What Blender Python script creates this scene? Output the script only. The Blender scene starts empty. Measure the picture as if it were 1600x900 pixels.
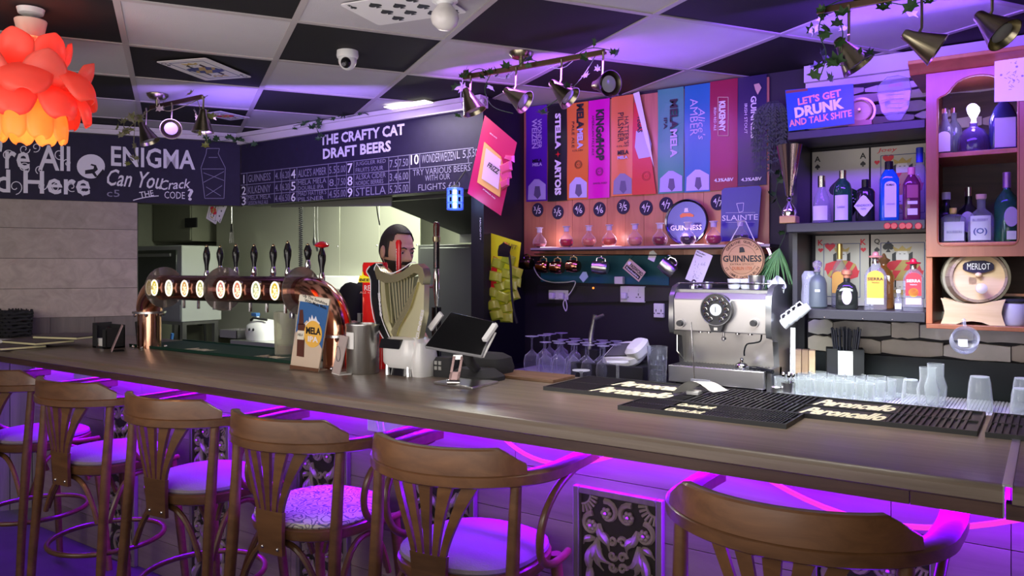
import bpy, math, random
from mathutils import Vector, Matrix
R_ = random.Random(7)
C = bpy.context.scene.collection
SC = bpy.context.scene
PI = math.pi
# ------------------------------------------------------------------ camera
FPX = 1210.0; HOR = 418.0; CZ = 1.52
AZ = math.radians(34.8)
F = Vector((-math.sin(AZ), math.cos(AZ), 0)); RT = Vector((math.cos(AZ), math.sin(AZ), 0))
cd = bpy.data.cameras.new('camera'); cam = bpy.data.objects.new('camera', cd); C.objects.link(cam)
cam.location = (0, 0, CZ); cam.rotation_euler = (PI/2, 0, AZ)
cd.sensor_width = 36; cd.lens = FPX/1600*36; cd.shift_y = -(450-HOR)/1600; cd.clip_start = .05
SC.camera = cam
SC.view_settings.view_transform = 'Standard'; SC.view_settings.look = 'None'
SC.view_settings.gamma = 1; SC.view_settings.use_curve_mapping = False
SC.view_settings.exposure = 0.0
# ------------------------------------------------------------------ world and large lights
wd = bpy.data.worlds.new('world'); SC.world = wd; wd.use_nodes = True
wd.node_tree.nodes['Background'].inputs[0].default_value = (.62, .52, .75, 1)
wd.node_tree.nodes['Background'].inputs[1].default_value = .15
def area(name, loc, target, size, power, col, size_y=None):
    l = bpy.data.lights.new(name, 'AREA'); l.energy = power; l.color = col; l.size = size
    if size_y: l.shape = 'RECTANGLE'; l.size_y = size_y
    o = bpy.data.objects.new(name, l); C.objects.link(o); o.location = loc
    d = Vector(target)-Vector(loc); o.rotation_euler = d.to_track_quat('-Z', 'Y').to_euler(); return o
def point(name, loc, power, col, rad=.03):
    l = bpy.data.lights.new(name, 'POINT'); l.energy = power; l.color = col; l.shadow_soft_size = rad
    o = bpy.data.objects.new(name, l); C.objects.link(o); o.location = loc; return o
VIO = (.19, .0, 1.0)
area('room_light', (.6, -1.6, 2.2), (-2.0, 2.4, 1.0), 2.0, 36, (1, .93, .80))
area('room_light', (-3.2, -1.3, 2.1), (-4.2, 2.6, 1.4), 1.6, 36, (1, .92, .80))
area('ceiling_bounce_fill', (-1.6, .6, 1.35), (-1.7, 1.4, 2.45), 2.6, 30, (1, .93, .92), 1.2)  # added fill in place of bounce light, brightens the ceiling tiles
area('kitchen_light', (-3.6, 3.9, 2.42), (-3.6, 4.1, 0), 1.8, 105, (.95, 1, .80), .5)
area('under_bar_light', (-2.05, 2.128, 1.036), (-2.05, 2.10, .6), 5.8, 165, VIO, .02)
area('bartender_fill', (-2.75, 3.2, 2.41), (-2.75, 3.0, 1.2), .4, 7, (1, .97, .82), .08)  # added fill for the bartender's face, placed under the glowing ceiling sliver
area('violet_wash', (-1.9, 2.75, 2.33), (-1.9, 3.75, 2.0), .9, 10, (.42, .10, 1), .1)
area('violet_wash', (-.45, 2.75, 2.33), (-.5, 3.6, 1.9), .9, 20, (.20, .05, 1), .1)
area('violet_wash', (-3.3, 2.5, 2.25), (-3.9, 3.35, 2.25), 1.2, 8, (.34, .18, 1), .1)
area('violet_ceiling', (-1.5, 3.2, 2.15), (-1.5, 3.0, 2.45), .7, 2.2, (.26, .10, 1), .1)
area('violet_ceiling', (-.4, 3.15, 2.35), (-.4, 3.0, 2.45), .7, 1.2, (.26, .10, 1), .1)
area('violet_ceiling', (-3.7, 2.6, 2.2), (-3.7, 2.7, 2.45), .3, 1.2, (.24, .12, 1), .1)
bl_ = area('bar_mat_fill', (-.9, 2.2, 2.38), (-.9, 2.55, 1.1), 1.0, 9, (1, .95, .85), .3); bl_.data.spread = math.radians(80)  # added fill over the bar, lifts the mat print and worktop
cl_ = area('counter_light', (-.7, 2.85, 1.75), (-.75, 3.5, .98), .9, 8, (.88, .97, 1), .2); cl_.data.spread = math.radians(95)

# ------------------------------------------------------------------ pixel rays onto real planes
def W(px, py, y=None, z=None, x=None, d=None):
    v = F + RT*((px-800)/FPX) + Vector((0, 0, (HOR-py)/FPX))
    if y is not None: k = y/v.y
    elif z is not None: k = (z-CZ)/v.z
    elif x is not None: k = x/v.x
    else: k = d
    return v*k + Vector((0, 0, CZ))
def XX(px, y): return W(px, HOR, y=y).x
def ZZ(px, py, y): return W(px, py, y=y).z

# ------------------------------------------------------------------ mesh helper
class MB:
    def __init__(s): s.v = []; s.f = []; s.sm = []
    def add(s, vs, fs, smooth=False, M=None):
        o = len(s.v)
        s.v += [tuple(M @ Vector(v)) if M else tuple(v) for v in vs]
        s.f += [tuple(i+o for i in f) for f in fs]; s.sm += [smooth]*len(fs); return s
    def box(s, a, b, M=None):
        x0, y0, z0 = a; x1, y1, z1 = b
        vs = [(x0,y0,z0),(x1,y0,z0),(x1,y1,z0),(x0,y1,z0),(x0,y0,z1),(x1,y0,z1),(x1,y1,z1),(x0,y1,z1)]
        return s.add(vs, [(0,3,2,1),(4,5,6,7),(0,1,5,4),(1,2,6,5),(2,3,7,6),(3,0,4,7)], False, M)
    def cbox(s, c, d, M=None):
        return s.box([c[i]-d[i]/2 for i in range(3)], [c[i]+d[i]/2 for i in range(3)], M)
    def prism(s, pts, t0, t1, ax='y', M=None, smooth=False):
        # pts in the plane across axis ax
        def p(a, b, t): return {'y': (a, t, b), 'z': (a, b, t), 'x': (t, a, b)}[ax]
        n = len(pts); vs = [p(a, b, t0) for a, b in pts]+[p(a, b, t1) for a, b in pts]
        s.add(vs, [tuple(range(n)), tuple(range(2*n-1, n-1, -1))], False, M)
        return s.add(vs, [(i, i+n, (i+1) % n+n, (i+1) % n) for i in range(n)], smooth, M)
    def loft(s, rings, n=20, cap=(True, True), M=None, closed=False):
        # rings: (hw, hd, z[, p[, cx, cy]]) superellipses
        vs = []; m = len(rings)
        for r in rings:
            hw, hd, z = r[:3]; p = r[3] if len(r) > 3 else 2; cx = r[4] if len(r) > 4 else 0; cy = r[5] if len(r) > 5 else 0
            for i in range(n):
                a = 2*PI*i/n + (PI/n if p > 2 else 0); c_, s_ = math.cos(a), math.sin(a)
                vs.append((cx+hw*math.copysign(abs(c_)**(2/p), c_), cy+hd*math.copysign(abs(s_)**(2/p), s_), z))
        fs = [(j*n+i, j*n+(i+1) % n, (j+1)*n+(i+1) % n, (j+1)*n+i) for j in range(m-1) for i in range(n)]
        if closed: fs += [((m-1)*n+i, (m-1)*n+(i+1) % n, (i+1) % n, i) for i in range(n)]
        o = len(s.v); s.add(vs, fs, True, M)
        if not closed:
            if cap[0]: s.f.append(tuple(o+i for i in range(n-1, -1, -1))); s.sm.append(False)
            if cap[1]: s.f.append(tuple(o+(m-1)*n+i for i in range(n))); s.sm.append(False)
        return s
    def lathe(s, prof, n=20, M=None, cap=(True, True)):
        return s.loft([(r, r, z) for r, z in prof], n, cap, M)
    def tube(s, path, r, n=8, closed=False, M=None, cap=True, sec=None, up=None):
        P = [Vector(p) for p in path]; m = len(P); vs = []
        rs = r if isinstance(r, (list, tuple)) else [r]*m
        nrm = None
        for i, p in enumerate(P):
            if closed: t = P[(i+1) % m]-P[i-1]
            else: t = P[min(i+1, m-1)]-P[max(i-1, 0)]
            t.normalize()
            if up is not None:
                b = t.cross(Vector(up)).normalized(); nn = b.cross(t)
            else:
                if nrm is None: nrm = t.orthogonal().normalized()
                nrm = (nrm - t*nrm.dot(t)).normalized(); nn = nrm; b = t.cross(nn)
            if sec:
                for (a, c) in sec: vs.append(p + b*a*rs[i] + nn*c*rs[i])
            else:
                for k in range(n):
                    a = 2*PI*k/n; vs.append(p + (nn*math.cos(a)+b*math.sin(a))*rs[i])
        k = len(sec) if sec else n; mm = m if closed else m-1
        fs = [(j*k+i, j*k+(i+1) % k, ((j+1) % m)*k+(i+1) % k, ((j+1) % m)*k+i) for j in range(mm) for i in range(k)]
        o = len(s.v); s.add(vs, fs, not sec or True, M)
        if cap and not closed:
            s.f.append(tuple(o+i for i in range(k-1, -1, -1))); s.sm.append(False)
            s.f.append(tuple(o+(m-1)*k+i for i in range(k))); s.sm.append(False)
        return s
    def ball(s, c, r, n=12, m=8, M=None):
        r = r if isinstance(r, (tuple, list)) else (r, r, r)
        rings = []
        vs = [(c[0], c[1], c[2]-r[2])]
        for j in range(1, m):
            a = -PI/2+PI*j/m
            for i in range(n):
                b = 2*PI*i/n; vs.append((c[0]+r[0]*math.cos(a)*math.cos(b), c[1]+r[1]*math.cos(a)*math.sin(b), c[2]+r[2]*math.sin(a)))
        vs.append((c[0], c[1], c[2]+r[2]))
        fs = [(0, 1+(i+1) % n, 1+i) for i in range(n)]
        fs += [(1+j*n+i, 1+j*n+(i+1) % n, 1+(j+1)*n+(i+1) % n, 1+(j+1)*n+i) for j in range(m-2) for i in range(n)]
        fs += [(len(vs)-1, 1+(m-2)*n+i, 1+(m-2)*n+(i+1) % n) for i in range(n)]
        return s.add(vs, fs, True, M)
    def mesh(s, name, mt):
        me = bpy.data.meshes.new(name); me.from_pydata(s.v, [], s.f)
        me.polygons.foreach_set('use_smooth', s.sm); me.set_sharp_from_angle(angle=math.radians(38))
        if mt: me.materials.append(mt)
        me.update(); return me
    def obj(s, name, mt, parent=None, bevel=0, seg=2, fix=True):
        me = s.mesh(name, mt)
        if fix:
            import bmesh
            b = bmesh.new(); b.from_mesh(me); bmesh.ops.recalc_face_normals(b, faces=b.faces); b.to_mesh(me); b.free()
        o = bpy.data.objects.new(name, me); C.objects.link(o)
        if parent: o.parent = parent
        if bevel:
            md = o.modifiers.new('bevel', 'BEVEL'); md.width = bevel; md.segments = seg; md.limit_method = 'ANGLE'; md.angle_limit = math.radians(40)
        return o
def tag(o, label, cat, group=None, kind=None):
    if label: o['label'] = label
    if cat: o['category'] = cat
    if group: o['group'] = group
    if kind: o['kind'] = kind
    return o
def thing(name, label, cat, loc=(0,0,0), rot=0, group=None):
    o = bpy.data.objects.new(name, None); C.objects.link(o); o.location = loc; o.empty_display_size = .05
    o.rotation_euler = rot if isinstance(rot, (tuple, list)) else (0, 0, rot)
    return tag(o, label, cat, group)
def frame(o, org, right, up):      # orient an empty: local x=right, z=up, -y = facing normal
    r = Vector(right).normalized(); u = Vector(up); u = (u-r*u.dot(r)).normalized(); n = u.cross(r)
    o.rotation_euler = Matrix((r, n, u)).transposed().to_euler(); o.location = org; return o
def struct(name, mb, mt, parent=None, bevel=0):
    o = mb.obj(name, mt, parent, bevel)
    if not parent: o['kind'] = 'structure'
    return o
def dup(o, parent=None, loc=None, rot=None, label=None):
    c = o.copy(); C.objects.link(c)
    if parent: c.parent = parent
    if loc is not None: c.location = loc
    if rot is not None: c.rotation_euler = (0, 0, rot) if not isinstance(rot, (tuple, list)) else rot
    if label: c['label'] = label
    for ch in [x for x in KIDS(o)]: dup(ch, c)
    return c
def KIDS(o): return [x for x in C.objects if x.parent == o]
# ------------------------------------------------------------------ materials
MATS = {}
def mat(name, col=(.5,.5,.5), rough=.5, metal=0, emit=None, es=1, trans=0, ior=1.45, alpha=1, coat=0, sheen=0, spec=None, bump=0, bscale=60, var=0, vscale=8, sub=0):
    if name in MATS: return MATS[name]
    m = bpy.data.materials.new(name); m.use_nodes = True; MATS[name] = m
    nt = m.node_tree; b = nt.nodes['Principled BSDF']
    b.inputs['Base Color'].default_value = (*col, 1); b.inputs['Roughness'].default_value = rough
    b.inputs['Metallic'].default_value = metal; b.inputs['IOR'].default_value = ior
    b.inputs['Transmission Weight'].default_value = trans; b.inputs['Alpha'].default_value = alpha
    b.inputs['Coat Weight'].default_value = coat
    if spec is not None: b.inputs['Specular IOR Level'].default_value = spec
    if sub: b.inputs['Subsurface Weight'].default_value = sub; b.inputs['Subsurface Radius'].default_value = (.02,.01,.005)
    if emit: b.inputs['Emission Color'].default_value = (*emit, 1); b.inputs['Emission Strength'].default_value = es
    if var or bump:
        tc = nt.nodes.new('ShaderNodeTexCoord')
    if var:
        n = nt.nodes.new('ShaderNodeTexNoise'); n.inputs['Scale'].default_value = vscale; n.inputs['Detail'].default_value = 5
        nt.links.new(tc.outputs['Object'], n.inputs['Vector'])
        r = nt.nodes.new('ShaderNodeMix'); r.data_type = 'RGBA'
        r.inputs[6].default_value = (*[c*(1-var) for c in col], 1); r.inputs[7].default_value = (*[min(1, c*(1+var)) for c in col], 1)
        nt.links.new(n.outputs[0], r.inputs[0]); nt.links.new(r.outputs[2], b.inputs['Base Color'])
    if bump:
        n2 = nt.nodes.new('ShaderNodeTexNoise'); n2.inputs['Scale'].default_value = bscale; n2.inputs['Detail'].default_value = 4
        nt.links.new(tc.outputs['Object'], n2.inputs['Vector'])
        bp = nt.nodes.new('ShaderNodeBump'); bp.inputs['Strength'].default_value = bump; bp.inputs['Distance'].default_value = .004
        nt.links.new(n2.outputs[0], bp.inputs['Height']); nt.links.new(bp.outputs[0], b.inputs['Normal'])
    return m
def wood(name, c0, c1, axis=0, scale=3.0, stretch=14, rough=.45, coat=0, contrast=.5, bump=.25, knots=True):
    if name in MATS: return MATS[name]
    m = bpy.data.materials.new(name); m.use_nodes = True; MATS[name] = m
    nt = m.node_tree; b = nt.nodes['Principled BSDF']; N = nt.nodes.new; L = nt.links.new
    tc = N('ShaderNodeTexCoord'); oi = N('ShaderNodeObjectInfo'); mp = N('ShaderNodeMapping')
    sc = [scale*stretch]*3; sc[axis] = scale; mp.inputs['Scale'].default_value = sc
    mul = N('ShaderNodeMath'); mul.operation = 'MULTIPLY'; mul.inputs[1].default_value = 37
    L(oi.outputs['Random'], mul.inputs[0]); L(mul.outputs[0], mp.inputs['Location']); L(tc.outputs['Object'], mp.inputs['Vector'])
    n = N('ShaderNodeTexNoise'); n.inputs['Scale'].default_value = 1; n.inputs['Detail'].default_value = 7; n.inputs['Roughness'].default_value = .62; n.inputs['Distortion'].default_value = .8
    L(mp.outputs[0], n.inputs['Vector'])
    cr = N('ShaderNodeValToRGB'); cr.color_ramp.elements[0].color = (*c0, 1); cr.color_ramp.elements[1].color = (*c1, 1)
    cr.color_ramp.elements[0].position = .5-contrast*.35; cr.color_ramp.elements[1].position = .5+contrast*.35
    L(n.outputs[0], cr.inputs[0])
    hs = N('ShaderNodeHueSaturation'); mr = N('ShaderNodeMapRange'); mr.inputs[3].default_value = .82; mr.inputs[4].default_value = 1.18
    L(oi.outputs['Random'], mr.inputs[0]); L(mr.outputs[0], hs.inputs['Value']); L(cr.outputs[0], hs.inputs['Color'])
    L(hs.outputs[0], b.inputs['Base Color'])
    bp = N('ShaderNodeBump'); bp.inputs['Strength'].default_value = bump; bp.inputs['Distance'].default_value = .002
    L(n.outputs[0], bp.inputs['Height']); L(bp.outputs[0], b.inputs['Normal'])
    b.inputs['Roughness'].default_value = rough; b.inputs['Coat Weight'].default_value = coat; b.inputs['Coat Roughness'].default_value = .15
    return m
def clearg(name, tint=(.93,.96,.97), body=.06, edge=.75, rough=.06, colr=(.85,.92,.93)):
    if name in MATS: return MATS[name]
    m = bpy.data.materials.new(name); m.use_nodes = True; MATS[name] = m; nt = m.node_tree; N = nt.nodes.new; L = nt.links.new; b = nt.nodes['Principled BSDF']
    b.inputs['Base Color'].default_value = (*colr,1); b.inputs['Roughness'].default_value = rough; b.inputs['Specular IOR Level'].default_value = .9
    t = N('ShaderNodeBsdfTransparent'); t.inputs[0].default_value = (*tint,1); lw = N('ShaderNodeLayerWeight'); lw.inputs[0].default_value = .5
    p = N('ShaderNodeMath'); p.operation = 'POWER'; p.inputs[1].default_value = 3.0; q = N('ShaderNodeMath'); q.operation = 'MULTIPLY_ADD'; q.inputs[1].default_value = edge; q.inputs[2].default_value = body
    mx = N('ShaderNodeMixShader'); L(lw.outputs['Facing'], p.inputs[0]); L(p.outputs[0], q.inputs[0]); L(q.outputs[0], mx.inputs[0]); L(t.outputs[0], mx.inputs[1]); L(b.outputs[0], mx.inputs[2])
    L(mx.outputs[0], nt.nodes['Material Output'].inputs[0]); return m
BLK = mat('black_paint', (.012,.012,.016), .45)
BLKG = mat('black_gloss', (.01,.01,.012), .15)
BLKM = mat('black_matt', (.02,.02,.022), .8)
WHT = mat('white_plastic', (.75,.75,.75), .35)
WHTP = mat('white_paper', (.8,.79,.76), .7)
CHALK = mat('chalk_white', (.82,.8,.86), .8)
CHALKD = mat('chalk_faint', (.30,.28,.40), .9)
CHROME = mat('chrome', (.8,.8,.8), .12, 1)
STEEL = mat('brushed_steel', (.62,.62,.6), .3, 1, bump=.08, bscale=200)
STEELD = mat('dark_steel', (.28,.28,.28), .38, 1)
BRASS = mat('antique_brass', (.42,.34,.2), .28, 1)
BRONZE = mat('bronze_rail', (.28,.17,.12), .3, 1)
COPPER = mat('copper', (.82,.42,.26), .2, 1, var=.2, vscale=6)
GLASS = mat('clear_glass', (.95,.98,1), .03, trans=1, ior=1.45)
ACRYL = mat('clear_acrylic', (.85,.9,.95), .05, trans=1, ior=1.3)
NAVY = mat('chalkboard', (.016,.011,.038), .7, var=.3, vscale=20)
RED = mat('red_gloss', (.65,.01,.015), .25, coat=.5)
STOOLW = wood('stool_wood', (.085,.036,.014), (.18,.082,.032), 0, 4, 6, .36, .3, .7, .12)
SLABW = wood('bar_top_wood', (.13,.098,.072), (.27,.215,.165), 0, 1.6, 18, .33, .12, .8, .2)
TRIMW = wood('dark_trim_wood', (.05,.022,.018), (.1,.05,.035), 0, 2, 12, .5)
PLANKW = wood('grey_oak_laminate', (.17,.125,.105), (.36,.28,.235), 0, 1.2, 12, .5, 0, .9, .15)
PLANKV = wood('grey_oak_vertical', (.12,.10,.09), (.26,.22,.19), 2, 1.2, 12, .55, 0, .9, .15)
PINE = wood('red_pine', (.35,.11,.06), (.58,.24,.13), 2, 1.2, 14, .42, .2, .9, .1)
CABW = wood('cabinet_pine', (.22,.055,.022), (.42,.13,.05), 2, 1.2, 12, .38, .3, .9, .1)
LIGHTW = wood('light_wood', (.55,.36,.2), (.72,.52,.33), 0, 3, 10, .5, 0, .8, .1)
# ------------------------------------------------------------------ lettering
def txt(s, mt, parent, org, right, up, w, h=None, name='lettering', bold=.0, lift=.0012, align='c', fit=True, shear=0, curve=0):
    cu = bpy.data.curves.new('t', 'FONT'); cu.body = s; cu.offset = bold; cu.size = 1; cu.shear = shear
    cu.resolution_u = 2; cu.align_x = 'CENTER'; cu.space_line = .95
    ob = bpy.data.objects.new('t', cu); me = ob.to_mesh()
    co = [v.co.copy() for v in me.vertices]; fs = [tuple(p.vertices) for p in me.polygons]
    ob.to_mesh_clear(); bpy.data.objects.remove(ob); bpy.data.curves.remove(cu)
    if not co: return None
    x0 = min(c.x for c in co); x1 = max(c.x for c in co); y0 = min(c.y for c in co); y1 = max(c.y for c in co)
    sx = w/(x1-x0) if w else None
    sy = h/(y1-y0) if h else sx
    if sx is None: sx = sy
    r = Vector(right).normalized(); u = Vector(up).normalized(); n = r.cross(u)
    O = Vector(org)
    vs = []
    for c in co:
        a = (c.x-(x0+x1)/2)*sx; b = (c.y-(y0+y1)/2)*sy
        if align == 'l': a += (x1-x0)/2*sx
        if curve: b += curve*(a*a)/(w or 1)
        vs.append(O + r*a + u*b + n*lift)
    mb = MB(); mb.add(vs, fs); return mb.obj(name, mt, parent, fix=False)
# ================================================================== SETTING
CEIL = 2.45; BAR = 1.10; CTR = .976
Y0 = 3.35; Y1 = 3.75; YB = 2.15
TB = mat('ceiling_black_tile', (.007,.0065,.008), .75, bump=.1, bscale=150)
TW = mat('ceiling_white_tile', (.52,.50,.52), .75, bump=.25, bscale=220, var=.05)
BARM = mat('ceiling_grid_bar', (.42,.38,.38), .5)
MUSH = mat('floor_dark_lino', (.05,.045,.045), .35, var=.3)
struct('floor', MB().box((-7.7,-2.2,-.05), (2.2,6.4,0)), MUSH)
struct('ceiling', MB().box((-7.7,-1.6,CEIL+.03), (2.2,6.4,CEIL+.08)), BLKM)
ceil = [o for o in C.objects if o.name == 'ceiling'][0]
a_ = math.radians(23.65)
E1 = F*math.cos(a_)-RT*math.sin(a_); E2 = F*math.sin(a_)+RT*math.cos(a_)
def cp(s1, s2, z): return E1*s1+E2*s2+Vector((0,0,z))
rot_c = math.atan2(E2.y, E2.x)
tm = {}
for i in range(-3, 10):
    for j in range(-7, 7):
        c = cp(3.0+.6*i+.3, .42+.6*j+.3, CEIL+.008)
        if not (-7.6 < c.x < 1.9 and -1.2 < c.y < 6): continue
        black = (i+j) % 2 == 0
        if black not in tm: tm[black] = MB().cbox((0,0,0), (.578,.578,.014)).mesh('ceiling_tile', TB if black else TW)
        o = bpy.data.objects.new('ceiling_tile', tm[black]); C.objects.link(o); o.parent = ceil
        o.location = c; o.rotation_euler = (0,0,rot_c)
for i in range(-3, 11):
    L0 = MB().cbox((0,0,0), (8.0,.024,.02)); o = L0.obj('grid_bar', BARM, ceil); o.location = cp(3.0+.6*i, .3, CEIL+.006); o.rotation_euler = (0,0,rot_c)
for j in range(-7, 8):
    L0 = MB().cbox((0,0,0), (.024,7.6,.02)); o = L0.obj('grid_bar', BARM, ceil); o.location = cp(4.0, .42+.6*j, CEIL+.0065); o.rotation_euler = (0,0,rot_c)

# ---- left wall, clad in oak laminate
WD = -E2                                   # along the wall towards the camera
WN = Vector((E1.x*-1, E1.y*-1, 0)); WN.normalize()
if WN.dot(Vector((4.6,-3.3,0))) < 0: WN = -WN
C0 = Vector((-4.639, 3.352, 0))
def wl(t, z, n=0): return C0 + WD*t + Vector((0,0,z)) + WN*n
def wallbox(mb, t0, t1, z0, z1, n0, n1):
    vs = [wl(t0,z0,n0), wl(t1,z0,n0), wl(t1,z0,n1), wl(t0,z0,n1), wl(t0,z1,n0), wl(t1,z1,n0), wl(t1,z1,n1), wl(t0,z1,n1)]
    return mb.add(vs, [(0,3,2,1),(4,5,6,7),(0,1,5,4),(1,2,6,5),(2,3,7,6),(3,0,4,7)])
mb = MB(); wallbox(mb, .645, 4.6, 0, 2.45, -.12, -.014); wallbox(mb, -.02, .645, 1.95, 2.45, -.12, -.014)
wall_left = struct('wall_left', mb, mat('wall_backing', (.08,.07,.065), .8))
zs = [1.0, 1.2, 1.386, 1.578, 1.77, 1.96, 2.2]
for k in range(1, len(zs)-1):
    cuts = [.645, 1.9+.37*(k % 3), 3.3+.3*((k+1) % 3), 4.6]
    for q in range(3):
        m_ = MB(); wallbox(m_, cuts[q]+.001, cuts[q+1]-.001, zs[k]+.0012, zs[k+1]-.0012, -.013, 0); 
        o = m_.obj('plank', None, wall_left); o.data.materials.append(PLANKL) if False else o.data.materials.append(wood('laminate_wall', (.27,.215,.18), (.50,.41,.35), 0, 1.0, 12, .45, 0, .9, .12))
for q in range(16):
    t0 = .645+.25*q
    m_ = MB(); wallbox(m_, t0+.001, min(4.6, t0+.249), 1.0, 1.199, -.013, 0); m_.obj('plank', PLANKV, wall_left)
for q in range(33):
    t0 = .645+.12*q
    m_ = MB(); wallbox(m_, t0+.002, t0+.118, .0, .998, -.013, .0); m_.obj('plank', PLANKV, wall_left)
# ---- header wall over the pass, kitchen behind
KW = mat('kitchen_wall', (.30,.31,.25), .6, var=.1)
mb = MB(); mb.box((-4.60,Y0+.0,1.95),(-2.60,Y0+.12,CEIL)); mb.box((-2.60,Y0+.0,0),(-2.515,Y1,CEIL))
wb = struct('wall_back', mb, BLK)
m3 = MB(); wallbox(m3, -.02, 4.5, 2.39, 2.442, -.01, .03); wallbox(m3, -.02, 4.5, 2.42, 2.445, .03, .05); struct('trim_3', m3, mat('white_cornice', (.66,.62,.62), .6, bump=.3, bscale=40))
struct('trim_1', MB().prism([(-4.63,2.372),(-2.50,2.382),(-2.50,2.444),(-4.63,2.444)], Y0-.03, Y0+.02).prism([(-4.63,2.418),(-2.50,2.422),(-2.50,2.445),(-4.63,2.445)], Y0-.05, Y0-.03), mat('white_cornice', (.66,.62,.62), .6, bump=.3, bscale=40))
struct('wall_kitchen_back', MB().box((-7.6,5.2,0),(-2.515,5.3,2.45)), KW); struct('wall_kitchen_right', MB().box((-2.60,Y1+.001,0),(-2.516,5.2,2.45)), KW); struct('wall_kitchen_left', MB().box((-7.7,2.9,0),(-7.6,5.3,2.45)), KW)
# ---- banner wall and wall behind the shelves
mb = MB(); mb.box((-2.515,Y1,0),(1.6,Y1+.1,CEIL))
wr = struct('wall_banner', mb, mat('dark_wall', (.016,.013,.022), .6))
struct('wall_right', MB().box((1.6,-1.6,0),(1.7,Y1+.1,CEIL)), BLK)
struct('trim_2', MB().prism([(-.93,2.37),(1.6,2.37),(1.6,2.445),(-.93,2.445)], Y1-.06, Y1).prism([(-.93,2.34),(1.6,2.34),(1.6,2.37),(-.93,2.37)], Y1-.03, Y1), MATS['white_cornice'])
# pine boards behind the banners
for k in range(13):
    x0 = -2.512+.1085*k
    m_ = MB().box((x0+.0008,Y1-.014,1.585),(x0+.1077,Y1-.0005,2.43)); m_.obj('plank', PINE, wr)
# pillar left of shelves
struct('pillar', MB().box((-1.0,3.40+.3,.98),(-.93,Y1,2.32)), BLK)
# stone cladding
stw = [mat('stone_grey', (.46,.43,.38), .85, bump=.9, bscale=18, var=.35, vscale=9), mat('stone_tan', (.52,.46,.37), .85, bump=.9, bscale=15, var=.35, vscale=7), mat('stone_pale', (.64,.60,.52), .85, bump=.9, bscale=22, var=.3, vscale=9)]
def stones(x0, x1, z0, z1, rows, seed):
    r = random.Random(seed); z = z0
    for hh in rows:
        x = x0
        while x < x1-.01:
            w = min(r.choice([.05,.11,.16,.20,.24]), x1-x)
            if x1-x-w < .03: w = x1-x
            g = .0018; d = r.uniform(.018,.042); top = z+hh-g; n = 6
            pts = []
            for i in range(n): pts.append((x+g+(w-2*g)*i/(n-1), z+g+r.uniform(0,.006)+(.012 if i in (0,n-1) else 0)*r.random()))
            for i in range(n-1, -1, -1): pts.append((x+g+(w-2*g)*i/(n-1), top-r.uniform(0,.006)-(.014 if i in (0,n-1) else 0)*r.random()))
            m_ = MB().prism(pts, Y1-d, Y1-.001); m_.obj('stone', r.choice(stw), wr, bevel=.005)
            x += w
        z += hh
stones(-.92, .95, 1.135, 1.34, [.075,.075,.055], 3)
stones(-.92, .95, 2.10, 2.33, [.05,.04,.055,.045,.04], 5)
# ---- counter behind the bar
mb = MB().box((-2.512,3.2,.94),(1.55,Y1-.001,CTR-.004)); mb.box((-2.512,3.24,0),(1.55,Y1-.001,.94))
ctr = mb.obj('back_counter', mat('dark_worktop', (.02,.02,.024), .3), bevel=.004)
tag(ctr, 'dark worktop along the back wall carrying the espresso machine and glasses', 'counter')
# ================================================================== BAR
barx0, barx1 = -5.35, -.075
bar = thing('bar_counter', 'long wood-topped bar with violet-lit front, running across the whole picture', 'bar', (0,0,0))
# worktop with rounded front nose
def slab(x0, x1, parent, left=False):
    prof = [(2.58,1.072),(2.58,1.10),(1.785,1.10),(1.772,1.096),(1.765,1.088),(1.765,1.066),(1.772,1.061),(2.58,1.061)]
    if left:
        # left end meets the slanted wall
        vs = []; n = len(prof)
        for (y, z) in prof:
            t = (C0.y-y)/ -WD.y if WD.y else 0
            vs.append((C0.x+WD.x*t+.012, y, z))
        vs += [(x1, y, z) for y, z in prof]
        mb = MB().add(vs, [tuple(range(n)), tuple(range(2*n-1, n-1, -1))]+[(i, (i+1) % n, (i+1) % n+n, i+n) for i in range(n)])
    else: mb = MB().prism(prof, x0, x1, 'x')
    return mb.obj('worktop', SLABW, parent)
slab(None, barx1, bar, True)
MB().box((-5.1,1.785,1.030),(-.24,1.815,1.061)).obj('edge_trim', TRIMW, bar)
MB().box((-.238,1.785,1.030),(barx1,1.815,1.061)).obj('edge_trim', TRIMW, bar)
MB().box((-5.05,1.82,1.046),(barx1-.01,2.5,1.060)).obj('underside', mat('white_board', (.6,.6,.6), .6), bar)
MB().box((barx1-.001,1.764,1.098),(barx1+.016,2.575,1.1035)).box((barx1+.0,1.762,1.04),(barx1+.003,1.765,1.10)).obj('joint_strip', mat('aluminium', (.75,.75,.78), .3, 1), bar)
flap = thing('bar_flap', 'short right-hand section of wooden bar top beyond the metal strip', 'bar', (0,0,0))
slab(barx1+.015, 1.2, flap); MB().box((barx1+.004,1.785,1.030),(1.2,1.815,1.061)).obj('edge_trim', TRIMW, flap)
MB().box((barx1+.001,YB+.014,0),(1.2,YB+.06,1.04)).obj('body', mat('wall_backing', (.08,.07,.065), .8), flap)
for k_ in range(6):
    MB().box((barx1+.001,YB,[.0,.17,.345,.52,.70,.86][k_]+.0012),(1.2,YB+.0135,[.17,.345,.52,.70,.86,1.04][k_]-.0012)).obj('plank', PLANKW, flap)
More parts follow.
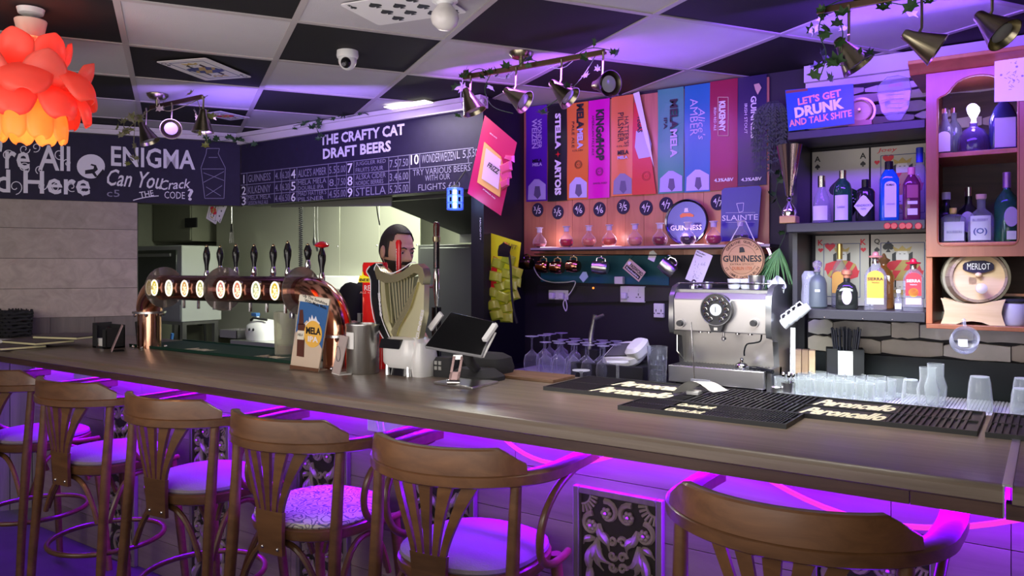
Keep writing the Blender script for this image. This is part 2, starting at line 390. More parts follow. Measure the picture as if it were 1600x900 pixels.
# front body
MB().box((-4.93,YB+.014,0),(barx1,YB+.06,1.046)).obj('body', mat('wall_backing', (.08,.07,.065), .8), bar)
zb = 0; r = random.Random(4)
panels = [-.22,-.94,-1.64,-2.27,-3.03,-3.81]; PWD = .305
z = .0; rows = [.0,.17,.345,.52,.70,.86,1.045]
for k in range(len(rows)-1):
    x = -4.93; q = 0
    while x < barx1-.01:
        w = min(1.15 if q or k % 2 else .6, barx1-x); q += 1
        m_ = MB().box((x+.001,YB,rows[k]+.0012),(x+w-.001,YB+.0135,rows[k+1]-.0012)); m_.obj('plank', PLANKW, bar)
        x += w
# carved panel
CARV = mat('carved_wood', (.34,.28,.235), .42, var=.4, vscale=18, bump=.3, bscale=70)
CARVD = mat('carved_wood_ground', (.035,.028,.025), .7)
FR = wood('panel_frame_wood', (.12,.1,.09), (.24,.2,.18), 2, 2, 10, .5, 0, .8)
def carving():
    mb = MB(); W_, H_ = PWD-.05, .80
    def scroll(cx, cz, r0, turns, a0, sgn, w0):
        pts = []; rr = []
        n = int(turns*14)
        for i in range(n+1):
            t = i/n; a = a0+sgn*turns*2*PI*t; rad = r0*(1-t)**.8+.003
            pts.append((cx+rad*math.cos(a), -.006-.006*t, cz+rad*math.sin(a))); rr.append(w0*(1-.55*t))
        mb.tube(pts, [q*1.55 for q in rr], 6)
    def leaf(x0, z0, x1, z1, bend, w):
        pts = []; rr = []
        for i in range(9):
            t = i/8; nx, nz = -(z1-z0), (x1-x0)
            pts.append((x0+(x1-x0)*t+nx*bend*math.sin(PI*t), -.005-.007*math.sin(PI*t), z0+(z1-z0)*t+nz*bend*math.sin(PI*t))); rr.append(1.45*w*(.25+math.sin(PI*min(1,t*1.15+.08))*.85) if t < .93 else w*.25)
        mb.tube(pts, rr, 6)
    def flower(cx, cz, s):
        for k in range(6):
            a = k*PI/3; mb.ball((cx+s*.62*math.cos(a), -.012, cz+s*.62*math.sin(a)), (s*.42, .008, s*.42), 8, 5)
        mb.ball((cx, -.020, cz), (s*.3, .008, s*.3), 8, 6)
    for blk in range(2):
        zt = H_/2-.02-blk*.40
        for s in (-1, 1):
            # corner fan
            for k in range(6):
                a = -PI/2*(k+.5)/6; cx, cz = s*W_/2, zt+.01
                mb.tube([(cx-s*.034*math.cos(a), -.006, cz+.034*math.sin(a)), (cx-s*.058*math.cos(a), -.008, cz+.058*math.sin(a))], [.004,.005], 5)
            mb.tube([(s*W_/2-s*.032*math.cos(-PI/2*k/8), -.007, zt+.01+.032*math.sin(-PI/2*k/8)) for k in range(9)], .004, 5)
            scroll(s*.036, zt-.036, .033, 1.0, PI/2-s*.3, s, .0065); flower(s*.038, zt-.037, .019)
            scroll(s*.088, zt-.082, .033, 1.0, PI/2, -s, .0065); flower(s*.090, zt-.083, .019)
            leaf(s*.065, zt-.075, s*.012, zt-.125, s*.25, .009); scroll(s*.018, zt-.118, .012, 1.1, PI, -s, .005)
            leaf(s*.068, zt-.10, s*.030, zt-.155, -s*.2, .010)
            leaf(s*.070, zt-.12, s*.012, zt-.195, s*.28, .010); scroll(s*.017, zt-.165, .011, 1.1, 0, s, .005); scroll(s*.017, zt-.20, .011, 1.1, 0, s, .005)
            leaf(s*.075, zt-.13, s*.115, zt-.20, -s*.2, .011); leaf(s*.08, zt-.125, s*.122, zt-.15, s*.2, .008)
            leaf(s*.078, zt-.14, s*.085, zt-.25, s*.15, .011); leaf(s*.10, zt-.21, s*.118, zt-.30, -s*.15, .010)
            leaf(s*.06, zt-.15, s*.05, zt-.22, s*.2, .008)
            leaf(s*.085, zt-.26, s*.105, zt-.37, s*.2, .012)
            mb.tube([(s*.058*math.sin(PI*k/10), -.008, zt-.30+.058*math.cos(PI*k/10)) for k in range(11)], .0075, 6)
            leaf(s*.006, zt-.26, s*.035, zt-.31, s*.25, .007); leaf(s*.004, zt-.29, s*.02, zt-.345, -s*.2, .007)
    return mb
cm = None; g1 = g2 = None
for px_ in panels:
    xc = px_-PWD/2
    e = MB(); zc, hh = .415, .415
    for (a, b) in (((-PWD/2, -hh), (-PWD/2+.022, hh)), ((PWD/2-.022, -hh), (PWD/2, hh)), ((-PWD/2+.022, hh-.022), (PWD/2-.022, hh)), ((-PWD/2+.022, -hh), (PWD/2-.022, -hh+.022))):
        e.box((a[0], -.022, a[1]), (b[0], 0, b[1]))
    p = thing('carved_panel', None, None); p.parent = bar; p.location = (xc, YB, zc)
    e.obj('frame', FR, p, bevel=.003)
    MB().box((-PWD/2+.02, -.004, -hh+.02), (PWD/2-.02, 0, hh-.02)).obj('ground', CARVD, p)
    if cm is None: cm = carving().mesh('carving', CARV)
    o = bpy.data.objects.new('carving', cm); C.objects.link(o); o.parent = p
# sagging LED strips
LED = mat('violet_led', (.1,.02,.1), .4, emit=(1,.04,.80), es=.95)
def sag(xa, xb, zt, dip, nm):
    pts = [(xa+(xb-xa)*k/20, 2.02+.1*abs(k/10-1)**2, zt-dip*math.sin(PI*k/20)) for k in range(21)]
    o = MB().tube(pts, 1, sec=[(-.003,-.006),(.003,-.006),(.003,.006),(-.003,.006)], up=(0,0,1)).obj(nm, LED); 
    return o
tag(sag(-1.60, -.92, 1.030, .11, 'led_strip'), 'pink glowing light strip sagging under the bar between two right stools', 'light strip')
tag(sag(-.78, .12, 1.030, .12, 'led_strip'), 'pink glowing light strip sagging under the bar above the rightmost stool', 'light strip')
# junction box under bar
jb = thing('junction_box', 'pale electrical panel with two looping wires under the bar above the patterned stool', 'electrical box', (-2.02,YB,.97))
MB().box((-.13,-.03,-.075),(.13,0,.065)).obj('cover', WHT, jb, bevel=.003)
for k in range(2): MB().tube([(-.06+.03*k,-.04,-.07),(-.055+.03*k,-.06,-.0),(-.035+.03*k,-.06,.04),(.0+.03*k,-.04,.05)], .004, 6).obj('wire', WHT, jb)
jb2 = thing('junction_box', 'small pale electrical box under the bar behind the second stool from the left', 'electrical box', (-4.25,YB,.97))
MB().box((-.16,-.03,-.06),(.16,0,.05)).obj('cover', WHT, jb2, bevel=.003)

# ================================================================== STOOLS
SEATF = mat('seat_fabric_grey', (.24,.20,.24), .9, sheen=.3, var=.08, bump=.3, bscale=160)
def paisley():
    m = bpy.data.materials.new('paisley_fabric'); m.use_nodes = True; nt = m.node_tree; N = nt.nodes.new; L = nt.links.new; b = nt.nodes['Principled BSDF']
    tc = N('ShaderNodeTexCoord'); v = N('ShaderNodeTexVoronoi'); v.inputs['Scale'].default_value = 26; v.feature = 'F1'
    n = N('ShaderNodeTexNoise'); n.inputs['Scale'].default_value = 14; mx = N('ShaderNodeVectorMath'); mx.operation = 'ADD'
    L(tc.outputs['Object'], n.inputs['Vector']); ms = N('ShaderNodeVectorMath'); ms.operation = 'SCALE'; ms.inputs['Scale'].default_value = .07
    L(n.outputs['Color'], ms.inputs[0]); L(tc.outputs['Object'], mx.inputs[0]); L(ms.outputs[0], mx.inputs[1]); L(mx.outputs[0], v.inputs['Vector'])
    mt = N('ShaderNodeMath'); mt.operation = 'SINE'; mm = N('ShaderNodeMath'); mm.operation = 'MULTIPLY'; mm.inputs[1].default_value = 22
    L(v.outputs['Distance'], mm.inputs[0]); L(mm.outputs[0], mt.inputs[0])
    cr = N('ShaderNodeValToRGB'); e = cr.color_ramp.elements; e[0].position = .1; e[0].color = (.62,.6,.52,1); e[1].position = .62; e[1].color = (.45,.16,.14,1)
    x = e.new(.5); x.color = (.6,.58,.5,1); x = e.new(.9); x.color = (.12,.16,.26,1)
    L(mt.outputs[0], cr.inputs[0]); L(cr.outputs[0], b.inputs['Base Color']); b.inputs['Roughness'].default_value = .85
    return m
PAIS = paisley()
def sec_rect(w, h): return [(-w/2,-h/2),(w/2,-h/2),(w/2,h/2),(-w/2,h/2)]
HW = .280
def railpt(u):   # u -1..1 along the U from left tip to right tip
    a = u*PI*.5*1.0
    L_ = .21
    s = u*(PI/2*HW+L_)     # arc length from the back centre
    if abs(s) < PI/2*HW:
        t = s/HW; return Vector((HW*math.sin(t), -.0-HW*.9*math.cos(t), 0))
    k = abs(s)-PI/2*HW
    return Vector((math.copysign(HW+.004*math.sin(k/L_*PI), s), k, 0))
def make_stool(fabric):
    t = thing('bar_stool', 'x', 'bar stool', (0,0,0), 0, 'bentwood bar stools along the bar')
    # seat ring and cushion
    MB().loft([(.195,.195,.655,2.5,0,.01),(.208,.208,.662,2.5,0,.01),(.212,.212,.675,2.5,0,.01),(.212,.212,.692,2.5,0,.01),(.205,.205,.697,2.5,0,.01)], 40).obj('seat', STOOLW, t)
    MB().loft([(.198,.198,.696,2.5,0,.01),(.206,.206,.704,2.5,0,.01),(.204,.204,.714,2.5,0,.01),(.185,.185,.724,2.4,0,.01),(.12,.12,.731,2.2,0,.01),(.04,.04,.733,2,0,.01)], 40).obj('cushion', fabric, t)
    # arm rail
    pts = [railpt(-1+2*k/40)+Vector((0,0,.968)) for k in range(41)]
    rs = [1.0]*41
    MB().tube(pts, rs, sec=[(-.030,-.014),(-.022,-.017),(.020,-.017),(.028,-.012),(.028,.012),(.020,.017),(-.022,.017),(-.030,.012)], up=(0,0,1)).obj('arm_rail', STOOLW, t)
    # crest
    vs = []; n = 24; fs = []
    for k in range(n+1):
        u = -1+2*k/n; p = railpt(u*.44); q = p.normalized() if p.length else p
        nrm = Vector((p.x, p.y/.9, 0)).normalized()
        a = abs(u); top = 1.052 if a < .78 else 1.052-.042*((a-.78)/.22)**.8
        for (dn, z) in ((.024,.984),(-.012+.004,.984),(-.008,top-.003),(-.002,top),(.016,top),(.021,top-.004)):
            vs.append(p+nrm*dn+Vector((0,0,z)))
    for k in range(n):
        for j in range(6): fs.append((k*6+j, k*6+(j+1) % 6, (k+1)*6+(j+1) % 6, (k+1)*6+j))
    fs += [tuple(range(5,-1,-1)), tuple(n*6+j for j in range(6))]
    MB().add(vs, fs, True).obj('crest_rail', STOOLW, t)
    # splat: plate and five slats
    yb_, yt_ = -.213, -.238
    def ysplat(x, z):
        k = (z-.62)/(.955-.62); return (yb_)+(yt_-yb_)*k + (x*x)*2.2*k
    mb = MB(); rows_ = [.615+.02*k for k in range(8)]; vs = []; fs = []
    for i, z in enumerate(rows_):
        hw = .052+.008*(i/7)**2
        for x in (-hw, -hw/2, 0, hw/2, hw):
            vs.append((x, ysplat(x, z)-.007, z))
        for x in (hw, hw/2, 0, -hw/2, -hw): vs.append((x, ysplat(x, z)+.007, z))
    for i in range(7):
        for j in range(10): fs.append((i*10+j, i*10+(j+1) % 10, (i+1)*10+(j+1) % 10, (i+1)*10+j))
    fs += [tuple(range(9,-1,-1)), tuple(70+j for j in range(10))]
    MB().add(vs, fs, True).obj('splat', STOOLW, t)
    for s in range(5):
        q = (s-2)/2; vs = []; fs = []; nn = 9
        for i in range(nn):
            k = i/(nn-1); z = .75+(.962-.75)*k
            xc = q*(.047+.085*k**1.25); hw = .0085+.0125*k**1.5
            for x in (xc-hw, xc+hw): vs.append((x, ysplat(x, z)-.006, z))
            for x in (xc+hw, xc-hw): vs.append((x, ysplat(x, z)+.006, z))
        for i in range(nn-1):
            for j in range(4): fs.append((i*4+j, i*4+(j+1) % 4, (i+1)*4+(j+1) % 4, (i+1)*4+j))
        fs += [(3,2,1,0), tuple((nn-1)*4+j for j in range(4))]
        MB().add(vs, fs, False).obj('slat', STOOLW, t)
    for s in (-1, 1): MB().ball((s*.033, -.222, .635), (.006,.004,.006), 8, 6).obj('screw', CHROME, t)
    for s in (-1, 1):
        MB().tube([(s*.243,-.215,0),(s*.236,-.198,.3),(s*.226,-.172,.64),(s*.226,-.160,.8),(s*.228,-.150,.955)], [.0165,.018,.0195,.018,.016], 12).obj('leg', STOOLW, t)
        MB().tube([(s*.215,.235,0),(s*.198,.212,.3),(s*.178,.178,.66)], [.0155,.018,.019], 12).obj('leg', STOOLW, t)
        # bentwood arm loop
        ctrl = [(.277,.185,.953),(.277,.10,.945),(.274,.0,.915),(.268,-.062,.86),(.260,-.078,.79),(.252,-.05,.728),(.244,.02,.692),(.234,.11,.680),(.222,.175,.676)]
        MB().tube([(s*a, b, c) for a, b, c in smooth(ctrl, 4)], .0115, 10).obj('arm_support', STOOLW, t)
    # foot ring and braces
    MB().tube([(.222*math.cos(2*PI*k/36), -.012+.232*math.sin(2*PI*k/36), .34) for k in range(36)], .011, 10, closed=True).obj('foot_ring', STOOLW, t)
    corners = [(-.232,-.188),(.232,-.188),(.187,.19),(-.187,.19)]
    for k in range(4):
        a = Vector(corners[k]); b = Vector(corners[(k+1) % 4]); pts = []
        for i in range(17):
            u = i/16; p = a.lerp(b, .08+.84*u); h = .47+.172*(1-abs(2*u-1)**2.6)
            cen = p*(.93); pts.append((cen.x, cen.y, h))
        MB().tube(pts, .0105, 8).obj('brace', STOOLW, t)
    return t
def smooth(P, n):
    P = [Vector(p) for p in P]; out = []
    for i in range(len(P)-1):
        p0, p1, p2, p3 = P[max(i-1,0)], P[i], P[i+1], P[min(i+2, len(P)-1)]
        for k in range(n):
            t = k/n
            out.append(.5*((2*p1)+(p2-p0)*t+(2*p0-5*p1+4*p2-p3)*t*t+(3*p1-p0-3*p2+p3)*t**3))
    out.append(P[-1]); return out
st = make_stool(SEATF)
spots = [(-.455,1.80,0,'nearest bar stool, rightmost in the photo, its wide curved back cut by the bottom edge'),
 (-1.385,1.795,math.radians(5),'second bar stool from the right, plain lilac-lit seat, beside the carved panel'),
 (-2.04,1.79,math.radians(5),'bar stool with the patterned paisley cushion, third from the right'),
 (-2.69,1.79,math.radians(6),'fourth bar stool from the right, plain seat, left of the paisley-cushioned one'),
 (-3.40,1.79,math.radians(6),'second bar stool from the left, plain seat, whole chair in view'),
 (-4.08,1.79,math.radians(5),'leftmost bar stool, cut by the left edge of the photo')]
for i, (x, y, a, l) in enumerate(spots):
    o = st if i == 0 else dup(st)
    o.location = (x, y, 0); o.rotation_euler = (0, 0, a); o['label'] = l
    if i == 2:
        for ch in KIDS(o):
            if ch.name.startswith('cushion'):
                ch.data = ch.data.copy(); ch.data.materials[0] = PAIS; ch['label'] = 'cushion covered in paisley fabric'
# ================================================================== helpers on planes
def pp(pts, Y, org=(0,0,0)):
    out = []
    for a, b in pts:
        w = W(a, b, y=Y); out.append((w.x-org[0], w.z-org[2]))
    return out
def tp(s, mt, par, x0, x1, yc, hpx, Y, tilt=0, **k):       # text on a plane facing -y, given by its place in the photograph
    a = W(x0, yc, y=Y); b = W(x1, yc, y=Y); m = W((x0+x1)/2, yc, y=Y); h = abs(W((x0+x1)/2, yc-hpx/2, y=Y).z-W((x0+x1)/2, yc+hpx/2, y=Y).z)
    o = par.location if par else Vector((0,0,0))
    r = Vector((math.cos(tilt), 0, math.sin(tilt))); u = Vector((-math.sin(tilt), 0, math.cos(tilt)))
    return txt(s, mt, par, Vector((m.x, Y, m.z))-o, r, u, b.x-a.x, h, **k)
def WLp(px, py, n=0):
    v = F + RT*((px-800)/FPX) + Vector((0, 0, (HOR-py)/FPX)); P0 = C0+WN*n-Vector((0,0,CZ))
    k = P0.dot(WN)/v.dot(WN); return v*k+Vector((0,0,CZ))
def tl(s, mt, par, x0, x1, yc, hpx, n=.012, tilt=0, **k):
    a = WLp(x0, yc, n); b = WLp(x1, yc, n); m = WLp((x0+x1)/2, yc, n); h = (WLp((x0+x1)/2, yc-hpx/2, n)-WLp((x0+x1)/2, yc+hpx/2, n)).length
    r = -WD*math.cos(tilt)+Vector((0,0,math.sin(tilt))); u = WD*math.sin(tilt)+Vector((0,0,math.cos(tilt)))
    return txt(s, mt, par, m-par.location, r, u, (b-a).length, h, **k)
def strip(mb, p, q, w, nrm, th=.001):
    p = Vector(p); q = Vector(q); d = (q-p).normalized(); n = Vector(nrm).normalized(); s = d.cross(n)*w/2
    vs = [p-s, q-s, q+s, p+s, p-s+n*th, q-s+n*th, q+s+n*th, p+s+n*th]
    mb.add(vs, [(0,1,2,3),(4,7,6,5),(0,4,5,1),(1,5,6,2),(2,6,7,3),(3,7,4,0)]); return mb
# ================================================================== CHALKBOARDS
NY = (0,-1,0)
cb = thing('menu_board', 'wide chalkboard over the kitchen pass listing ten draft beers with prices', 'chalkboard', (-3.55, Y0, 1.95))
o_ = cb.location
MB().prism([(-4.615-o_.x,0),(-2.515-o_.x,0),(-2.515-o_.x,.43),(-4.615-o_.x,.425)], -.005, -.0005).obj('board', NAVY, cb)
YT = Y0-.006
tp('THE CRAFTY CAT', CHALK, cb, 498, 629, 211, 17, YT, bold=.035)
tp('DRAFT BEERS', CHALK, cb, 503, 609, 234.5, 17, YT, bold=.035)
zt = [ZZ(429,265.5,YT), ZZ(429,284.5,YT), ZZ(429,302.5,YT)]; zb_ = ZZ(429,318.5,YT)
ln = MB(); q = lambda px, z: (XX(px,YT)-o_.x, YT-Y0, z-o_.z)
for i, z in enumerate(zt):
    strip(ln, q(376,z), q(640 if i else 740,z), .0035, NY)
strip(ln, q(640,ZZ(660,262,YT)), q(738,ZZ(660,262,YT)), .0035, NY)
for px in (386,429,440,453,464,513,526,541.5,553,607.5,622,640): strip(ln, q(px,zt[0]), q(px,zb_+.01), .003, NY)
strip(ln, q(656,zt[0]), q(656,ZZ(660,262,YT)), .003, NY); strip(ln, q(732,zt[0]), q(732,ZZ(660,262,YT)), .003, NY)
ln.obj('ruled_line', CHALKD, cb)
def zc(i): return (zt[i]+(zt[i+1] if i < 2 else zb_+.002))/2
def tz(s, mt, x0, x1, z, h, **k):
    xa, xb = XX(x0,YT), XX(x1,YT); return txt(s, mt, cb, ((xa+xb)/2-o_.x, YT-Y0, z-o_.z), (1,0,0), (0,0,1), None if s == '1' else xb-xa, h, **k)
for col, (a, b) in enumerate(((378,384.5),(455,462),(543,551))):
    for i in range(3): tz(str(col*3+i+1), CHALK, a, b, zc(i), .058, bold=.01)
tz('10', CHALK, 642, 654.5, zc(0)+.01, .058, bold=.01)
cells = [[('GUINNESS',),('KILKENNY',),('MELA MELA','SESSION PALE ALE')],[("ALICE'S AMBER",),('MELA MELA','DOUBLE IPA'),("MAD HATTER'S",'PILSNER')],[('JUGGLER RED','FRUITS SOUR'),('ALSKA CIDER','NORDIC BERRIES'),('STELLA',)]]
pr = [[('4.1','6.20'),('4.1','6.20'),('4.4','6.50')],[('5.5','5.00'),('8.','7.50'),('4.5','5.00')],[('7.5','7.50'),('3.4','6.00'),('5.2','5.00')]]
cx_ = [(388,423,430,439,441.5,452),(466,510,514.5,525,527.5,540),(556,603,609,621,623.5,638)]
for c in range(3):
    for i in range(3):
        L_ = cells[c][i]; a, b, p0, p1, p2, p3 = cx_[c]
        if len(L_) == 1: tz(L_[0], CHALKD, a, b, zc(i), .05)
        else:
            tz(L_[0], CHALKD, a, b, zc(i)+.018, .030); tz(L_[1], CHALKD, a, b-4, zc(i)-.018, .026)
        tz(pr[c][i][0], CHALKD, p0, p1, zc(i), .045); tz(pr[c][i][1], CHALKD, p2, p3, zc(i), .045)
tz('WONDERWEIZEN', CHALKD, 659, 712, zc(0)+.008, .05); tz('L 5,', CHALKD, 714, 731, zc(0)+.008, .05); tz('5,50', CHALKD, 733, 746, zc(0)+.01, .05)
tp('TRY VARIOUS BEERS', CHALKD, cb, 644, 734, 266, 10, YT); tp('WITH OUR', CHALKD, cb, 664, 703, 277, 9, YT); tp('FLIGHTS \u00a310', CHALKD, cb, 653, 718, 291, 10, YT)
# left chalkboard
wc = thing('chalkboard', 'black chalkboard above the oak wall lettered ENIGMA Can You Crack the CODE?', 'chalkboard', tuple(wl(1.6,1.95,0)))
mb = MB()
m_ = MB(); wallbox(m_, 0.0, 4.55, 1.95, 2.385, .001, .011); m_.v = [tuple(Vector(v)-wc.location) for v in m_.v]; m_.obj('board', NAVY, wc)
tl('ENIGMA', CHALK, wc, 175, 306, 247, 31, bold=.02)
tl('Can You', CHALK, wc, 168, 256, 280, 26, tilt=-.04, shear=.35, bold=.01); tl('THE', CHALK, wc, 218, 240, 303, 9, tilt=.2, bold=.01)
tl('Crack', CHALK, wc, 250, 298, 288, 15, tilt=.12, shear=.35, bold=.01); tl('CODE', CHALK, wc, 257, 289, 305, 11, bold=.0)
tl('?', CHALK, wc, 293, 302, 304, 19, bold=.03); tl('c5', CHALKD, wc, 167, 187, 302, 11)
ul = MB()
for k in range(10):
    a = WLp(208+k*4, 313-1.2*k+.05*k*k, .012)-wc.location; b = WLp(212+k*4, 313-1.2*(k+1)+.05*(k+1)**2, .012)-wc.location; strip(ul, a, b, .006, WN)
ul.obj('chalk_line', CHALK, wc)
tl("We're All", CHALK, wc, -78, 112, 243, 42, shear=.0, bold=.015); tl('Mad Here', CHALK, wc, -70, 144, 284, 36, bold=.015)
# outlines and curls round the lettering
for (cx, cy, r, s, a0) in ((38,233,9,1,0),(56,230,8,-1,2),(93,241,9,1,1),(12,243,10,-1,0),(105,255,7,1,3),(37,262,10,-1,1),(62,265,7,1,2),(24,292,12,-1,1.5),(66,290,8,1,0),(88,293,9,-1,0),(134,298,9,1,2),(112,292,8,1,1)):
    P_ = [WLp(cx+r*(1-k/22)*math.cos(a0+s*k*.42), cy+r*(1-k/22)*math.sin(a0+s*k*.42), .0125)-wc.location for k in range(18)]
    cur = MB()
    for i in range(17): strip(cur, P_[i], P_[i+1], .005, WN)
    cur.obj('chalk_curl', CHALK, wc)
mb = MB(); cen = [WLp(142+22*math.cos(2*PI*k/28), 260+19*math.sin(2*PI*k/28), .0125)-wc.location for k in range(28)]
mb.add(cen, [tuple(range(28))]).obj('painted_disc', CHALK, wc)
dk = mat('painted_black', (.02,.018,.03), .8); mb = MB()
for P_ in ([(133,266),(146,264),(147,260),(141,258),(143,256),(150,258),(153,265),(148,269),(152,275),(149,277),(144,271),(133,272)],[(150,277),(161,264),(163,268),(153,280)]):
    mb.add([WLp(a, b, .014)-wc.location for a, b in P_], [tuple(range(len(P_)))])
mb.obj('painted_figure', dk, wc)
fl = MB()     # faint flask drawing at the right of the board
for P_ in ([(322,240),(323,232),(343,232),(341,240),(352,262),(350,310),(320,310),(314,262),(322,240)],[(318,270),(350,282)],[(318,285),(350,268)],[(322,292),(345,306)],[(322,306),(347,290)],[(316,264),(350,264)],[(326,246),(340,246)]):
    for i in range(len(P_)-1): strip(fl, WLp(*P_[i], .012)-wc.location, WLp(*P_[i+1], .012)-wc.location, .0035, WN)
fl.obj('chalk_drawing', CHALKD, wc)
# playing cards hanging at the corner
CARDM = mat('card_white', (.8,.78,.78), .5); CARDR = mat('card_red', (.7,.03,.06), .5); CARDB = mat('card_black', (.02,.02,.025), .5)
CARDY = mat('card_yellow', (.52,.38,.12), .5); CARDU = mat('card_blue', (.05,.07,.22), .5)
def spade(mb, cx, cz, s, y, kind='s', M=None):
    P_ = []
    if kind in 'hs':
        for k in range(24):
            t = 2*PI*k/24; x = 16*math.sin(t)**3; z = 13*math.cos(t)-5*math.cos(2*t)-2*math.cos(3*t)-math.cos(4*t)
            P_.append((cx+x/17*s, cz+(z/17*s if kind == 'h' else -z/17*s)))
    else: P_ = [(cx-s*.8,cz),(cx,cz-s),(cx+s*.8,cz),(cx,cz+s)]
    mb.prism(P_, y-.0008, y, M=M)
    if kind == 's': mb.prism([(cx-s*.4,cz-s*1.15),(cx+s*.4,cz-s*1.15),(cx,cz-s*.3)], y-.0008, y, M=M)
def court(card, w, h, y=-.003, red=True, figs=1):
    """generic court-card decoration inside a frame: robe bands, face, crown and hair, built as thin inlays"""
    ln = MB(); x0, x1, z0, z1 = -w*.34, w*.34, -h*.40, h*.40
    for a, b in (((x0,z0),(x1,z0)),((x1,z0),(x1,z1)),((x1,z1),(x0,z1)),((x0,z1),(x0,z0))): strip(ln, (a[0],y,a[1]), (b[0],y,b[1]), w*.012, NY)
    ln.obj('border', CARDU, card)
    for s in (1, -1):
        M = Matrix.Scale(s, 4, (1,0,0)) @ Matrix.Scale(s, 4, (0,0,1))
        MB().prism([(-w*.33,0),(w*.30,0),(w*.26,h*.09),(w*.12,h*.15),(-w*.10,h*.15),(-w*.30,h*.10)], y-.0008, y, M=M).obj('robe', CARDR if red else CARDU, card)
        MB().prism([(-w*.13,0),(w*.02,0),(w*.12,h*.14),(-w*.0,h*.15)], y-.0016, y-.0008, M=M).prism([(w*.14,0),(w*.2,0),(w*.27,h*.08),(w*.22,h*.11)], y-.0016, y-.0008, M=M).obj('robe_band', CARDY, card)
        MB().prism([(-w*.09,h*.15),(w*.09,h*.15),(w*.10,h*.22),(w*.07,h*.28),(-w*.07,h*.28),(-w*.10,h*.22)], y-.0016, y, M=M).obj('face', CARDM, card)
        m2 = MB()
        for (a, b, c, d) in ((-.16,.14,-.10,.27),(.10,.14,.16,.27)): m2.prism([(w*a,h*b),(w*c,h*b),(w*c,h*d),(w*a,h*(d-.03))], y-.0012, y, M=M)
        m2.prism([(-w*.05,h*.235),(-w*.02,h*.235),(-w*.02,h*.243),(-w*.05,h*.243)], y-.002, y-.0016, M=M).prism([(w*.02,h*.235),(w*.05,h*.235),(w*.05,h*.243),(w*.02,h*.243)], y-.002, y-.0016, M=M)
        m2.obj('hair', CARDB, card)
        MB().prism([(-w*.12,h*.28),(w*.12,h*.28),(w*.15,h*.35),(w*.06,h*.31),(0,h*.36),(-w*.06,h*.31),(-w*.15,h*.35)], y-.0014, y, M=M).obj('crown', CARDY, card)
def card(name, label, org, right, up, w, h, kind, court_red=None, index='', cat='playing card', th=.002, pips=None, group=None):
    t = thing(name, label, cat, group=group); frame(t, org, right, up)
    c = .04*w; P_ = [(sx*(w/2-c*(1-math.cos(a))), 0) for sx in (1,) for a in (0,)]
    P_ = []
    for (cx, cz, a0) in ((w/2-c,h/2-c,0),(-w/2+c,h/2-c,90),(-w/2+c,-h/2+c,180),(w/2-c,-h/2+c,270)):
        for k in range(4): a = math.radians(a0+30*k); P_.append((cx+c*math.cos(a), cz+c*math.sin(a)))
    MB().prism(P_, -th, 0).obj('sheet', CARDM, t)
    y = -th-.0001; red = kind in 'hd'; mt = CARDR if red else CARDB
    if index:
        for s in (1, -1):
            for s2 in (1, -1):
                if s2 < 0 and not pips == 'giant': continue
                txt(index, mt, t, (-s*s2*w*.42, y, s*h*.42), (s,0,0), (0,0,s), None, h*.075, bold=.01)
                m_ = MB(); spade(m_, -s*s2*w*.42, s*h*.335, w*.035, y, kind, None); m_.obj('pip', mt, t)
    if isinstance(pips, list):
        m_ = MB()
        for (a, b) in pips: spade(m_, a*w, b*h, w*.07, y, kind)
        m_.obj('pip', mt, t)
    if court_red is not None: court(t, w, h, y, court_red)
    return t
p = W(334,329,y=3.30)
tc_ = p
card('playing_card', 'playing cards fanned together hanging below the left end of the beer menu', p, (.92,0,-.38), (.38,0,.92), .125, .165, 's', True, 'J')
card('playing_card', 'spade number card behind the court card, hanging below the left end of the menu', W(344,327,y=3.306), (.83,0,-.55), (.55,0,.83), .11, .165, 's', None, '8', pips=[(a,b) for a in (-.2,.2) for b in (-.25,0,.25)])

# ================================================================== KITCHEN
kc = mat('kitchen_cabinet', (.26,.27,.20), .5, var=.06)
ss = thing('steel_splashback', 'scratched stainless steel sheets lining the kitchen wall', 'wall panel', (0,4.62,0))
STW = mat('scratched_steel', (.60,.61,.50), .36, .55, bump=.25, bscale=12)
xs = [XX(337,4.6), XX(470,4.6), XX(530,4.6), XX(592,4.6), XX(655,4.6)]
for k in range(4):
    MB().box((xs[k]+.002,-.012,.85),(xs[k+1]-.002,0,2.45)).obj('panel', STW, ss, bevel=.002)
    for zz in (1.3,1.7,2.05): MB().ball((xs[k+1]-.03,-.013,zz), (.008,.005,.008), 8, 5).obj('screw', CHROME, ss)
kb = thing('kitchen_counter', 'stainless kitchen counter seen through the pass behind the taps', 'counter', (0,0,0))
fq = XX(653,4.15)-.03; MB().box((-5.6,3.95,.885),(fq,4.58,.92)).obj('top', STEEL, kb, bevel=.003); MB().box((-5.6,4.0,.0),(fq,4.55,.885)).obj('base', STEELD, kb)
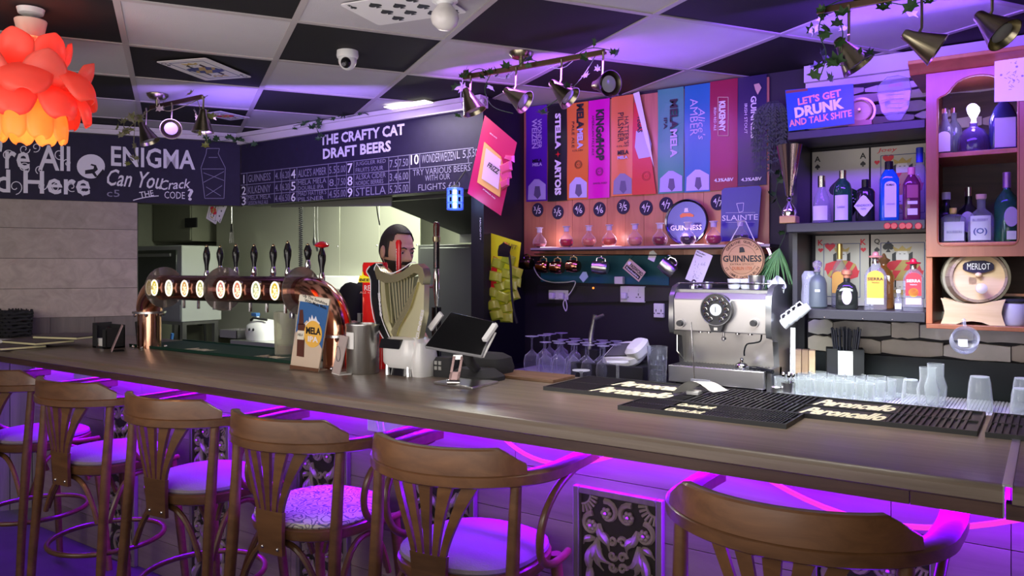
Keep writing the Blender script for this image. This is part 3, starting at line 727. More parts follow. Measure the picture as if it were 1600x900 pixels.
# cabinets in the dark left part of the kitchen
c1 = thing('wall_cabinet', 'olive-grey kitchen wall cabinet with a small dark switch, left of the steel sheets', 'cabinet', (0,0,0))
xa, xb = XX(240,4.7), XX(336,4.7)
MB().box((xa,4.45,1.78),(xb-.01,4.9,2.5)).obj('body', kc, c1, bevel=.004); 
MB().box((xa+.01,4.435,1.79),((xa+xb)/2-.12,4.45,2.48)).obj('door', kc, c1, bevel=.003); MB().box(((xa+xb)/2-.11,4.435,1.79),(xb-.02,4.45,2.48)).obj('door', kc, c1, bevel=.003)
MB().box((XX(290,4.43),4.42,ZZ(290,356,4.43)),(XX(308,4.43),4.435,ZZ(290,341,4.43))).obj('switch', BLKM, c1, bevel=.002)
c2 = thing('tall_cabinet', 'tall olive cabinet with shelves standing under the wall cabinet in the kitchen', 'cabinet', (0,0,0))
MB().box((XX(286,4.65),4.65,.0),(XX(334,4.65)-.03,4.66,1.70)).obj('door', kc, c2); MB().box((XX(300,4.65),4.64,1.35),(XX(316,4.65),4.65,1.66)).obj('louvre', BLKM, c2); MB().box((XX(286,4.65),4.66,.0),(XX(334,4.65)-.03,4.95,1.74)).obj('body', kc, c2)
ov = thing('oven', 'white-framed oven with a glass door in the kitchen beside the oak wall', 'oven', (0,3.95,0))
x0, x1 = XX(214,3.95), XX(284,3.95); z0, z1 = ZZ(250,501,3.95), ZZ(250,384,3.95)
MB().box((x0,0,z0),(x1,.4,z1)).obj('body', mat('oven_white', (.5,.53,.5), .3), ov, bevel=.006)
MB().box((x0+.02,-.012,z0+.18),(x1-.07,0,z1-.04)).obj('door', mat('oven_glass', (.05,.06,.05), .12), ov, bevel=.008)
MB().box((x0+.02,-.03,z1-.1),(x1-.14,-.012,z1-.07)).obj('handle', STEELD, ov, bevel=.004)
MB().box((x0+.03,-.002,z0+.02),(x1-.02,.0,z0+.15)).obj('drawer', mat('oven_white', (.5,.53,.5), .3), ov)
os_ = thing('oven_stand', 'dark steel stand under the white-framed oven in the kitchen', 'stand', (0,3.95,0)); MB().box((x0+.02,.02,z0-.03),(x1-.02,.38,z0-.0005)).box((x0+.02,.02,0),(x0+.06,.06,z0-.03)).box((x1-.06,.02,0),(x1-.02,.06,z0-.03)).box((x0+.02,.34,0),(x0+.06,.38,z0-.03)).box((x1-.06,.34,0),(x1-.02,.38,z0-.03)).obj('frame', STEELD, os_)
ho = thing('hose', 'coiled black hose hanging under the cabinets in the kitchen', 'hose', W(315,485,y=4.62))
MB().tube([(.13*math.cos(k*.35)*(1-.006*k),-.02*math.sin(k*.1),.15*math.sin(k*.35)*(1-.004*k)) for k in range(54)], .012, 8).obj('coil', BLKM, ho)
MB().tube([(.05,.0,-.12),(.06,0,-.3),(.03,0,-.6)], .012, 8).obj('tail', BLKM, ho)
bc = thing('kitchen_brush', 'blue-handled brush standing in the kitchen behind the copper pillar', 'brush', W(266,545,y=3.4))
MB().tube([(-.02,0,-.1),(0,0,.0),(.03,0,.12)], .012, 8).obj('handle', mat('blue_plastic', (.05,.16,.42), .4), bc); MB().box((-.05,-.02,-.16),(.03,.02,-.09)).obj('head', mat('blue_plastic', (.05,.16,.42), .4), bc, bevel=.01)
bt = thing('spray_bottle', 'white plastic bottle on the kitchen counter left of the steel sheets', 'bottle', (-5.45,4.1,.941))
MB().loft([(.05,.035,-.02),(.055,.04,0),(.055,.04,.12),(.03,.03,.15),(.018,.018,.17)], 16).obj('body', WHT, bt); MB().box((-.05,-.02,.17),(.02,.02,.2)).obj('trigger', mat('blue_plastic', (.05,.16,.42), .4), bt, bevel=.005)
hl = thing('white_helmet', 'white rounded tub with black vents on the kitchen counter behind the taps', 'container', tuple((lambda v: (v.x, 4.12, .941))(W(412,548,y=4.12))))
MB().loft([(.14,.12,-.02,2.6),(.15,.13,.04,2.6),(.14,.12,.10,2.4),(.09,.08,.14,2.2),(.03,.03,.15,2)], 24).obj('shell', WHT, hl)
MB().tube([(-.10,-.05,.14),(0,-.1,.165),(.12,-.06,.15)], .01, 8).obj('strap', BLKM, hl)
for k in range(2): MB().ball((-.02+.05*k,-.125,.07), (.012,.008,.012), 10, 6).obj('vent', BLKM, hl)
tr = thing('steel_tray', 'shallow stainless tub on the kitchen counter left of the white tub', 'tray', (XX(372,4.1),4.1,.921))
MB().box((-.12,-.1,0),(.12,.1,.006)).box((-.12,-.1,0),(.12,-.094,.07)).box((-.12,.094,0),(.12,.1,.07)).box((-.12,-.1,0),(-.114,.1,.07)).box((.114,-.1,0),(.12,.1,.07)).obj('tub', STEEL, tr)
# extractor hood with baffle filters
hd = thing('extractor_hood', 'dark extractor hood with slanting baffle filters under the beer menu', 'extractor hood', (0,0,0))
xh0, xh1 = XX(613,3.7), -2.62
MB().box((xh0-.55,3.55,1.935),(xh1,3.57,2.2)).obj('fascia', STEELD, hd)
MB().prism([(3.58,2.0),(4.45,1.79),(4.45,1.75),(3.58,1.94)], xh0, xh1, 'x').obj('filter_frame', BLKM, hd)
for k in range(11):
    x = xh0+.02+k*(xh1-xh0-.05)/11
    a = Vector((x,3.62,1.945)); b = Vector((x+.07,4.3,1.79)); mb = MB()
    mb.tube([a, b], 1, sec=[(-.018,-.006),(.018,-.006),(.018,.006),(-.018,.006)], up=(0,0,1)); mb.obj('baffle', STEEL, hd)
MB().box((xh0,4.4,1.70),(xh1,4.45,1.80)).obj('grease_rail', STEELD, hd)
pn = thing('steel_lip', 'plain grey steel strip below the beer menu, left of the extractor hood', 'panel', (0,3.46,0))
MB().prism(pp([(424,300),(613,296),(612,322),(424,324)], 3.46), -.004, .004).obj('strip', mat('dull_steel', (.30,.31,.27), .45, .6), pn)
dr = thing('fridge', 'tall dark grey steel fridge standing behind the chrome beer tap', 'fridge', (0,4.15,0))
fx0 = XX(653,4.15)
MB().box((fx0,0,0),(-2.62,.44,1.68)).obj('body', mat('fridge_grey', (.12,.125,.12), .35, .5), dr, bevel=.004)
MB().box((fx0+.03,-.02,.1),(-2.66,0,1.66)).obj('door', mat('fridge_grey', (.12,.125,.12), .35, .5), dr, bevel=.006)
MB().box((fx0+.05,-.05,1.1),(fx0+.07,-.02,1.4)).obj('handle', STEEL, dr, bevel=.004)
# hanging utensils and coiled cord
zr = W(362,330,y=4.45).z+.1; ur = thing('utensil_rail', 'thin rail fixed to the kitchen steel with utensils hanging from it', 'rail', (0,0,0)); MB().tube([(XX(345,4.45),4.45,zr+.006),(XX(512,4.45),4.45,zr+.006)], .006, 8).tube([(XX(347,4.45),4.45,zr+.006),(XX(347,4.45),4.61,zr+.006)], .005, 8).tube([(XX(510,4.45),4.45,zr+.006),(XX(510,4.45),4.61,zr+.006)], .005, 8).obj('rod', STEELD, ur)
ut = thing('serving_fork', 'long steel serving fork hanging in front of the steel sheets', 'utensil', W(362,330,y=4.45))
MB().tube([(0,0,.1),(0,0,-.12)], .006, 8).obj('handle', STEEL, ut); MB().prism([(-.02,-.2),(.02,-.2),(.012,-.1),(-.012,-.1)], -.002,.002).obj('neck', STEELD, ut)
for k in range(3): MB().tube([(-.02+.02*k,0,-.19),(-.028+.028*k,0,-.3)], .004, 6).obj('tine', STEEL, ut)
for (px, l_, lab) in ((491,.27,'dark steel ladle hanging behind the tap with the red cap'),(496,.32,'thin dark skimmer hanging behind the tap with the red cap')):
    u = thing('utensil', lab, 'utensil', (XX(px,4.45),4.45,zr-.1)); MB().tube([(0,0,.1),(0,0,-l_*.5),(.004,0,-l_)], [.004,.005,.009], 8).obj('handle', STEELD, u); MB().loft([(.012,.004,-l_-.07),(.022,.008,-l_-.04),(.008,.006,-l_)], 12).obj('bowl', STEELD, u)
cr_ = thing('coiled_cord', 'black coiled telephone-style cord hanging in front of the kitchen steel', 'cord', W(470,318,y=3.6))
mb = MB(); hh = ZZ(470,318,3.6)-ZZ(470,432,3.6)
mb.tube([(.012*math.cos(k*.9),.012*math.sin(k*.9),-hh*k/260) for k in range(261)], .004, 5); mb.obj('coil', BLKM, cr_)
cbx = thing('cable', 'thin black cable hanging above the bartender', 'cable', W(588,318,y=3.6)); MB().tube([(0,0,0),(.01,0,-.06),(.03,0,-.14)], .004, 6).obj('wire', BLKM, cbx)
sh = thing('wall_box', 'pale plastic ledge fixed to the kitchen steel between taps and bartender', 'shelf', W(520,442,y=4.5)); MB().box((-.30,-.1,-.05),(.30,.09,.06)).obj('ledge', WHT, sh, bevel=.006)
# insect lamp
il = thing('insect_lamp', 'glowing blue-white caged lamp hanging at the right end of the beer menu', 'lamp', W(711,311,y=3.25))
MB().lathe([(.010,-.05),(.012,.05)], 12).obj('tube', mat('uv_tube', (.5,.6,1), .3, emit=(.45,.6,1), es=9), il)
LB = mat('blue_lens', (.1,.2,.9), .3, emit=(.02,.08,.8), es=.7)
for k in range(10):
    a = 2*PI*k/10; MB().tube([(.042*math.cos(a),.042*math.sin(a),-.055),(.042*math.cos(a),.042*math.sin(a),.055)], .003, 5).obj('cage_bar', LB, il)
for z in (-.055,-.02,.018,.055): MB().tube([(.042*math.cos(2*PI*k/20),.042*math.sin(2*PI*k/20),z) for k in range(20)], .004, 6, closed=True).obj('cage_ring', LB, il)
MB().lathe([(.03,.055),(.035,.06),(.01,.075)], 16).obj('cap', BLKM, il); MB().tube([(0,0,.07),(0,.05,.12),(0,.09,.16)], .004, 6).obj('hanger', BLKM, il)
point('insect_glow', W(711,311,y=3.19), .8, (.35,.5,1), .03)

# ================================================================== BEER TOWER
tw = thing('beer_tower', 'copper bridge beer tower with eight lit badges standing on the bar', 'beer tower', (0,0,0))
TY = 2.25; tz_ = ZZ(300,450,TY); r_t = .062
CPT = mat('copper_tube', (.80,.42,.27), .16, 1); xL, xR = -3.88, -2.46
xl2 = XX(262,TY); xr2 = XX(478,TY)
MB().tube([(xl2,TY,tz_),(xr2,TY,tz_)], r_t, 40).obj('crossbar', mat('copper_dark', (.42,.17,.14), .2, 1), tw)
def elbow(x0, x1, zlow):
    P_ = [(x0+(x1-x0)*(1-math.cos(a)), TY, zlow+(tz_-zlow)*math.sin(a)) for a in [PI/2*k/12 for k in range(13)]]
    return MB().tube(P_, [r_t*(1.0+.12*math.sin(PI*k/12)) for k in range(13)], 32, cap=False)
zk = ZZ(237,487,TY)
elbow(xL, xl2, zk).obj('elbow', CPT, tw); elbow(xR, xr2, zk-.05).obj('elbow', CPT, tw)
for x, zk2 in ((xL, zk), (xR, zk-.05)):
    MB().loft([(.058,.058,BAR),(.058,.058,zk2)], 40, M=Matrix.Translation((x,TY,0))).obj('pillar', CPT, tw)
    MB().lathe([(.058,-.008),(.082,-.008),(.082,.002),(.06,.004)], 32, M=Matrix.Translation((x,TY,zk2))).obj('collar', STEEL, tw)
    for k in range(6):
        a = k*PI/3+.3; MB().ball((x+.072*math.cos(a),TY+.072*math.sin(a),zk2-.014), (.008,.008,.012), 8, 6).obj('bolt', CHROME, tw)
    for k in range(4):
        a = k*PI/2+.6; MB().ball((x+.085*math.cos(a),TY+.085*math.sin(a),BAR+.006), (.009,.009,.01), 8, 6).obj('bolt', CHROME, tw)
FLG = mat('smoked_acrylic', (.35,.30,.28), .08, .35, trans=.6, ior=1.3)
for px in (257, 349, 471):
    x = XX(px, TY); MB().tube([(x-.004,TY,tz_),(x+.004,TY,tz_)], .105, 40).obj('flange', FLG, tw)
cols = [(.9,.75,.05),(.75,.8,.65),(.8,.45,.15),(.55,.6,.25),(.75,.3,.3),(.8,.28,.2),(.5,.6,.35),(.8,.62,.08)]
for k, px in enumerate((242,264.5,289,313.5,345.5,371.5,400.5,430)):
    Yb = TY-r_t-.006; x = XX(px, Yb); M = Matrix.Translation((x,Yb,tz_))
    hw, hh = .026, .036
    ov_ = [(hw*math.cos(2*PI*i/24), hh*math.sin(2*PI*i/24)) for i in range(24)]
    t = thing('tap_badge', None, None); t.parent = tw; t.location = (x,Yb,tz_)
    MB().prism([(a*1.16,b*1.14) for a, b in ov_], .0, .05, smooth=True).obj('housing', BRASS, t)
    MB().tube([(a*1.05,-.003,b*1.05) for a, b in ov_], .0035, 6, closed=True).obj('lit_ring', mat('badge_ring', (1,.95,.8), .3, emit=(1,.92,.72), es=1.2), t)
    MB().prism(ov_, -.002, .0).obj('face', mat('badge_face%d' % k, cols[k], .3, emit=tuple(c*.22 for c in cols[k]), es=.55), t)
    em = MB()
    for (ex, ez, er) in ((0,.017,.0055),(-.007,.006,.006),(.007,.005,.006),(0,-.003,.008),(-.010,-.015,.006),(.009,-.016,.007),(0,-.024,.005),(.013,-.006,.004)):
        em.prism([(ex+er*math.cos(j*PI/4), ez+er*.9*math.sin(j*PI/4)) for j in range(8)], -.004, -.002)
    em.obj('emblem', mat('badge_emblem', (.95,.88,.7), .4, emit=(.9,.8,.5), es=.7), t)
    # nozzle under the tube is on the far side
    MB().tube([(x,TY+r_t*.8,tz_-.02),(x,TY+r_t+.03,tz_-.05),(x,TY+r_t+.03,tz_-.11)], .008, 8).obj('spout', CHROME, tw)
hp = [(323,382,435),(344,383,428),(368.5,381,430),(397,381,430),(427,381,430),(449.5,376,432),(481,380,420),(503,384,440)]
for k, (px, y0, y1) in enumerate(hp):
    Yh = TY+.09; w = W(px,y0,y=Yh); b = ZZ(px,y1,Yh)
    t = thing('tap_handle', None, None); t.parent = tw; t.location = (w.x,Yh,b)
    H = w.z-b
    MB().tube([(0,0,0),(0,-.03,-.02)], .009, 8).lathe([(.011,-.04),(.011,.0),(.014,.005),(.014,.02),(.010,.04)], 16).obj('shank', CHROME, t)
    MB().lathe([(.009,.04),(.011,H*.4),(.017,H*.58),(.018,H*.72),(.012,H*.86),(.008,H*.93)], 16).obj('grip', BLKG, t)
    if k != 7: MB().lathe([(.009,H*.93),(.009,H*.95),(.004,H*.96),(.006,H*.98),(.003,H*1.0)], 12).obj('finial', BRASS, t)
    else: MB().lathe([(.006,H*.93),(.028,H*.97),(.033,H*1.02),(.024,H*1.08),(.008,H*1.12)], 20).obj('finial', RED, t)
# ================================================================== ON THE BAR, LEFT TO RIGHT
def on(px, py, z=BAR): v = W(px, py, z=z); return v
w = W(10,527,z=BAR); bk = thing('wicker_basket', 'black wicker basket at the far left end of the bar', 'basket', (w.x-.05,w.y+.04,BAR))
for k in range(7):
    z = .02+.021*k; s = 1+.012*k
    MB().tube([(s*.12*math.copysign(abs(math.cos(a))**.5, math.cos(a)), s*.085*math.copysign(abs(math.sin(a))**.5, math.sin(a)), z+.004*math.sin(a*12+k*PI)) for a in [2*PI*i/40 for i in range(40)]], .0105, 6, closed=True).obj('weave', BLKM, bk)
MB().box((-.11,-.075,.0),(.11,.075,.012)).obj('base', BLKM, bk)
for k in range(24):
    a = 2*PI*k/24; c, s = math.copysign(abs(math.cos(a))**.5, math.cos(a)), math.copysign(abs(math.sin(a))**.5, math.sin(a)); MB().tube([(.12*c,.085*s,0),(.131*c,.093*s,.165)], .004, 5).obj('stake', BLKM, bk)
bx = thing('paper_stack', 'white folded paper lying in front of the basket at the far left', 'paper', tuple(W(14,531,z=BAR+.03)))
MB().box((-.10,-.05,-.03),(.10,.05,-.008)).obj('sheet', WHTP, bx, bevel=.004); MB().box((-.10,-.045,-.008),(.10,.05,.0)).obj('sheet', WHTP, bx, bevel=.003); bx.rotation_euler[2] = .5
men = mat('menu_cover', (.05,.035,.05), .45); pg = mat('cream_pages', (.75,.7,.42), .7)
for k, (px, py, rz, lab) in enumerate(((110,538,.32,'dark menu with cream pages, uppermost of those at the left end of the bar'),(60,541,.12,'dark menu lying partly under another at the left end of the bar'),(22,543,-.1,'dark menu nearest the left edge of the photo'))):
    w = W(px,py,z=BAR); t = thing('menu', lab, 'menu', (w.x,w.y,BAR+.0175*(2-k)+.001), rz)
    MB().box((-.15,-.105,0),(.15,.105,.003)).obj('cover', men, t); MB().box((-.147,-.102,.003),(.147,.102,.013)).obj('pages', pg, t); MB().box((-.15,-.105,.013),(.15,.105,.017)).obj('cover', men, t)
nb = thing('napkin_box', 'black napkin box standing between the menus and the copper pillar', 'box', tuple(on(170,543)))
MB().box((-.07,-.05,0),(.07,.05,.01)).box((-.07,-.05,0),(-.062,.05,.13)).box((.062,-.05,0),(.07,.05,.11)).box((-.07,.042,0),(.07,.05,.12)).box((-.07,-.05,0),(-.03,-.044,.12)).box((.03,-.05,0),(.07,-.044,.1)).obj('body', BLKM, nb, bevel=.002); MB().box((-.05,-.035,.01),(.05,.035,.05)).obj('napkins', WHTP, nb)
cs = thing('cutlery_pot', 'tall black pot just left of the copper pillar', 'pot', tuple(on(203,543)+Vector((-.02,.1,0))))
MB().lathe([(.045,0),(.055,.13),(.052,.13),(.042,.01)], 20).obj('pot', BLKM, cs)
for k in range(5): MB().tube([(-.02+.01*k,.01*(k%2),.02),(-.035+.018*k,.012*(k%3),.19+.012*(k%2))], .005, 6).obj('handle', BLKM, cs)
def easel(name, label, px, py, wd, ht, lean, rz, face, back=WHTP):
    t = thing(name, label, 'sign', tuple(on(px,py)), rz)
    MB().prism([(-.0,0),(.004,0),(.004+lean,ht),(lean,ht)], -wd/2, wd/2, 'x').obj('face', face, t, bevel=.001)
    MB().box((-wd/2,0,0),(wd/2,.06,.003)).obj('foot', back, t); return t
e = easel('acrylic_sign', 'small pinkish upright acrylic sign on the bar between menus and copper pillar', 173, 549, .09, .13, .05, -.45, mat('pink_print', (.45,.3,.32), .4), ACRYL)
e = easel('acrylic_sign', 'small pale upright sign with a round emblem right of the beer card', 524, 585, .075, .15, .035, -.35, mat('pale_print', (.5,.42,.40), .5))
MB().tube([(.022*math.cos(2*PI*k/20),.015-.004,.08+.03*math.sin(2*PI*k/20)) for k in range(20)], .001, 4, closed=True).obj('emblem', BLKM, e)
# green bar mat
GRN = mat('green_rubber', (.004,.035,.022), .55); CREAM = mat('cream_print', (.75,.70,.5), .7)
a, b = XX(246,2.38), W(455,570,z=BAR).x
gm = thing('bar_mat', 'dark green rubber bar mat with cream script under the beer tower', 'bar mat', ((a+b)/2,2.38,BAR))
MB().box((-(b-a)/2,-.16,0),((b-a)/2,.16,.008)).obj('base', GRN, gm, bevel=.002); MB().box((-(b-a)/2,-.16,.008),((b-a)/2,-.15,.014)).box((-(b-a)/2,.15,.008),((b-a)/2,.16,.014)).obj('rim', GRN, gm)
for px0, px1, py in ((278,345,549),(383,455,561)):
    xa, xb = W(px0,py,z=BAR).x, W(px1,py,z=BAR).x; txt('Birra Moretti', CREAM, gm, ((xa+xb)/2-gm.location.x, -.08, .008), (1,0,0), (0,1,0), xb-xa, .075, bold=.05, shear=.4)
# pitcher
pt = thing('glass_pitcher', 'ribbed glass pitcher with amber beer in its bottom behind the beer card', 'pitcher', tuple(on(445,556)))
H = .21
MB().loft([(.043,.043,0),(.046,.046,.01),(.052,.052,H),(.049,.049,H),(.043,.043,.012)], 36, cap=(True,True)).obj('body', clearg('ribbed_glass', (.8,.8,.72), .30, .6, .2, (.65,.66,.55)), pt)
MB().lathe([(.042,.013),(.044,.05)], 28).obj('beer', mat('amber_liquid', (.35,.12,.03), .1, trans=.5), pt); MB().box((.052,-.02,H-.03),(.075,.0,H)).obj('spout', CHROME, pt, bevel=.004)
# beer card
t = thing('beer_card', 'tall beer advertising card with blue sky, lemon-yellow oval and bottle picture', 'sign', tuple(W(483,580,z=BAR)))
o_ = t.location; Yc = o_.y
cardp = mat('card_paper', (.62,.5,.38), .6)
P0 = pp([(453,576),(497,581),(515.5,469),(469,459.5)], Yc, o_)
def cz_(pts, y0, y1, mt, nm): return MB().prism(pp(pts, Yc, o_), y0, y1).obj(nm, mt, t)
cz_([(453,576),(497,581),(515.5,467),(469,459.5)], 0, .006, cardp, 'card')
cz_([(459,540),(469,470),(514,477),(503,545),(480,500),(462,520)], -.001, 0, mat('sky_print', (.03,.12,.33), .6), 'sky_print')
cz_([(468.5,460.5),(515,468),(513.7,477.5),(467,470)], -.0015, 0, mat('cream_paper', (.75,.72,.6), .6), 'title_band')
n_ = 26; cz_([(489.5+14*math.cos(2*PI*k/n_), 522+21*math.sin(2*PI*k/n_)) for k in range(n_)], -.0025, 0, mat('lemon_print', (.85,.48,.08), .5), 'oval')
cz_([(466,506),(477,506),(475,558),(464,556)], -.0022, 0, mat('bottle_brown', (.10,.03,.02), .4), 'bottle_print'); cz_([(469,484),(474,484),(475,507),(467,507)], -.0022, 0, mat('bottle_brown', (.1,.03,.02), .4), 'bottle_print')
cz_([(466,516),(476.5,517),(475.5,531),(465,530)], -.003, 0, MATS['cream_paper'], 'bottle_label')
cz_([(477,507),(483,502),(484,495),(486,500),(488,492),(491,500),(494,494),(496,501),(500,505),(498,510),(480,509)], -.0024, 0, CHALK, 'ship_print')
cz_([(453.5,570),(498,576),(497,581),(453,576)], -.001, 0, mat('brown_print', (.14,.06,.03), .6), 'base_band')
tp('Up The Sunshine', BLK, t, 473, 512, 468.5, 6, Yc, tilt=-.22, bold=.02, lift=.002); tp('With Mela Mela', BLK, t, 476, 511, 475, 5, Yc, tilt=-.22, bold=.02, lift=.002)
tp('MELA', BLK, t, 479, 502, 517, 11, Yc, tilt=-.03, bold=.04, lift=.0035); tp('IPA', CHALK, t, 482, 498, 530, 9, Yc, tilt=-.03, bold=.03, lift=.0035); tp('MELA', BLK, t, 466.5, 474.5, 523, 4, Yc, lift=.004)
MB().box((-.03,.006,0),(.03,.07,.004)).obj('foot', cardp, t)
# black menu with R
t = thing('black_menu', 'black upright menu lettered R standing behind the steel shaker', 'menu', tuple(W(543,560,z=BAR)+Vector((0,.12,0))))
MB().box((-.05,-.006,0),(.06,.006,.20)).obj('board', BLKM, t, bevel=.001); MB().box((-.052,-.008,.16),(-.03,.008,.202)).obj('clip', STEEL, t); txt('R', CHALK, t, (.0,-.006,.165), (1,0,0), (0,0,1), .02, .028, shear=.3); MB().box((-.05,-.0,0),(.06,.05,.006)).obj('foot', BLKM, t)
# steel shaker
w = on(568,587); t = thing('steel_shaker', 'tall stainless steel tumbler with a white note stuck on it', 'tumbler', (XX(567,w.y+.06),w.y+.06,BAR)); 
MB().loft([(.062,.062,0),(.065,.065,.004),(.066,.066,.185),(.069,.069,.19),(.069,.069,.196),(.062,.062,.196),(.061,.061,.01)], 40, cap=(True,True)).obj('body', STEEL, t)
mb = MB(); vs = []; n = 7
for k in range(n):
    a = math.radians(-118+7*k)
    for z in (.10,.165): vs.append((.0675*math.cos(a), .0675*math.sin(a), z))
mb.add(vs, [(2*k,2*k+2,2*k+3,2*k+1) for k in range(n-1)], True).obj('note', WHTP, t, fix=False)
# red tap tower
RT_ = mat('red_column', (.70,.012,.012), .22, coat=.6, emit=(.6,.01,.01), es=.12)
t = thing('red_beer_font', 'glossy red beer font with a yellow castle logo between shaker and harp', 'beer font', (XX(575,2.34),2.34,BAR)); o_ = t.location
x0, x1 = XX(559,2.30)-o_.x, XX(592,2.30)-o_.x; zt_ = ZZ(575,410,2.30)-BAR
MB().loft([((x1-x0)/2,.03,0,3,(x0+x1)/2),((x1-x0)/2,.03,zt_-.012,3,(x0+x1)/2),((x1-x0)/2*.94,.026,zt_,3,(x0+x1)/2)], 32).obj('column', RT_, t)
YF = 2.305
MB().prism(pp([(561,437),(563,430),(566,431),(567,424),(569,430),(577,433),(588,434),(587,441),(561,441)], YF, o_), YF-o_.y-.003, YF-o_.y).obj('logo', mat('yellow_logo', (.9,.75,.02), .4, emit=(.7,.55,.01), es=.3), t)
tp('RED', CHALK, t, 570, 586, 450, 8, YF, lift=.003); tp('ALE 4.3', mat('pale_red', (.75,.35,.3), .5), t, 563, 582, 457, 3.5, YF, lift=.003)
tp('BEER', BLK, t, 563, 586, 437.5, 4.5, YF, bold=.03, lift=.005)
# red handle
t = thing('tap_handle', 'slim red beer tap handle rising in front of the bartender', 'tap handle', (XX(623,2.40),2.40,ZZ(623,430,2.40))); H = ZZ(623,375,2.4)-ZZ(623,430,2.4)
MB().loft([(.010,.008,0,4),(.011,.008,H*.8,4),(.013,.009,H*.93,4),(.008,.006,H,3)], 20).obj('grip', RED, t); MB().tube([(0,0,0),(0,0,BAR-t.location.z)], .008, 8).obj('shaft', CHROME, t)
txt('SMITHWICKS', CHALK, t, (-.004,-.0085,H*.45), (0,0,1), (-1,0,0), H*.6, .006)
# harp font
HY = 2.27
t = thing('harp_beer_font', 'golden harp-shaped beer font with black band on a white base', 'beer font', (XX(637,HY),HY,BAR)); o_ = t.location
GOLD = mat('satin_gold', (.52,.47,.26), .25, .9); GOLDS = mat('pale_gold', (.72,.68,.42), .3, .8)
def hpz(pts, y0, y1, mt, nm, bev=.0): return MB().prism(pp(pts, HY, o_), y0, y1).obj(nm, mt, t, bevel=bev)
bandL = [(588,416),(596,411),(599,413),(595,421),(601,432),(602,470),(606,498),(620,530),(612,532),(597,505),(590,470),(589,436),(583,424)]
hpz(bandL, -.035, .0, BLKG, 'black_band', .002)
def edge(P_, w, y, mt, nm):
    mb = MB(); Q = pp(P_, HY, o_); mb.tube([(a, y, b) for a, b in smooth2(Q, 4)], w, 6); return mb.obj(nm, mt, t)
def smooth2(Q, n): return [(p.x, p.y) for p in smooth([(a, b, 0) for a, b in Q], n)]
edge([(588,416),(583,424),(589,437),(590,470),(597,505),(612,532)], .0022, -.037, CHALK, 'white_edge'); edge([(599,412),(595,421),(602,433),(603,470),(607,498),(620,529)], .0018, -.037, CHALK, 'white_edge')
hpz([(599,414),(606,423),(622,430),(640,424),(655,413),(663,412),(671,419),(674,432),(671,446),(666,440),(664,428),(658,426),(645,434),(628,441),(612,442),(600,436),(596,422)], -.04, .0, GOLD, 'neck', .006)
edge([(599,412),(608,421),(622,427),(638,421),(653,411),(661,410)], .002, -.041, CHALK, 'white_edge')
hpz([(602,436),(609,442),(611,468),(616,500),(628,530),(618,530),(607,500),(603,470)], -.03, .0, GOLDS, 'pillar', .004)
hpz([(664,428),(671,446),(670,490),(662,532),(628,530),(625,512),(640,484),(655,455)], -.03, .0, GOLDS, 'soundbox', .004)
hpz([(655,455),(664,440),(652,480),(634,512),(628,530),(622,517)], -.042, -.03, GOLD, 'soundboard', .003)
ba = hpz([(609,440),(660,430),(655,458),(622,515),(614,490)], .0, .01, mat('harp_back', (.10,.10,.06), .5), 'back')
for k in range(9):
    a = pp([(613+4.7*k,442-1.1*k)], HY, o_)[0]; b = pp([(618+3.4*k if k < 1 else 620+3.5*k, 509-6.2*k)], HY, o_)[0]
    MB().tube([(a[0],-.018,a[1]),(b[0],-.018,b[1])], .0020, 5).obj('string', mat('string_gold', (.8,.75,.5), .3, .6), t)
ta = txt('GUINNESS', CHALK, t, (XX(594,HY-.036)-o_.x,-.036,ZZ(594,475,HY)-o_.z), (-.12,0,1), (-1,0,-.12), .095, .012, bold=.02)
ta = txt('GUINNESS', CHALK, t, (XX(655,HY-.036)-o_.x,-.031,ZZ(655,505,HY)-o_.z), (.28,0,1), (-1,0,.28), .115, .014, bold=.02)
MB().loft([(.085,.06,.03,3,.0),(.098,.07,.05,3,.0),(.10,.07,.10,3),(.085,.06,.14,3),(.06,.045,.15,3)], 32).obj('base', mat('base_white', (.72,.72,.70), .25, coat=.4), t)
MB().loft([(.075,.055,.0,3),(.07,.05,.035,3)], 24).obj('foot', BLKG, t); MB().prism([(-.085,.105),(.02,.105),(.03,.142),(-.075,.142)], -.072,-.05).obj('label_window', BLKG, t, bevel=.004)
MB().loft([(.032,.05,.0,3,.085),(.038,.06,.06,3,.085),(.035,.05,.13,3,.08),(.02,.03,.15,3,.06)], 24).obj('side_shell', MATS['base_white'], t)
for s in (-.06,.05): MB().loft([(.012,.012,0,2,s,-.05),(.008,.01,.04,2,s,-.05)], 12).obj('leg', CHROME, t)
# chrome tap with black handle
TYc = 2.46; t = thing('chrome_tap', 'tall beer tap with black and chrome handle right of the harp', 'beer tap', (XX(682,TYc),TYc,BAR))
z = lambda py: ZZ(682,py,TYc)-BAR
MB().tube([(0,0,0),(0,0,z(480)+.0)], .02, 16).obj('column', BLKG, t)
MB().lathe([(.006,z(480)),(.009,z(470)),(.012,z(462)),(.015,z(450)),(.013,z(430)),(.009,z(420)),(.008,z(418))], 16).obj('valve', CHROME, t)
MB().tube([(-.04,0,z(448)),(0,0,z(447))], .008, 10).obj('spout', CHROME, t)
MB().tube([(0,0,z(420)),(0,0,z(378))], .0125, 12).obj('grip', BLKG, t); MB().tube([(.008,-.012,z(418)),(.008,-.012,z(350))], .003, 6).obj('rail', CHROME, t)
MB().lathe([(.014,z(378)),(.016,z(376)),(.016,z(370)),(.013,z(369))], 16).obj('ring', BRASS, t); MB().lathe([(.013,z(369)),(.014,z(353)),(.012,z(349)),(.005,z(347))], 16).obj('top', mat('handle_dark', (.08,.02,.015), .15), t)
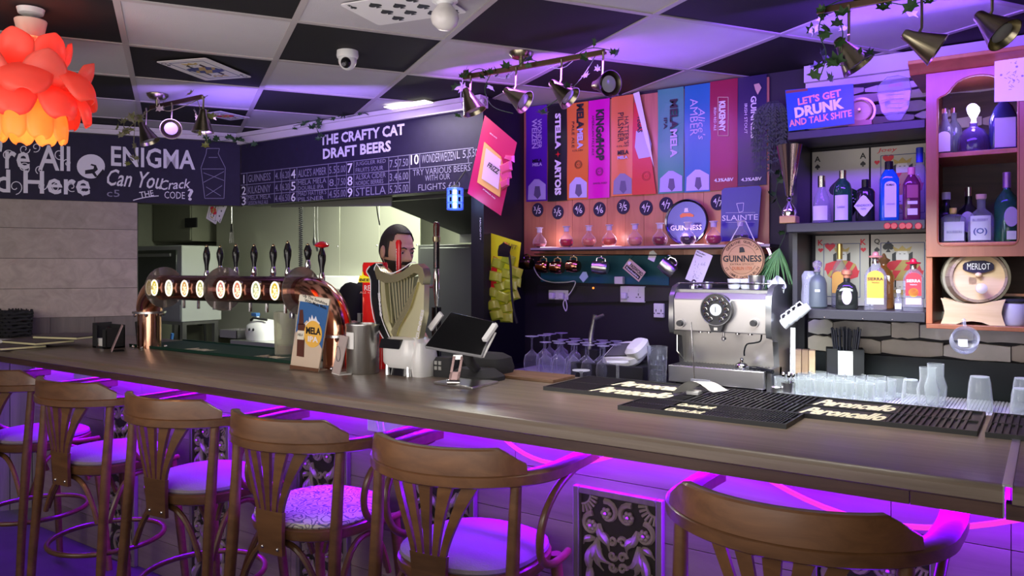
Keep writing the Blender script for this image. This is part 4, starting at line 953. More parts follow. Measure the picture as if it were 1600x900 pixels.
# POS tablet on stand
PY = 2.13
t = thing('tablet', 'black tilted touch-screen till in the middle of the bar, its white-edged screen turned up', 'tablet', (XX(745,2.33),2.33,BAR))
o_ = t.location
def P3(px, py, y): v = W(px, py, y=y); return v-o_
A_, B_, C_, D_ = P3(663,541,2.02), P3(752,556,2.02), P3(775,503,2.16), P3(704,487,2.16)
nrm = (B_-A_).cross(D_-A_).normalized()
if nrm.y > 0: nrm = -nrm
def plate(q, th0, th1, mt, nm, par=t):
    vs = [p+nrm*th0 for p in q]+[p+nrm*th1 for p in q]; return MB().add(vs, [(0,1,2,3),(7,6,5,4),(0,4,5,1),(1,5,6,2),(2,6,7,3),(3,7,4,0)]).obj(nm, mt, par, bevel=.002)
cen = (A_+B_+C_+D_)/4
plate([A_,B_,C_,D_], -.012, -.001, mat('grey_shell', (.25,.25,.26), .4), 'shell'); plate([cen+(p-cen)*.97 for p in (A_,B_,C_,D_)], -.001, .001, mat('screen_black', (.008,.008,.009), .12), 'screen')
cr = P3(768,520,2.10); 
MB().tube([P3(755,558,2.04), P3(774,520,2.12)], [.004,.004], 6).obj('side_bar', WHT, t)
MB().tube([P3(757,532,2.06), P3(774,507,2.12)], 1, sec=[(-.010,-.007),(.010,-.007),(.010,.007),(-.010,.007)], up=(0,1,0)).obj('card_reader', WHT, t, bevel=.002)
MB().tube([P3(672,514,2.3)+Vector((0,.0,0)), P3(690,490,2.3)], 1, sec=[(-.012,-.006),(.012,-.006),(.012,.006),(-.012,.006)], up=(0,1,0)).obj('rear_clip', WHT, t, bevel=.002)
MB().tube([cen-nrm*.01, cen-nrm*.06+Vector((0,.0,-.05)), Vector((0,0,.03))], .018, 12).obj('arm', BLKM, t)
MB().loft([(.11,.07,0,3),(.11,.07,.015,3),(.07,.05,.04,3)], 28).obj('foot', BLKM, t)
t = thing('receipt_printer', 'black till device under the tilted tablet', 'printer', (XX(752,2.44),2.44,BAR))
MB().loft([(.12,.075,0,4),(.13,.08,.03,4),(.12,.07,.07,4),(.09,.05,.085,4)], 32).obj('body', BLKM, t); MB().box((-.1,-.09,.02),(.1,-.07,.035)).obj('slot', STEELD, t)
t = thing('card_machine', 'small black cradle with grey switches beside the harp base', 'cradle', tuple(W(697,588,z=BAR)))
MB().loft([(.045,.035,0,4),(.045,.035,.06,4),(.035,.03,.075,4)], 24, M=Matrix.Rotation(.1,4,'Z')).obj('body', BLKM, t)
for k in range(4): MB().cbox((-.02+.02*(k%2),-.037,.035+.02*(k//2)), (.013,.004,.014)).obj('key', mat('grey_key', (.3,.3,.28), .5), t)
# phone stand plate
t = thing('phone_stand', 'small metal phone stand on a flat square plate at the front of the bar', 'stand', tuple(W(730,602,z=BAR)))
o_ = t.location
q4 = [W(678,600,z=BAR),W(738,609,z=BAR),W(779,599,z=BAR),W(722,592,z=BAR)]
MB().add([p-o_ for p in q4]+[p-o_+Vector((0,0,.009)) for p in q4], [(3,2,1,0),(4,5,6,7),(0,1,5,4),(1,2,6,5),(2,3,7,6),(3,0,4,7)]).obj('plate', STEEL, t, bevel=.002)
b0 = W(708,601,z=BAR+.009)-o_
u = Vector((.35,.0,1)).normalized(); rx = Vector((.85,.53,0))
def bar3(a, b, w, th, mt, nm):
    d = (b-a).normalized(); s = rx.normalized()*w/2; n = d.cross(rx.normalized())*th
    return MB().add([a-s,a+s,b+s,b-s,a-s+n,a+s+n,b+s+n,b-s+n], [(0,1,2,3),(7,6,5,4),(0,4,5,1),(1,5,6,2),(2,6,7,3),(3,7,4,0)]).obj(nm, mt, t, bevel=.001)
top = W(716,556,y=b0.y+o_.y+.03)-o_
PINKM = mat('rose_metal', (.55,.38,.38), .25, .8)
sh_ = rx.normalized()*.014
bar3(b0-sh_, top-sh_, .010, .004, PINKM, 'upright'); bar3(b0+sh_, top+sh_, .010, .004, PINKM, 'upright'); bar3(top-Vector((0,0,.014)), top+Vector((.001,0,.004)), .038, .004, STEEL, 'crosspiece')
bar3(b0, b0+(top-b0)*.45, .038, .004, PINKM, 'lower_plate'); MB().tube([b0-rx*.02+Vector((0,0,.008)), b0+rx*.024+Vector((0,0,.008))], .009, 14).obj('hinge', CHROME, t)
# bar mats (ribbed black rubber)
RUB = mat('black_rubber', (.018,.019,.022), .42)
def barmat(label, x0, x1, y0, y1, text=None, tx=None, step=.0125, diamond=False):
    t = thing('bar_mat', label, 'bar mat', ((x0+x1)/2,(y0+y1)/2,BAR)); w, d = x1-x0, y1-y0
    MB().box((-w/2,-d/2,0),(w/2,d/2,.006)).box((-w/2,-d/2,.006),(w/2,-d/2+.006,.013)).box((-w/2,d/2-.006,.006),(w/2,d/2,.013)).box((-w/2,-d/2+.006,.006),(-w/2+.006,d/2-.006,.013)).box((w/2-.006,-d/2+.006,.006),(w/2,d/2-.006,.013)).box((-w/2,-.003,.006),(w/2,.003,.012)).obj('base', RUB, t)
    n = int((w-.02)/step); mb = MB()
    for k in range(n):
        x = -w/2+.012+k*step
        if tx and tx[0]-(x0+x1)/2 < x < tx[1]-(x0+x1)/2: continue
        for (a, b) in ((-d/2+.009,-.006),(.006,d/2-.009)):
            mb.box((x,a,.006),(x+step*.42,b,.012))
    o = mb.obj('ribs', RUB, t); o['kind'] = 'stuff'
    if text:
        xc = (tx[0]+tx[1])/2-(x0+x1)/2; MB().box((tx[0]-(x0+x1)/2,-d/2+.008,.006),(tx[1]-(x0+x1)/2,d/2-.008,.008)).obj('print_pad', RUB, t)
        for yy in (-d/4,d/4): txt(text, CREAM, t, (xc,yy,.008), (1,0,0), (0,1,0), (tx[1]-tx[0])*.97, d*.36, bold=.045, shear=.45)
    return t
y0m, y1m = W(1527,682,z=BAR).y, W(1537,650,z=BAR).y
barmat('long black ribbed bar mat with cream script right of the espresso machine', W(1080,630,z=BAR).x, W(1532,670,z=BAR).x, y0m, y1m, 'Peroncello', (W(1235,655,z=BAR).x, W(1385,660,z=BAR).x), .0155)
barmat('black ribbed bar mat at the right edge of the photo on the bar flap', W(1545,668,z=BAR).x, .55, y0m, y1m, step=.0155)
yA = W(965,640,z=BAR).y; 
barmat('small black bar mat lying nearest the front edge of the bar', W(962,641,z=BAR).x, W(1228,671,z=BAR).x, yA, y0m-.006, 'Cactus Jack', (W(1050,640,z=BAR).x, W(1115,645,z=BAR).x), .008)
barmat('black ribbed bar mat with cream script behind the phone stand', W(838,612,z=BAR).x, W(1078,632,z=BAR).x-.006, y0m+.0, y1m-.0, 'Peroncello', (W(915,615,z=BAR).x, W(1062,625,z=BAR).x-.02), .008)
t = thing('tray', 'low wooden drip tray edge behind the phone stand', 'tray', (W(805,596,z=BAR).x,2.47,BAR)); MB().box((-.16,-.08,0),(.14,.08,.012)).obj('board', wood('tray_wood', (.1,.05,.025), (.2,.11,.06), 0, 3, 10), t, bevel=.002)
# ================================================================== BANNERS ON THE BACK WALL
BY = Y1-.017
def col(n, c, r=.45): return mat(n, c, r)
ban = [
 ('purple WEIZEN', 822.7,855.6,168,168-5,315,314,(.10,.015,.36)),
 ('black STELLA ARTOIS', 856.7,887,167,162,315,313.5,(.012,.01,.014)),
 ('orange MELA MELA pale ale', 887,920,163,158,312,311,(.70,.17,.03)),
 ('magenta KING OF HOP', 920,953,158,153,310.5,309,(.66,.0,.42)),
 ('peach-orange PILSNER', 956,990,152,147,306.5,305,(.74,.20,.06)),
 (None,),
 ('pale teal MELA IPA', 1028.5,1069,141,136,303,301,(.05,.30,.24)),
 ("blue Alice's AMBER", 1070,1111,135,129,301,299,(.01,.17,.40)),
 ('crimson KILKENNY', 1110,1153,128,122.5,298,296,(.30,.01,.05)),
 ('navy GUINNESS', 1153,1198,122,118,291,289,(.02,.012,.07))]
LILAC = mat('lilac_print', (.55,.5,.75), .5)
def vt(s, mt, t, px, py0, py1, wpx, Yv, **k):    # vertical lettering reading downward, top at py0, bottom at py1
    o = t.location; z0, z1 = ZZ(px,py0,Yv), ZZ(px,py1,Yv); x = XX(px,Yv); w = abs(XX(px+wpx/2,Yv)-XX(px-wpx/2,Yv))
    return txt(s, mt, t, (x-o.x, Yv-o.y, (z0+z1)/2-o.z), (0,0,-1), (1,0,0), z0-z1, w, **k)
for i, b in enumerate(ban):
    if b[0] is None: continue
    nm, x0, x1, ya, yb2, yc, yd, c = b
    x = (XX(x0,BY)+XX(x1,BY))/2; z = ZZ((x0+x1)/2, (yc+yd)/2, BY)
    t = thing('banner', nm+' beer banner pinned to the pine boards', 'banner', (x,BY,z)); o_ = t.location
    # slightly wavy sheet
    w = XX(x1,BY)-XX(x0,BY); h = ZZ(x0,ya,BY)-z; vs = []; fs = []; nx, nz = 6, 10; r = random.Random(i)
    ph = r.uniform(0,6)
    for s in (0,1):
        for a in range(nz+1):
            for e in range(nx+1):
                y = -.002*math.sin(a*.9+ph)-.0015*math.cos(e*1.1+ph)-.0035
                vs.append((-w/2+w*e/nx, y-(.001 if s else 0), h*a/nz))
    N_ = (nx+1)*(nz+1)
    for a in range(nz):
        for e in range(nx):
            q0 = a*(nx+1)+e; fs += [(q0,q0+1,q0+nx+2,q0+nx+1),(N_+q0+nx+1,N_+q0+nx+2,N_+q0+1,N_+q0)]
    bm_ = mat('banner_%d' % i, c, .32, bump=.35, bscale=9)
    MB().add(vs, fs, True).obj('sheet', bm_, t, fix=False)
    Yv = BY-.009; m = (x0+x1)/2
    if i == 0:
        vt('WONDER', LILAC, t, m+4, 186, 232, 7, Yv, bold=.02); vt('WEIZEN', LILAC, t, m-4, 186, 232, 8, Yv, bold=.02)
        tp('MELA', BLK, t, 832, 847, 251, 5, Yv, bold=.04); tp('MELA', LILAC, t, 832, 847, 257, 5, Yv, bold=.04)
    if i == 1:
        vt('STELLA', CHALK, t, m, 177, 233, 9, Yv, bold=.05); vt('ARTOIS', CHALK, t, m, 249, 305, 10, Yv, bold=.05)
        sm = MB(); cx, cz = XX(m,Yv)-o_.x, ZZ(m,241,Yv)-o_.z; sm.prism([((.018 if k % 2 == 0 else .005)*math.cos(k*PI/4)+cx, (.018 if k % 2 == 0 else .005)*math.sin(k*PI/4)+cz) for k in range(8)], Yv-BY-.001, Yv-BY); sm.obj('star', RED, t)
    if i == 2:
        vt('MELA', BLK, t, m+3, 162, 201, 11, Yv, bold=.05); vt('MELA', LILAC, t, m+3, 201, 232, 9, Yv, bold=.05); vt('PALE ALE', BLK, t, m-8, 190, 231, 4, Yv)
        tp('4.3% ABV', BLK, t, 894, 911, 235, 3, Yv)
    if i == 3:
        vt('KINGofHOP', BLK, t, m+1, 171, 251, 13, Yv, bold=.05); vt('AMERICAN PALE ALE', BLK, t, m-10, 180, 243, 3.5, Yv); tp('BARREL AGED', BLK, t, 927, 948, 286, 3, Yv)
    if i == 4:
        vt("HATTER'S", BLK, t, m+6, 182, 225, 7, Yv); vt('PILSNER', BLK, t, m-3, 176, 222, 9, Yv); tp('4.3% ABV', BLK, t, 963, 983, 228, 3, Yv); tp('MELA', BLK, t, 965, 982, 238, 7, Yv, bold=.04); tp('MELA', LILAC, t, 965, 981, 246, 5, Yv, bold=.04)
    if i == 6:
        vt('MELA', BLK, t, m+4, 155, 202, 12, Yv, bold=.04); vt('MELA', LILAC, t, m+4, 202, 246, 11, Yv, bold=.04); vt('IPA', BLK, t, m-9, 184, 202, 5, Yv, bold=.03)
    if i == 7:
        vt("Alice's", LILAC, t, m+6, 168, 218, 11, Yv, shear=.2); vt('AMBER', LILAC, t, m-6, 154, 212, 12, Yv)
    if i == 8:
        vt('KILKENNY', CHALK, t, m-3, 158, 206, 10, Yv, bold=.05); vt('IRISH RED ALE', CHALK, t, m-14, 168, 204, 4, Yv)
        tp('4.3%ABV', CHALK, t, 1116, 1146, 281, 5.5, Yv, bold=.03)
        bx_ = MB(); q_ = pp([(1122,152),(1138,152),(1138,212),(1122,212)], Yv, o_)
        for k in range(4): strip(bx_, (q_[k][0],Yv-BY,q_[k][1]), (q_[(k+1)%4][0],Yv-BY,q_[(k+1)%4][1]), .003, NY)
        bx_.obj('label_frame', mat('tan_print', (.6,.42,.3), .5), t)
    if i == 9:
        vt('GUINNESS', CHALK, t, m+2, 150, 216, 9, Yv, bold=.03); vt('IRISH STOUT', CHALK, t, m-10, 162, 209, 4.5, Yv)
        tp('4.3%ABV', CHALK, t, 1158, 1190, 280, 5.5, Yv, bold=.03)
        hm = MB(); q_ = pp([(1178,132),(1186,130),(1190,137),(1184,148),(1180,140)], Yv, o_); hm.prism(q_, Yv-BY-.001, Yv-BY); hm.obj('harp_print', mat('tan_print', (.6,.42,.3), .5), t)
    # round seal and pale lower motif on the craft banners
    if i in (2,3,4,6,7,0):
        zc_ = {2:257,3:268,4:0,6:0,7:0,0:0}[i]
        if zc_:
            ring = MB(); cx, cz = XX(m,Yv)-o_.x, ZZ(m,zc_,Yv)-o_.z
            for rr in (.022,.016): ring.tube([(cx+rr*math.cos(2*PI*k/20),Yv-BY,cz+rr*math.sin(2*PI*k/20)) for k in range(20)], .0012, 4, closed=True)
            ring.obj('seal', BLK, t); txt('4.3', BLK, t, (cx,Yv-BY,cz), (1,0,0),(0,0,1), .018, .010)
        if i == 3: continue
        dm = {0:(.45,.38,.7),2:(.50,.45,.75),4:(.25,.22,.35),6:(.45,.42,.72),7:(.55,.5,.8)}[i]
        q_ = pp([(x0+2,yc-2.5),(x1-3,yd-2.5),(x1-3,yd-26),(m+3,yd-34),(m-4,yd-34),(x0+3,yc-24)], Yv+.001, o_)
        MB().prism(q_, Yv-BY+.0005, Yv-BY+.001).obj('motif', mat('motif_%d' % i, dm, .5), t)
        q_ = pp([(m-3,yc-24),(m+4,yc-24),(m+6,yc-10),(m+1,yc-4),(m-5,yc-10)], Yv, o_)
        MB().prism(q_, Yv-BY-.0005, Yv-BY).obj('motif_shield', mat('motif_dark', (.12,.1,.2), .5), t)
# tilted scarlet banner with its corner peeled over
t = thing('banner', 'scarlet beer banner hanging crooked, its pale upper corner peeled over', 'banner', (XX(1008,BY),BY,ZZ(1008,304,BY))); o_ = t.location
MB().prism(pp([(989.5,305),(1026.6,303),(1018,240),(1003,165),(992,160),(990,200)], BY, o_), -.012, -.011).obj('sheet', mat('banner_red', (.62,.035,.03), .32, bump=.3, bscale=9), t)
q_ = pp([(991,147),(1001,144),(1017,215),(1024,262),(1013,222)], BY, o_)
MB().add([(a, -.014-.02*k, b) for (a, b), k in zip(q_, (0,.2,.6,.2,1))], [(0,1,2,4),(2,3,4)]).obj('peeled_corner', WHTP, t, fix=False)
vt('VEGAS', BLK, t, 1000, 180, 207, 8, BY-.0125, bold=.04)
rg = MB(); cx, cz = XX(1010,BY-.0125)-o_.x, ZZ(1010,275,BY-.0125)-o_.z
for rr in (.024,.018): rg.tube([(cx+rr*math.cos(2*PI*k/20),-.0125,cz+rr*math.sin(2*PI*k/20)) for k in range(20)], .0012, 4, closed=True)
rg.obj('seal', mat('dark_red_print', (.3,.02,.02), .5), t); txt('4.3', MATS['dark_red_print'], t, (cx,-.0125,cz), (1,0,0),(0,0,1), .018, .01)
MB().prism(pp([(994,205),(1012,203),(1018,225),(1016,245),(998,248),(992,230)], BY-.0125, o_), -.0132, -.0125).obj('motif', LILAC, t)
# price discs
disc = [(840.5,328,'3,','5'),(872,331.6,'3,','5'),(904.7,327.4,'4','6'),(937,327,'4','6'),(974,323,'3','5'),(1009.7,324.8,'4','7'),(1041,320,'4','7'),(1122,316,'4','7')]
for k, (px, py, a, b) in enumerate(disc):
    w = W(px,py,y=Y1-.015); nb_ = ['purple','black','orange','magenta','peach','scarlet','teal','crimson'][k]
    t = thing('price_disc', 'round chalk price disc pinned under the %s banner' % nb_, 'price sign', w, group=None)
    MB().prism([(.037*math.cos(2*PI*j/28),.040*math.sin(2*PI*j/28)) for j in range(28)], -.005, 0).obj('disc', NAVY, t)
    txt(a, CHALK, t, (-.014,-.005,.006), (1,0,0), (0,0,1), None, .026); txt(b, CHALK, t, (.015,-.005,-.006), (1,0,0), (0,0,1), None, .03)
    s_ = MB(); strip(s_, (-.008,-.0055,-.024), (.010,-.0055,.026), .0025, NY); s_.obj('slash', CHALK, t)
# ------------------------------------------------------------------ flask shelf
SZ = ZZ(900,386,Y1-.17); sx0, sx1 = XX(829,Y1-.17), XX(1203,Y1-.17)
fs_ = thing('flask_shelf', 'long thin dark shelf holding the row of round flasks under the banners', 'shelf', (0,0,0))
MB().box((sx0,Y1-.17,SZ-.018),(sx1,Y1-.016,SZ)).obj('board', mat('shelf_dark', (.03,.02,.03), .35), fs_, bevel=.002)
MB().box((sx0,Y1-.172,SZ-.012),(sx1,Y1-.1705,SZ-.001)).obj('edge_strip', mat('pale_edge', (.35,.28,.32), .4), fs_)
LW = mat('lit_tile', (1,.85,.9), .4, emit=(1,.72,.85), es=1.3)
for px in (860,957,1064,1095):
    x = XX(px,Y1-.1); MB().box((x-.035,Y1-.15,SZ),(x+.035,Y1-.06,SZ+.004)).obj('light_pad', LW, fs_)
    point('shelf_glow', (x, Y1-.08, SZ+.05), .25, (1,.7,.8), .02)
FGL = clearg('flask_glass', (.97,.93,.97), .05, .8, .05, (.9,.8,.95))
fl_c = [('clear',None),('red',(.55,.01,.02)),('pale orange',(.8,.25,.12)),('orange',(.75,.14,.04)),('peach',(.85,.35,.22)),('dark red',(.28,.01,.02)),('near-black',(.03,.005,.02)),('deep crimson',(.35,.01,.05)),('black',(.012,.006,.02))]
fpx = [843,885,920,952,992,1031,1075,1115,1157]
proto = None
for k, px in enumerate(fpx):
    Yf = Y1-.13 if k != 0 else Y1-.11
    nm, c = fl_c[k]
    where = ['at the left end of the flask shelf','second from the left on the flask shelf','third from the left on the flask shelf','fourth from the left on the flask shelf','fifth from the left on the flask shelf','sixth on the flask shelf, left of the round mirror','in front of the round mirror tray','right of the round mirror tray','in front of the blue toast sign'][k]
    t = thing('flask', 'round glass flask, %s, %s' % ((nm+' liquid') if c else 'hardly any liquid', where), 'flask', (XX(px,Yf),Yf,SZ+.001), group=None)
    s = 1.0
    MB().lathe([(.018,0),(.030,.006),(.038,.022),(.039,.034),(.033,.05),(.018,.066),(.012,.076),(.012,.098),(.0155,.102)], 24).obj('glass', FGL, t)
    MB().lathe([(.014,.085),(.015,.108),(.021,.110),(.021,.114),(.004,.115)], 20).obj('stopper', mat('frosted_stopper', (.75,.7,.8), .5, trans=.4), t)
    lq = mat('liquid_'+nm.replace(' ','_').replace('-','_'), c or (.5,.12,.08), .08, trans=.35 if k < 6 else 0, coat=.5)
    h = .018 if c is None else .044
    MB().lathe([(.016,.003),(.028,.008),(.0355,.022),(.0365,.034),(.034,.043)][:(3 if c is None else 5)]+[(.001,h)], 24).obj('liquid', lq, t)
# round mirror tray
w = W(1073,347,y=Y1-.06)
t = thing('round_mirror', 'round violet-lit bar mirror lettered GUINNESS propped on the flask shelf', 'mirror', w)
MR = .112
MB().lathe([(MR*.9,-.004),(MR,-.002),(MR*1.03,.006),(MR,.014),(MR*.93,.010),(MR*.9,-.004)], 48, M=Matrix.Rotation(PI/2,4,'X'), cap=(False,False)).obj('rim', mat('dark_chrome', (.25,.22,.35), .15, 1), t)
MB().prism([(MR*.93*math.cos(2*PI*k/48), MR*.93*math.sin(2*PI*k/48)) for k in range(48)], -.004, .002).obj('glass', mat('mirror_face', (.08,.07,.30), .22, .8), t)
txt('GUINNESS', CHALK, t, (-.002,-.005,-.028), (1,0,0), (0,0,1), .165, .026, bold=.02)
MB().prism([(-.035,.035),(-.02,.045),(.02,.044),(.04,.034),(.036,.024),(.0,.028),(-.03,.022)], -.006, -.004).obj('red_print', RED, t)
MB().prism([(-.012,.05),(.012,.05),(.008,.07),(-.008,.07)], -.006, -.004).obj('pale_print', CHALK, t)
# toast sign
w0 = W(1158,375,y=Y1-.05)
t = thing('blue_sign', 'dark blue hanging sign with a harp outline lettered SLAINTE', 'sign', w0); o_ = t.location
Yt = Y1-.05
q_ = pp([(1126,378),(1184,372),(1190,294),(1186,290),(1132,294),(1128,298)], Yt, o_); MB().prism(q_, -.004, 0).obj('sheet', mat('blue_satin', (.05,.035,.28), .3, bump=.3, bscale=8), t)
tp('SLAINTE', CHALK, t, 1128, 1184, 340, 8.5, Yt-.0045, tilt=.0)
h_ = MB(); P_ = [(1151,318),(1162,317),(1161,330),(1155,332),(1151,318)]
for k in range(4): a, b = pp([P_[k],P_[k+1]], Yt-.0045, o_); strip(h_, (a[0],-.0045,a[1]), (b[0],-.0045,b[1]), .002, NY)
for yy in (332.5,347.5):
    a, b = pp([(1134,yy),(1180,yy-.5)], Yt-.0045, o_); strip(h_, (a[0],-.0045,a[1]), (b[0],-.0045,b[1]), .001, NY)
h_.obj('harp_print', CHALK, t)
# round wooden sign
Yw = Y1-.20
w0 = W(1159.5,405.5,y=Yw); t = thing('round_wood_sign', 'round wooden sign lettered GUINNESS hanging by a cord over the espresso machine', 'sign', w0)
RW = .5*(XX(1193,Yw)-XX(1125,Yw)); n_ = 40
RWD = wood('round_wood', (.50,.26,.11), (.66,.38,.18), 0, 3, 10, .45, 0, .8)
MB().prism([(RW*math.cos(2*PI*k/n_), RW*math.sin(2*PI*k/n_)) for k in range(n_)], 0, .014, smooth=True).obj('disc', RWD, t)
MB().tube([(RW*.96*math.cos(2*PI*k/n_),-.001,RW*.96*math.sin(2*PI*k/n_)) for k in range(n_)], .0022, 5, closed=True).tube([(RW*.66*math.cos(a),-.0005,RW*.66*math.sin(a)) for a in [math.radians(15+7.5*k) for k in range(21)]], .0009, 4).tube([(RW*.66*math.cos(a),-.0005,-RW*.66*math.sin(a)) for a in [math.radians(25+6.5*k) for k in range(21)]], .0009, 4).obj('ring', mat('brown_ink', (.07,.03,.015), .6), t)
txt('GUINNESS', BLK, t, (0,0,.004), (1,0,0), (0,0,1), RW*1.78, RW*.30, bold=.03)
txt('EXTRA STOUT', MATS['brown_ink'], t, (0,0,-RW*.22), (1,0,0), (0,0,1), RW*1.1, RW*.08); txt('DUBLIN 1759', mat('rust_ink', (.4,.1,.03), .6), t, (0,0,-RW*.40), (1,0,0), (0,0,1), RW*.9, RW*.16, bold=.02)
def arc_text(s, par, r, a0, a1, h, mt, inward=False):
    n = len(s)
    for i, ch in enumerate(s):
        if ch == ' ': continue
        a = math.radians(a0+(a1-a0)*(i+.5)/n); c_ = Vector((math.cos(a),0,math.sin(a)))
        up = -c_ if inward else c_; rt = Vector((up.z,0,-up.x))
        txt(ch, mt, par, c_*r, rt, up, None, h, bold=.02)
arc_text('GENUINE QUALITY', t, RW*.82, 150, 30, .013, MATS['brown_ink']); arc_text('ST JAMES GATE DUBLIN', t, RW*.82, 205, 335, .012, MATS['brown_ink'], True)
hp2 = MB().prism([(-.012,.032),(.013,.034),(.010,.050),(.003,.058),(-.012,.056)], -.002, 0).obj('harp_emblem', BLK, t)
MB().tube([(-RW*.55,.004,RW*.85),(-.01,.02,RW*1.75),(.01,.02,RW*1.75),(RW*.55,.004,RW*.85)], .0022, 6).obj('cord', WHTP, t)
# light tube behind it
t = thing('light_tube', 'curved glowing pink-white light tube beside the round wooden sign', 'lamp', (0,0,0))
MB().tube([W(a,b,y=Y1-.1) for a, b in smooth2([(1183,380),(1196,384),(1203,395),(1204,408),(1200,418)], 4)], .006, 8).obj('tube', mat('neon_pink', (1,.7,.95), .3, emit=(1,.55,.95), es=2.0), t)
# ------------------------------------------------------------------ rack under the shelf: mugs, teal board, sockets, cards
MB0 = thing('teal_board', 'dull teal board fixed under the flask shelf behind the hanging mugs', 'board', (0,0,0))
MB().prism(pp([(845,394),(1045,394),(1045,446),(845,440)], Y1-.006), Y1-.006, Y1-.001).obj('sheet', mat('teal_paint', (.01,.10,.14), .6), MB0)
def mug(name, label, px, py, mt, r, h, tilt, Yv, cat='mug', yaw=0):
    w = W(px,py,y=Yv); t = thing(name, label, cat, w, (math.radians(0), tilt, yaw))
    MB().loft([(r*.82,r*.82,-h/2),(r*.95,r*.95,-h/2+.012),(r*1.02,r*1.02,-.0),(r*.9,r*.9,h/2-.008),(r*.92,r*.92,h/2),(r*.87,r*.87,h/2),(r*.85,r*.85,-h/2+.01)], 28).obj('cup', mt, t)
    MB().tube([(r*.9,0,-h*.3),(r*1.35,0,-h*.28),(r*1.55,0,0),(r*1.35,0,h*.28),(r*.85,0,h*.3)], .0045, 8).obj('handle', BRASS if mt is COPM else CHROME, t)
    MB().tube([(r*1.5,0,0),(r*1.7,0,.0)], .003, 6).obj('hook', CHROME, t); return t
COPM = mat('copper_mug', (.72,.30,.20), .12, 1, bump=.25, bscale=60)
for k, (px, py) in enumerate(((823,412),(849,417),(871,418),(896,416))):
    mug('copper_mug', ['dark copper mug hanging furthest left under the flask shelf','hanging copper mug, second from the left','hanging copper mug, third from the left','hanging copper mug, rightmost of the four'][k], px, py, COPM if k else mat('dark_copper', (.2,.12,.08), .25, 1), .034, .068, -PI/2+.05, Y1-.13)
mug('steel_mug', 'plain steel mug hanging in front of the teal board', 938, 418, STEEL, .036, .08, -PI/2+.1, Y1-.12, yaw=.2)
mug('steel_mug', 'steel mug hanging tilted beside the white note card', 1043, 418, STEEL, .036, .082, -PI/2+.7, Y1-.14, yaw=.3)
r8 = thing('mug_rail', 'thin steel rail under the flask shelf from which the mugs hang', 'rail', (0,0,0)); MB().tube([W(835,397,y=Y1-.13), W(1050,399,y=Y1-.13)], .003, 6).obj('rod', CHROME, r8)
t = thing('white_cable', 'white flex looping under the copper mugs down to a plug', 'cable', (0,0,0))
MB().tube([W(a,b,y=Y1-.04) for a, b in smooth2([(833,405),(835,420),(845,435),(862,441),(885,441),(899,440),(893,455),(884,466),(880,475),(884,486),(886,478),(883,466)], 4)], .0032, 6).obj('flex', WHT, t)
def socket(label, px0, px1, py0, py1, plugs):
    x0, x1 = XX(px0,Y1-.02), XX(px1,Y1-.02); z0, z1 = ZZ(px0,py1,Y1-.02), ZZ(px0,py0,Y1-.02)
    t = thing('power_socket', label, 'socket', ((x0+x1)/2,Y1,(z0+z1)/2)); w, h = x1-x0, z1-z0
    MB().box((-w/2,-.02,-h/2),(w/2,-.002,h/2)).obj('plate', WHT, t, bevel=.003)
    MB().cbox((w*.2,-.022,h*.25), (w*.12,.004,h*.2)).cbox((-w*.2,-.022,h*.25), (w*.12,.004,h*.2)).obj('switch', WHT, t)
    for k in (-1,1): MB().cbox((w*.25*k,-.0205,-.0), (.004,.001,.012)).cbox((w*.25*k-.01,-.0205,-.015), (.009,.001,.004)).cbox((w*.25*k+.01,-.0205,-.015), (.009,.001,.004)).obj('pin_slot', BLKM, t)
    for a in plugs: MB().cbox((w*a,-.036,-h*.1), (.03,.03,.034)).obj('plug', WHT, t, bevel=.005)
    return t
socket('white double socket below the crooked password card', 969,1007,447,472,[-.28]); socket('white socket with two plugs under the copper mugs', 857,888,453,468,[-.25,.25])
socket('violet-lit white socket at the left shoulder of the espresso machine', 1021,1037,474,496,[])
t = thing('plug_adapter', 'small white plug adapter on the ledge left of the password card', 'plug', W(968,438,y=Y1-.03)); MB().cbox((0,0,0),(.05,.03,.04)).obj('body', WHT, t, bevel=.004)
t = thing('power_strip', 'black cable trunking with a small orange light under the teal board', 'trunking', (0,0,0))
MB().prism(pp([(838,446),(1050,450),(1050,470),(838,474)], Y1-.03), Y1-.018, Y1-.001).obj('trunk', mat('dark_plastic', (.025,.022,.03), .4), t); MB().ball(W(927,450,y=Y1-.02), .006, 8, 6).obj('pilot_light', mat('orange_led', (1,.3,.05), .3, emit=(1,.25,.03), es=2), t)
t = thing('password_card', 'crooked cardboard tag lettered PASSWORD above a white panel hanging over the double socket', 'sign', W(991,422,y=Y1-.1), (0,math.radians(38),0))
MB().box((-.058,-.002,-.032),(.058,.002,.032)).obj('card', mat('kraft_card', (.62,.5,.36), .7), t); txt('PASSWORD', BLK, t, (.01,-.002,.010), (1,0,0),(0,0,1), .088, .02, bold=.03)
MB().box((-.05,-.0028,-.024),(.05,-.002,-.004)).obj('black_panel', BLK, t); txt('freecheshire', CHALK, t, (0,-.003,-.014), (1,0,0),(0,0,1), .088, .012, bold=.02); MB().ball((-.042,-.002,.012), (.01,.001,.01), 12, 6).obj('round_print', CHALK, t)
MB().tube([(-.05,0,.03),(-.06,.03,.05)], .001, 5).obj('string', BLKM, t)
t = thing('note_card', 'tall pale note with a faint drawing hanging tilted left of the round wooden sign', 'note', W(1092,418,y=Y1-.16), (0,math.radians(22),0))
MB().box((-.043,-.0015,-.078),(.043,.0015,.078)).obj('paper', WHTP, t); txt('Wunder-', BLK, t, (-.014,-.0015,.068), (1,0,0),(0,0,1), .05, .009, bold=.02); txt('baum', BLK, t, (-.02,-.0015,.055), (1,0,0),(0,0,1), .035, .009, bold=.02)
dw = MB(); r = random.Random(3)
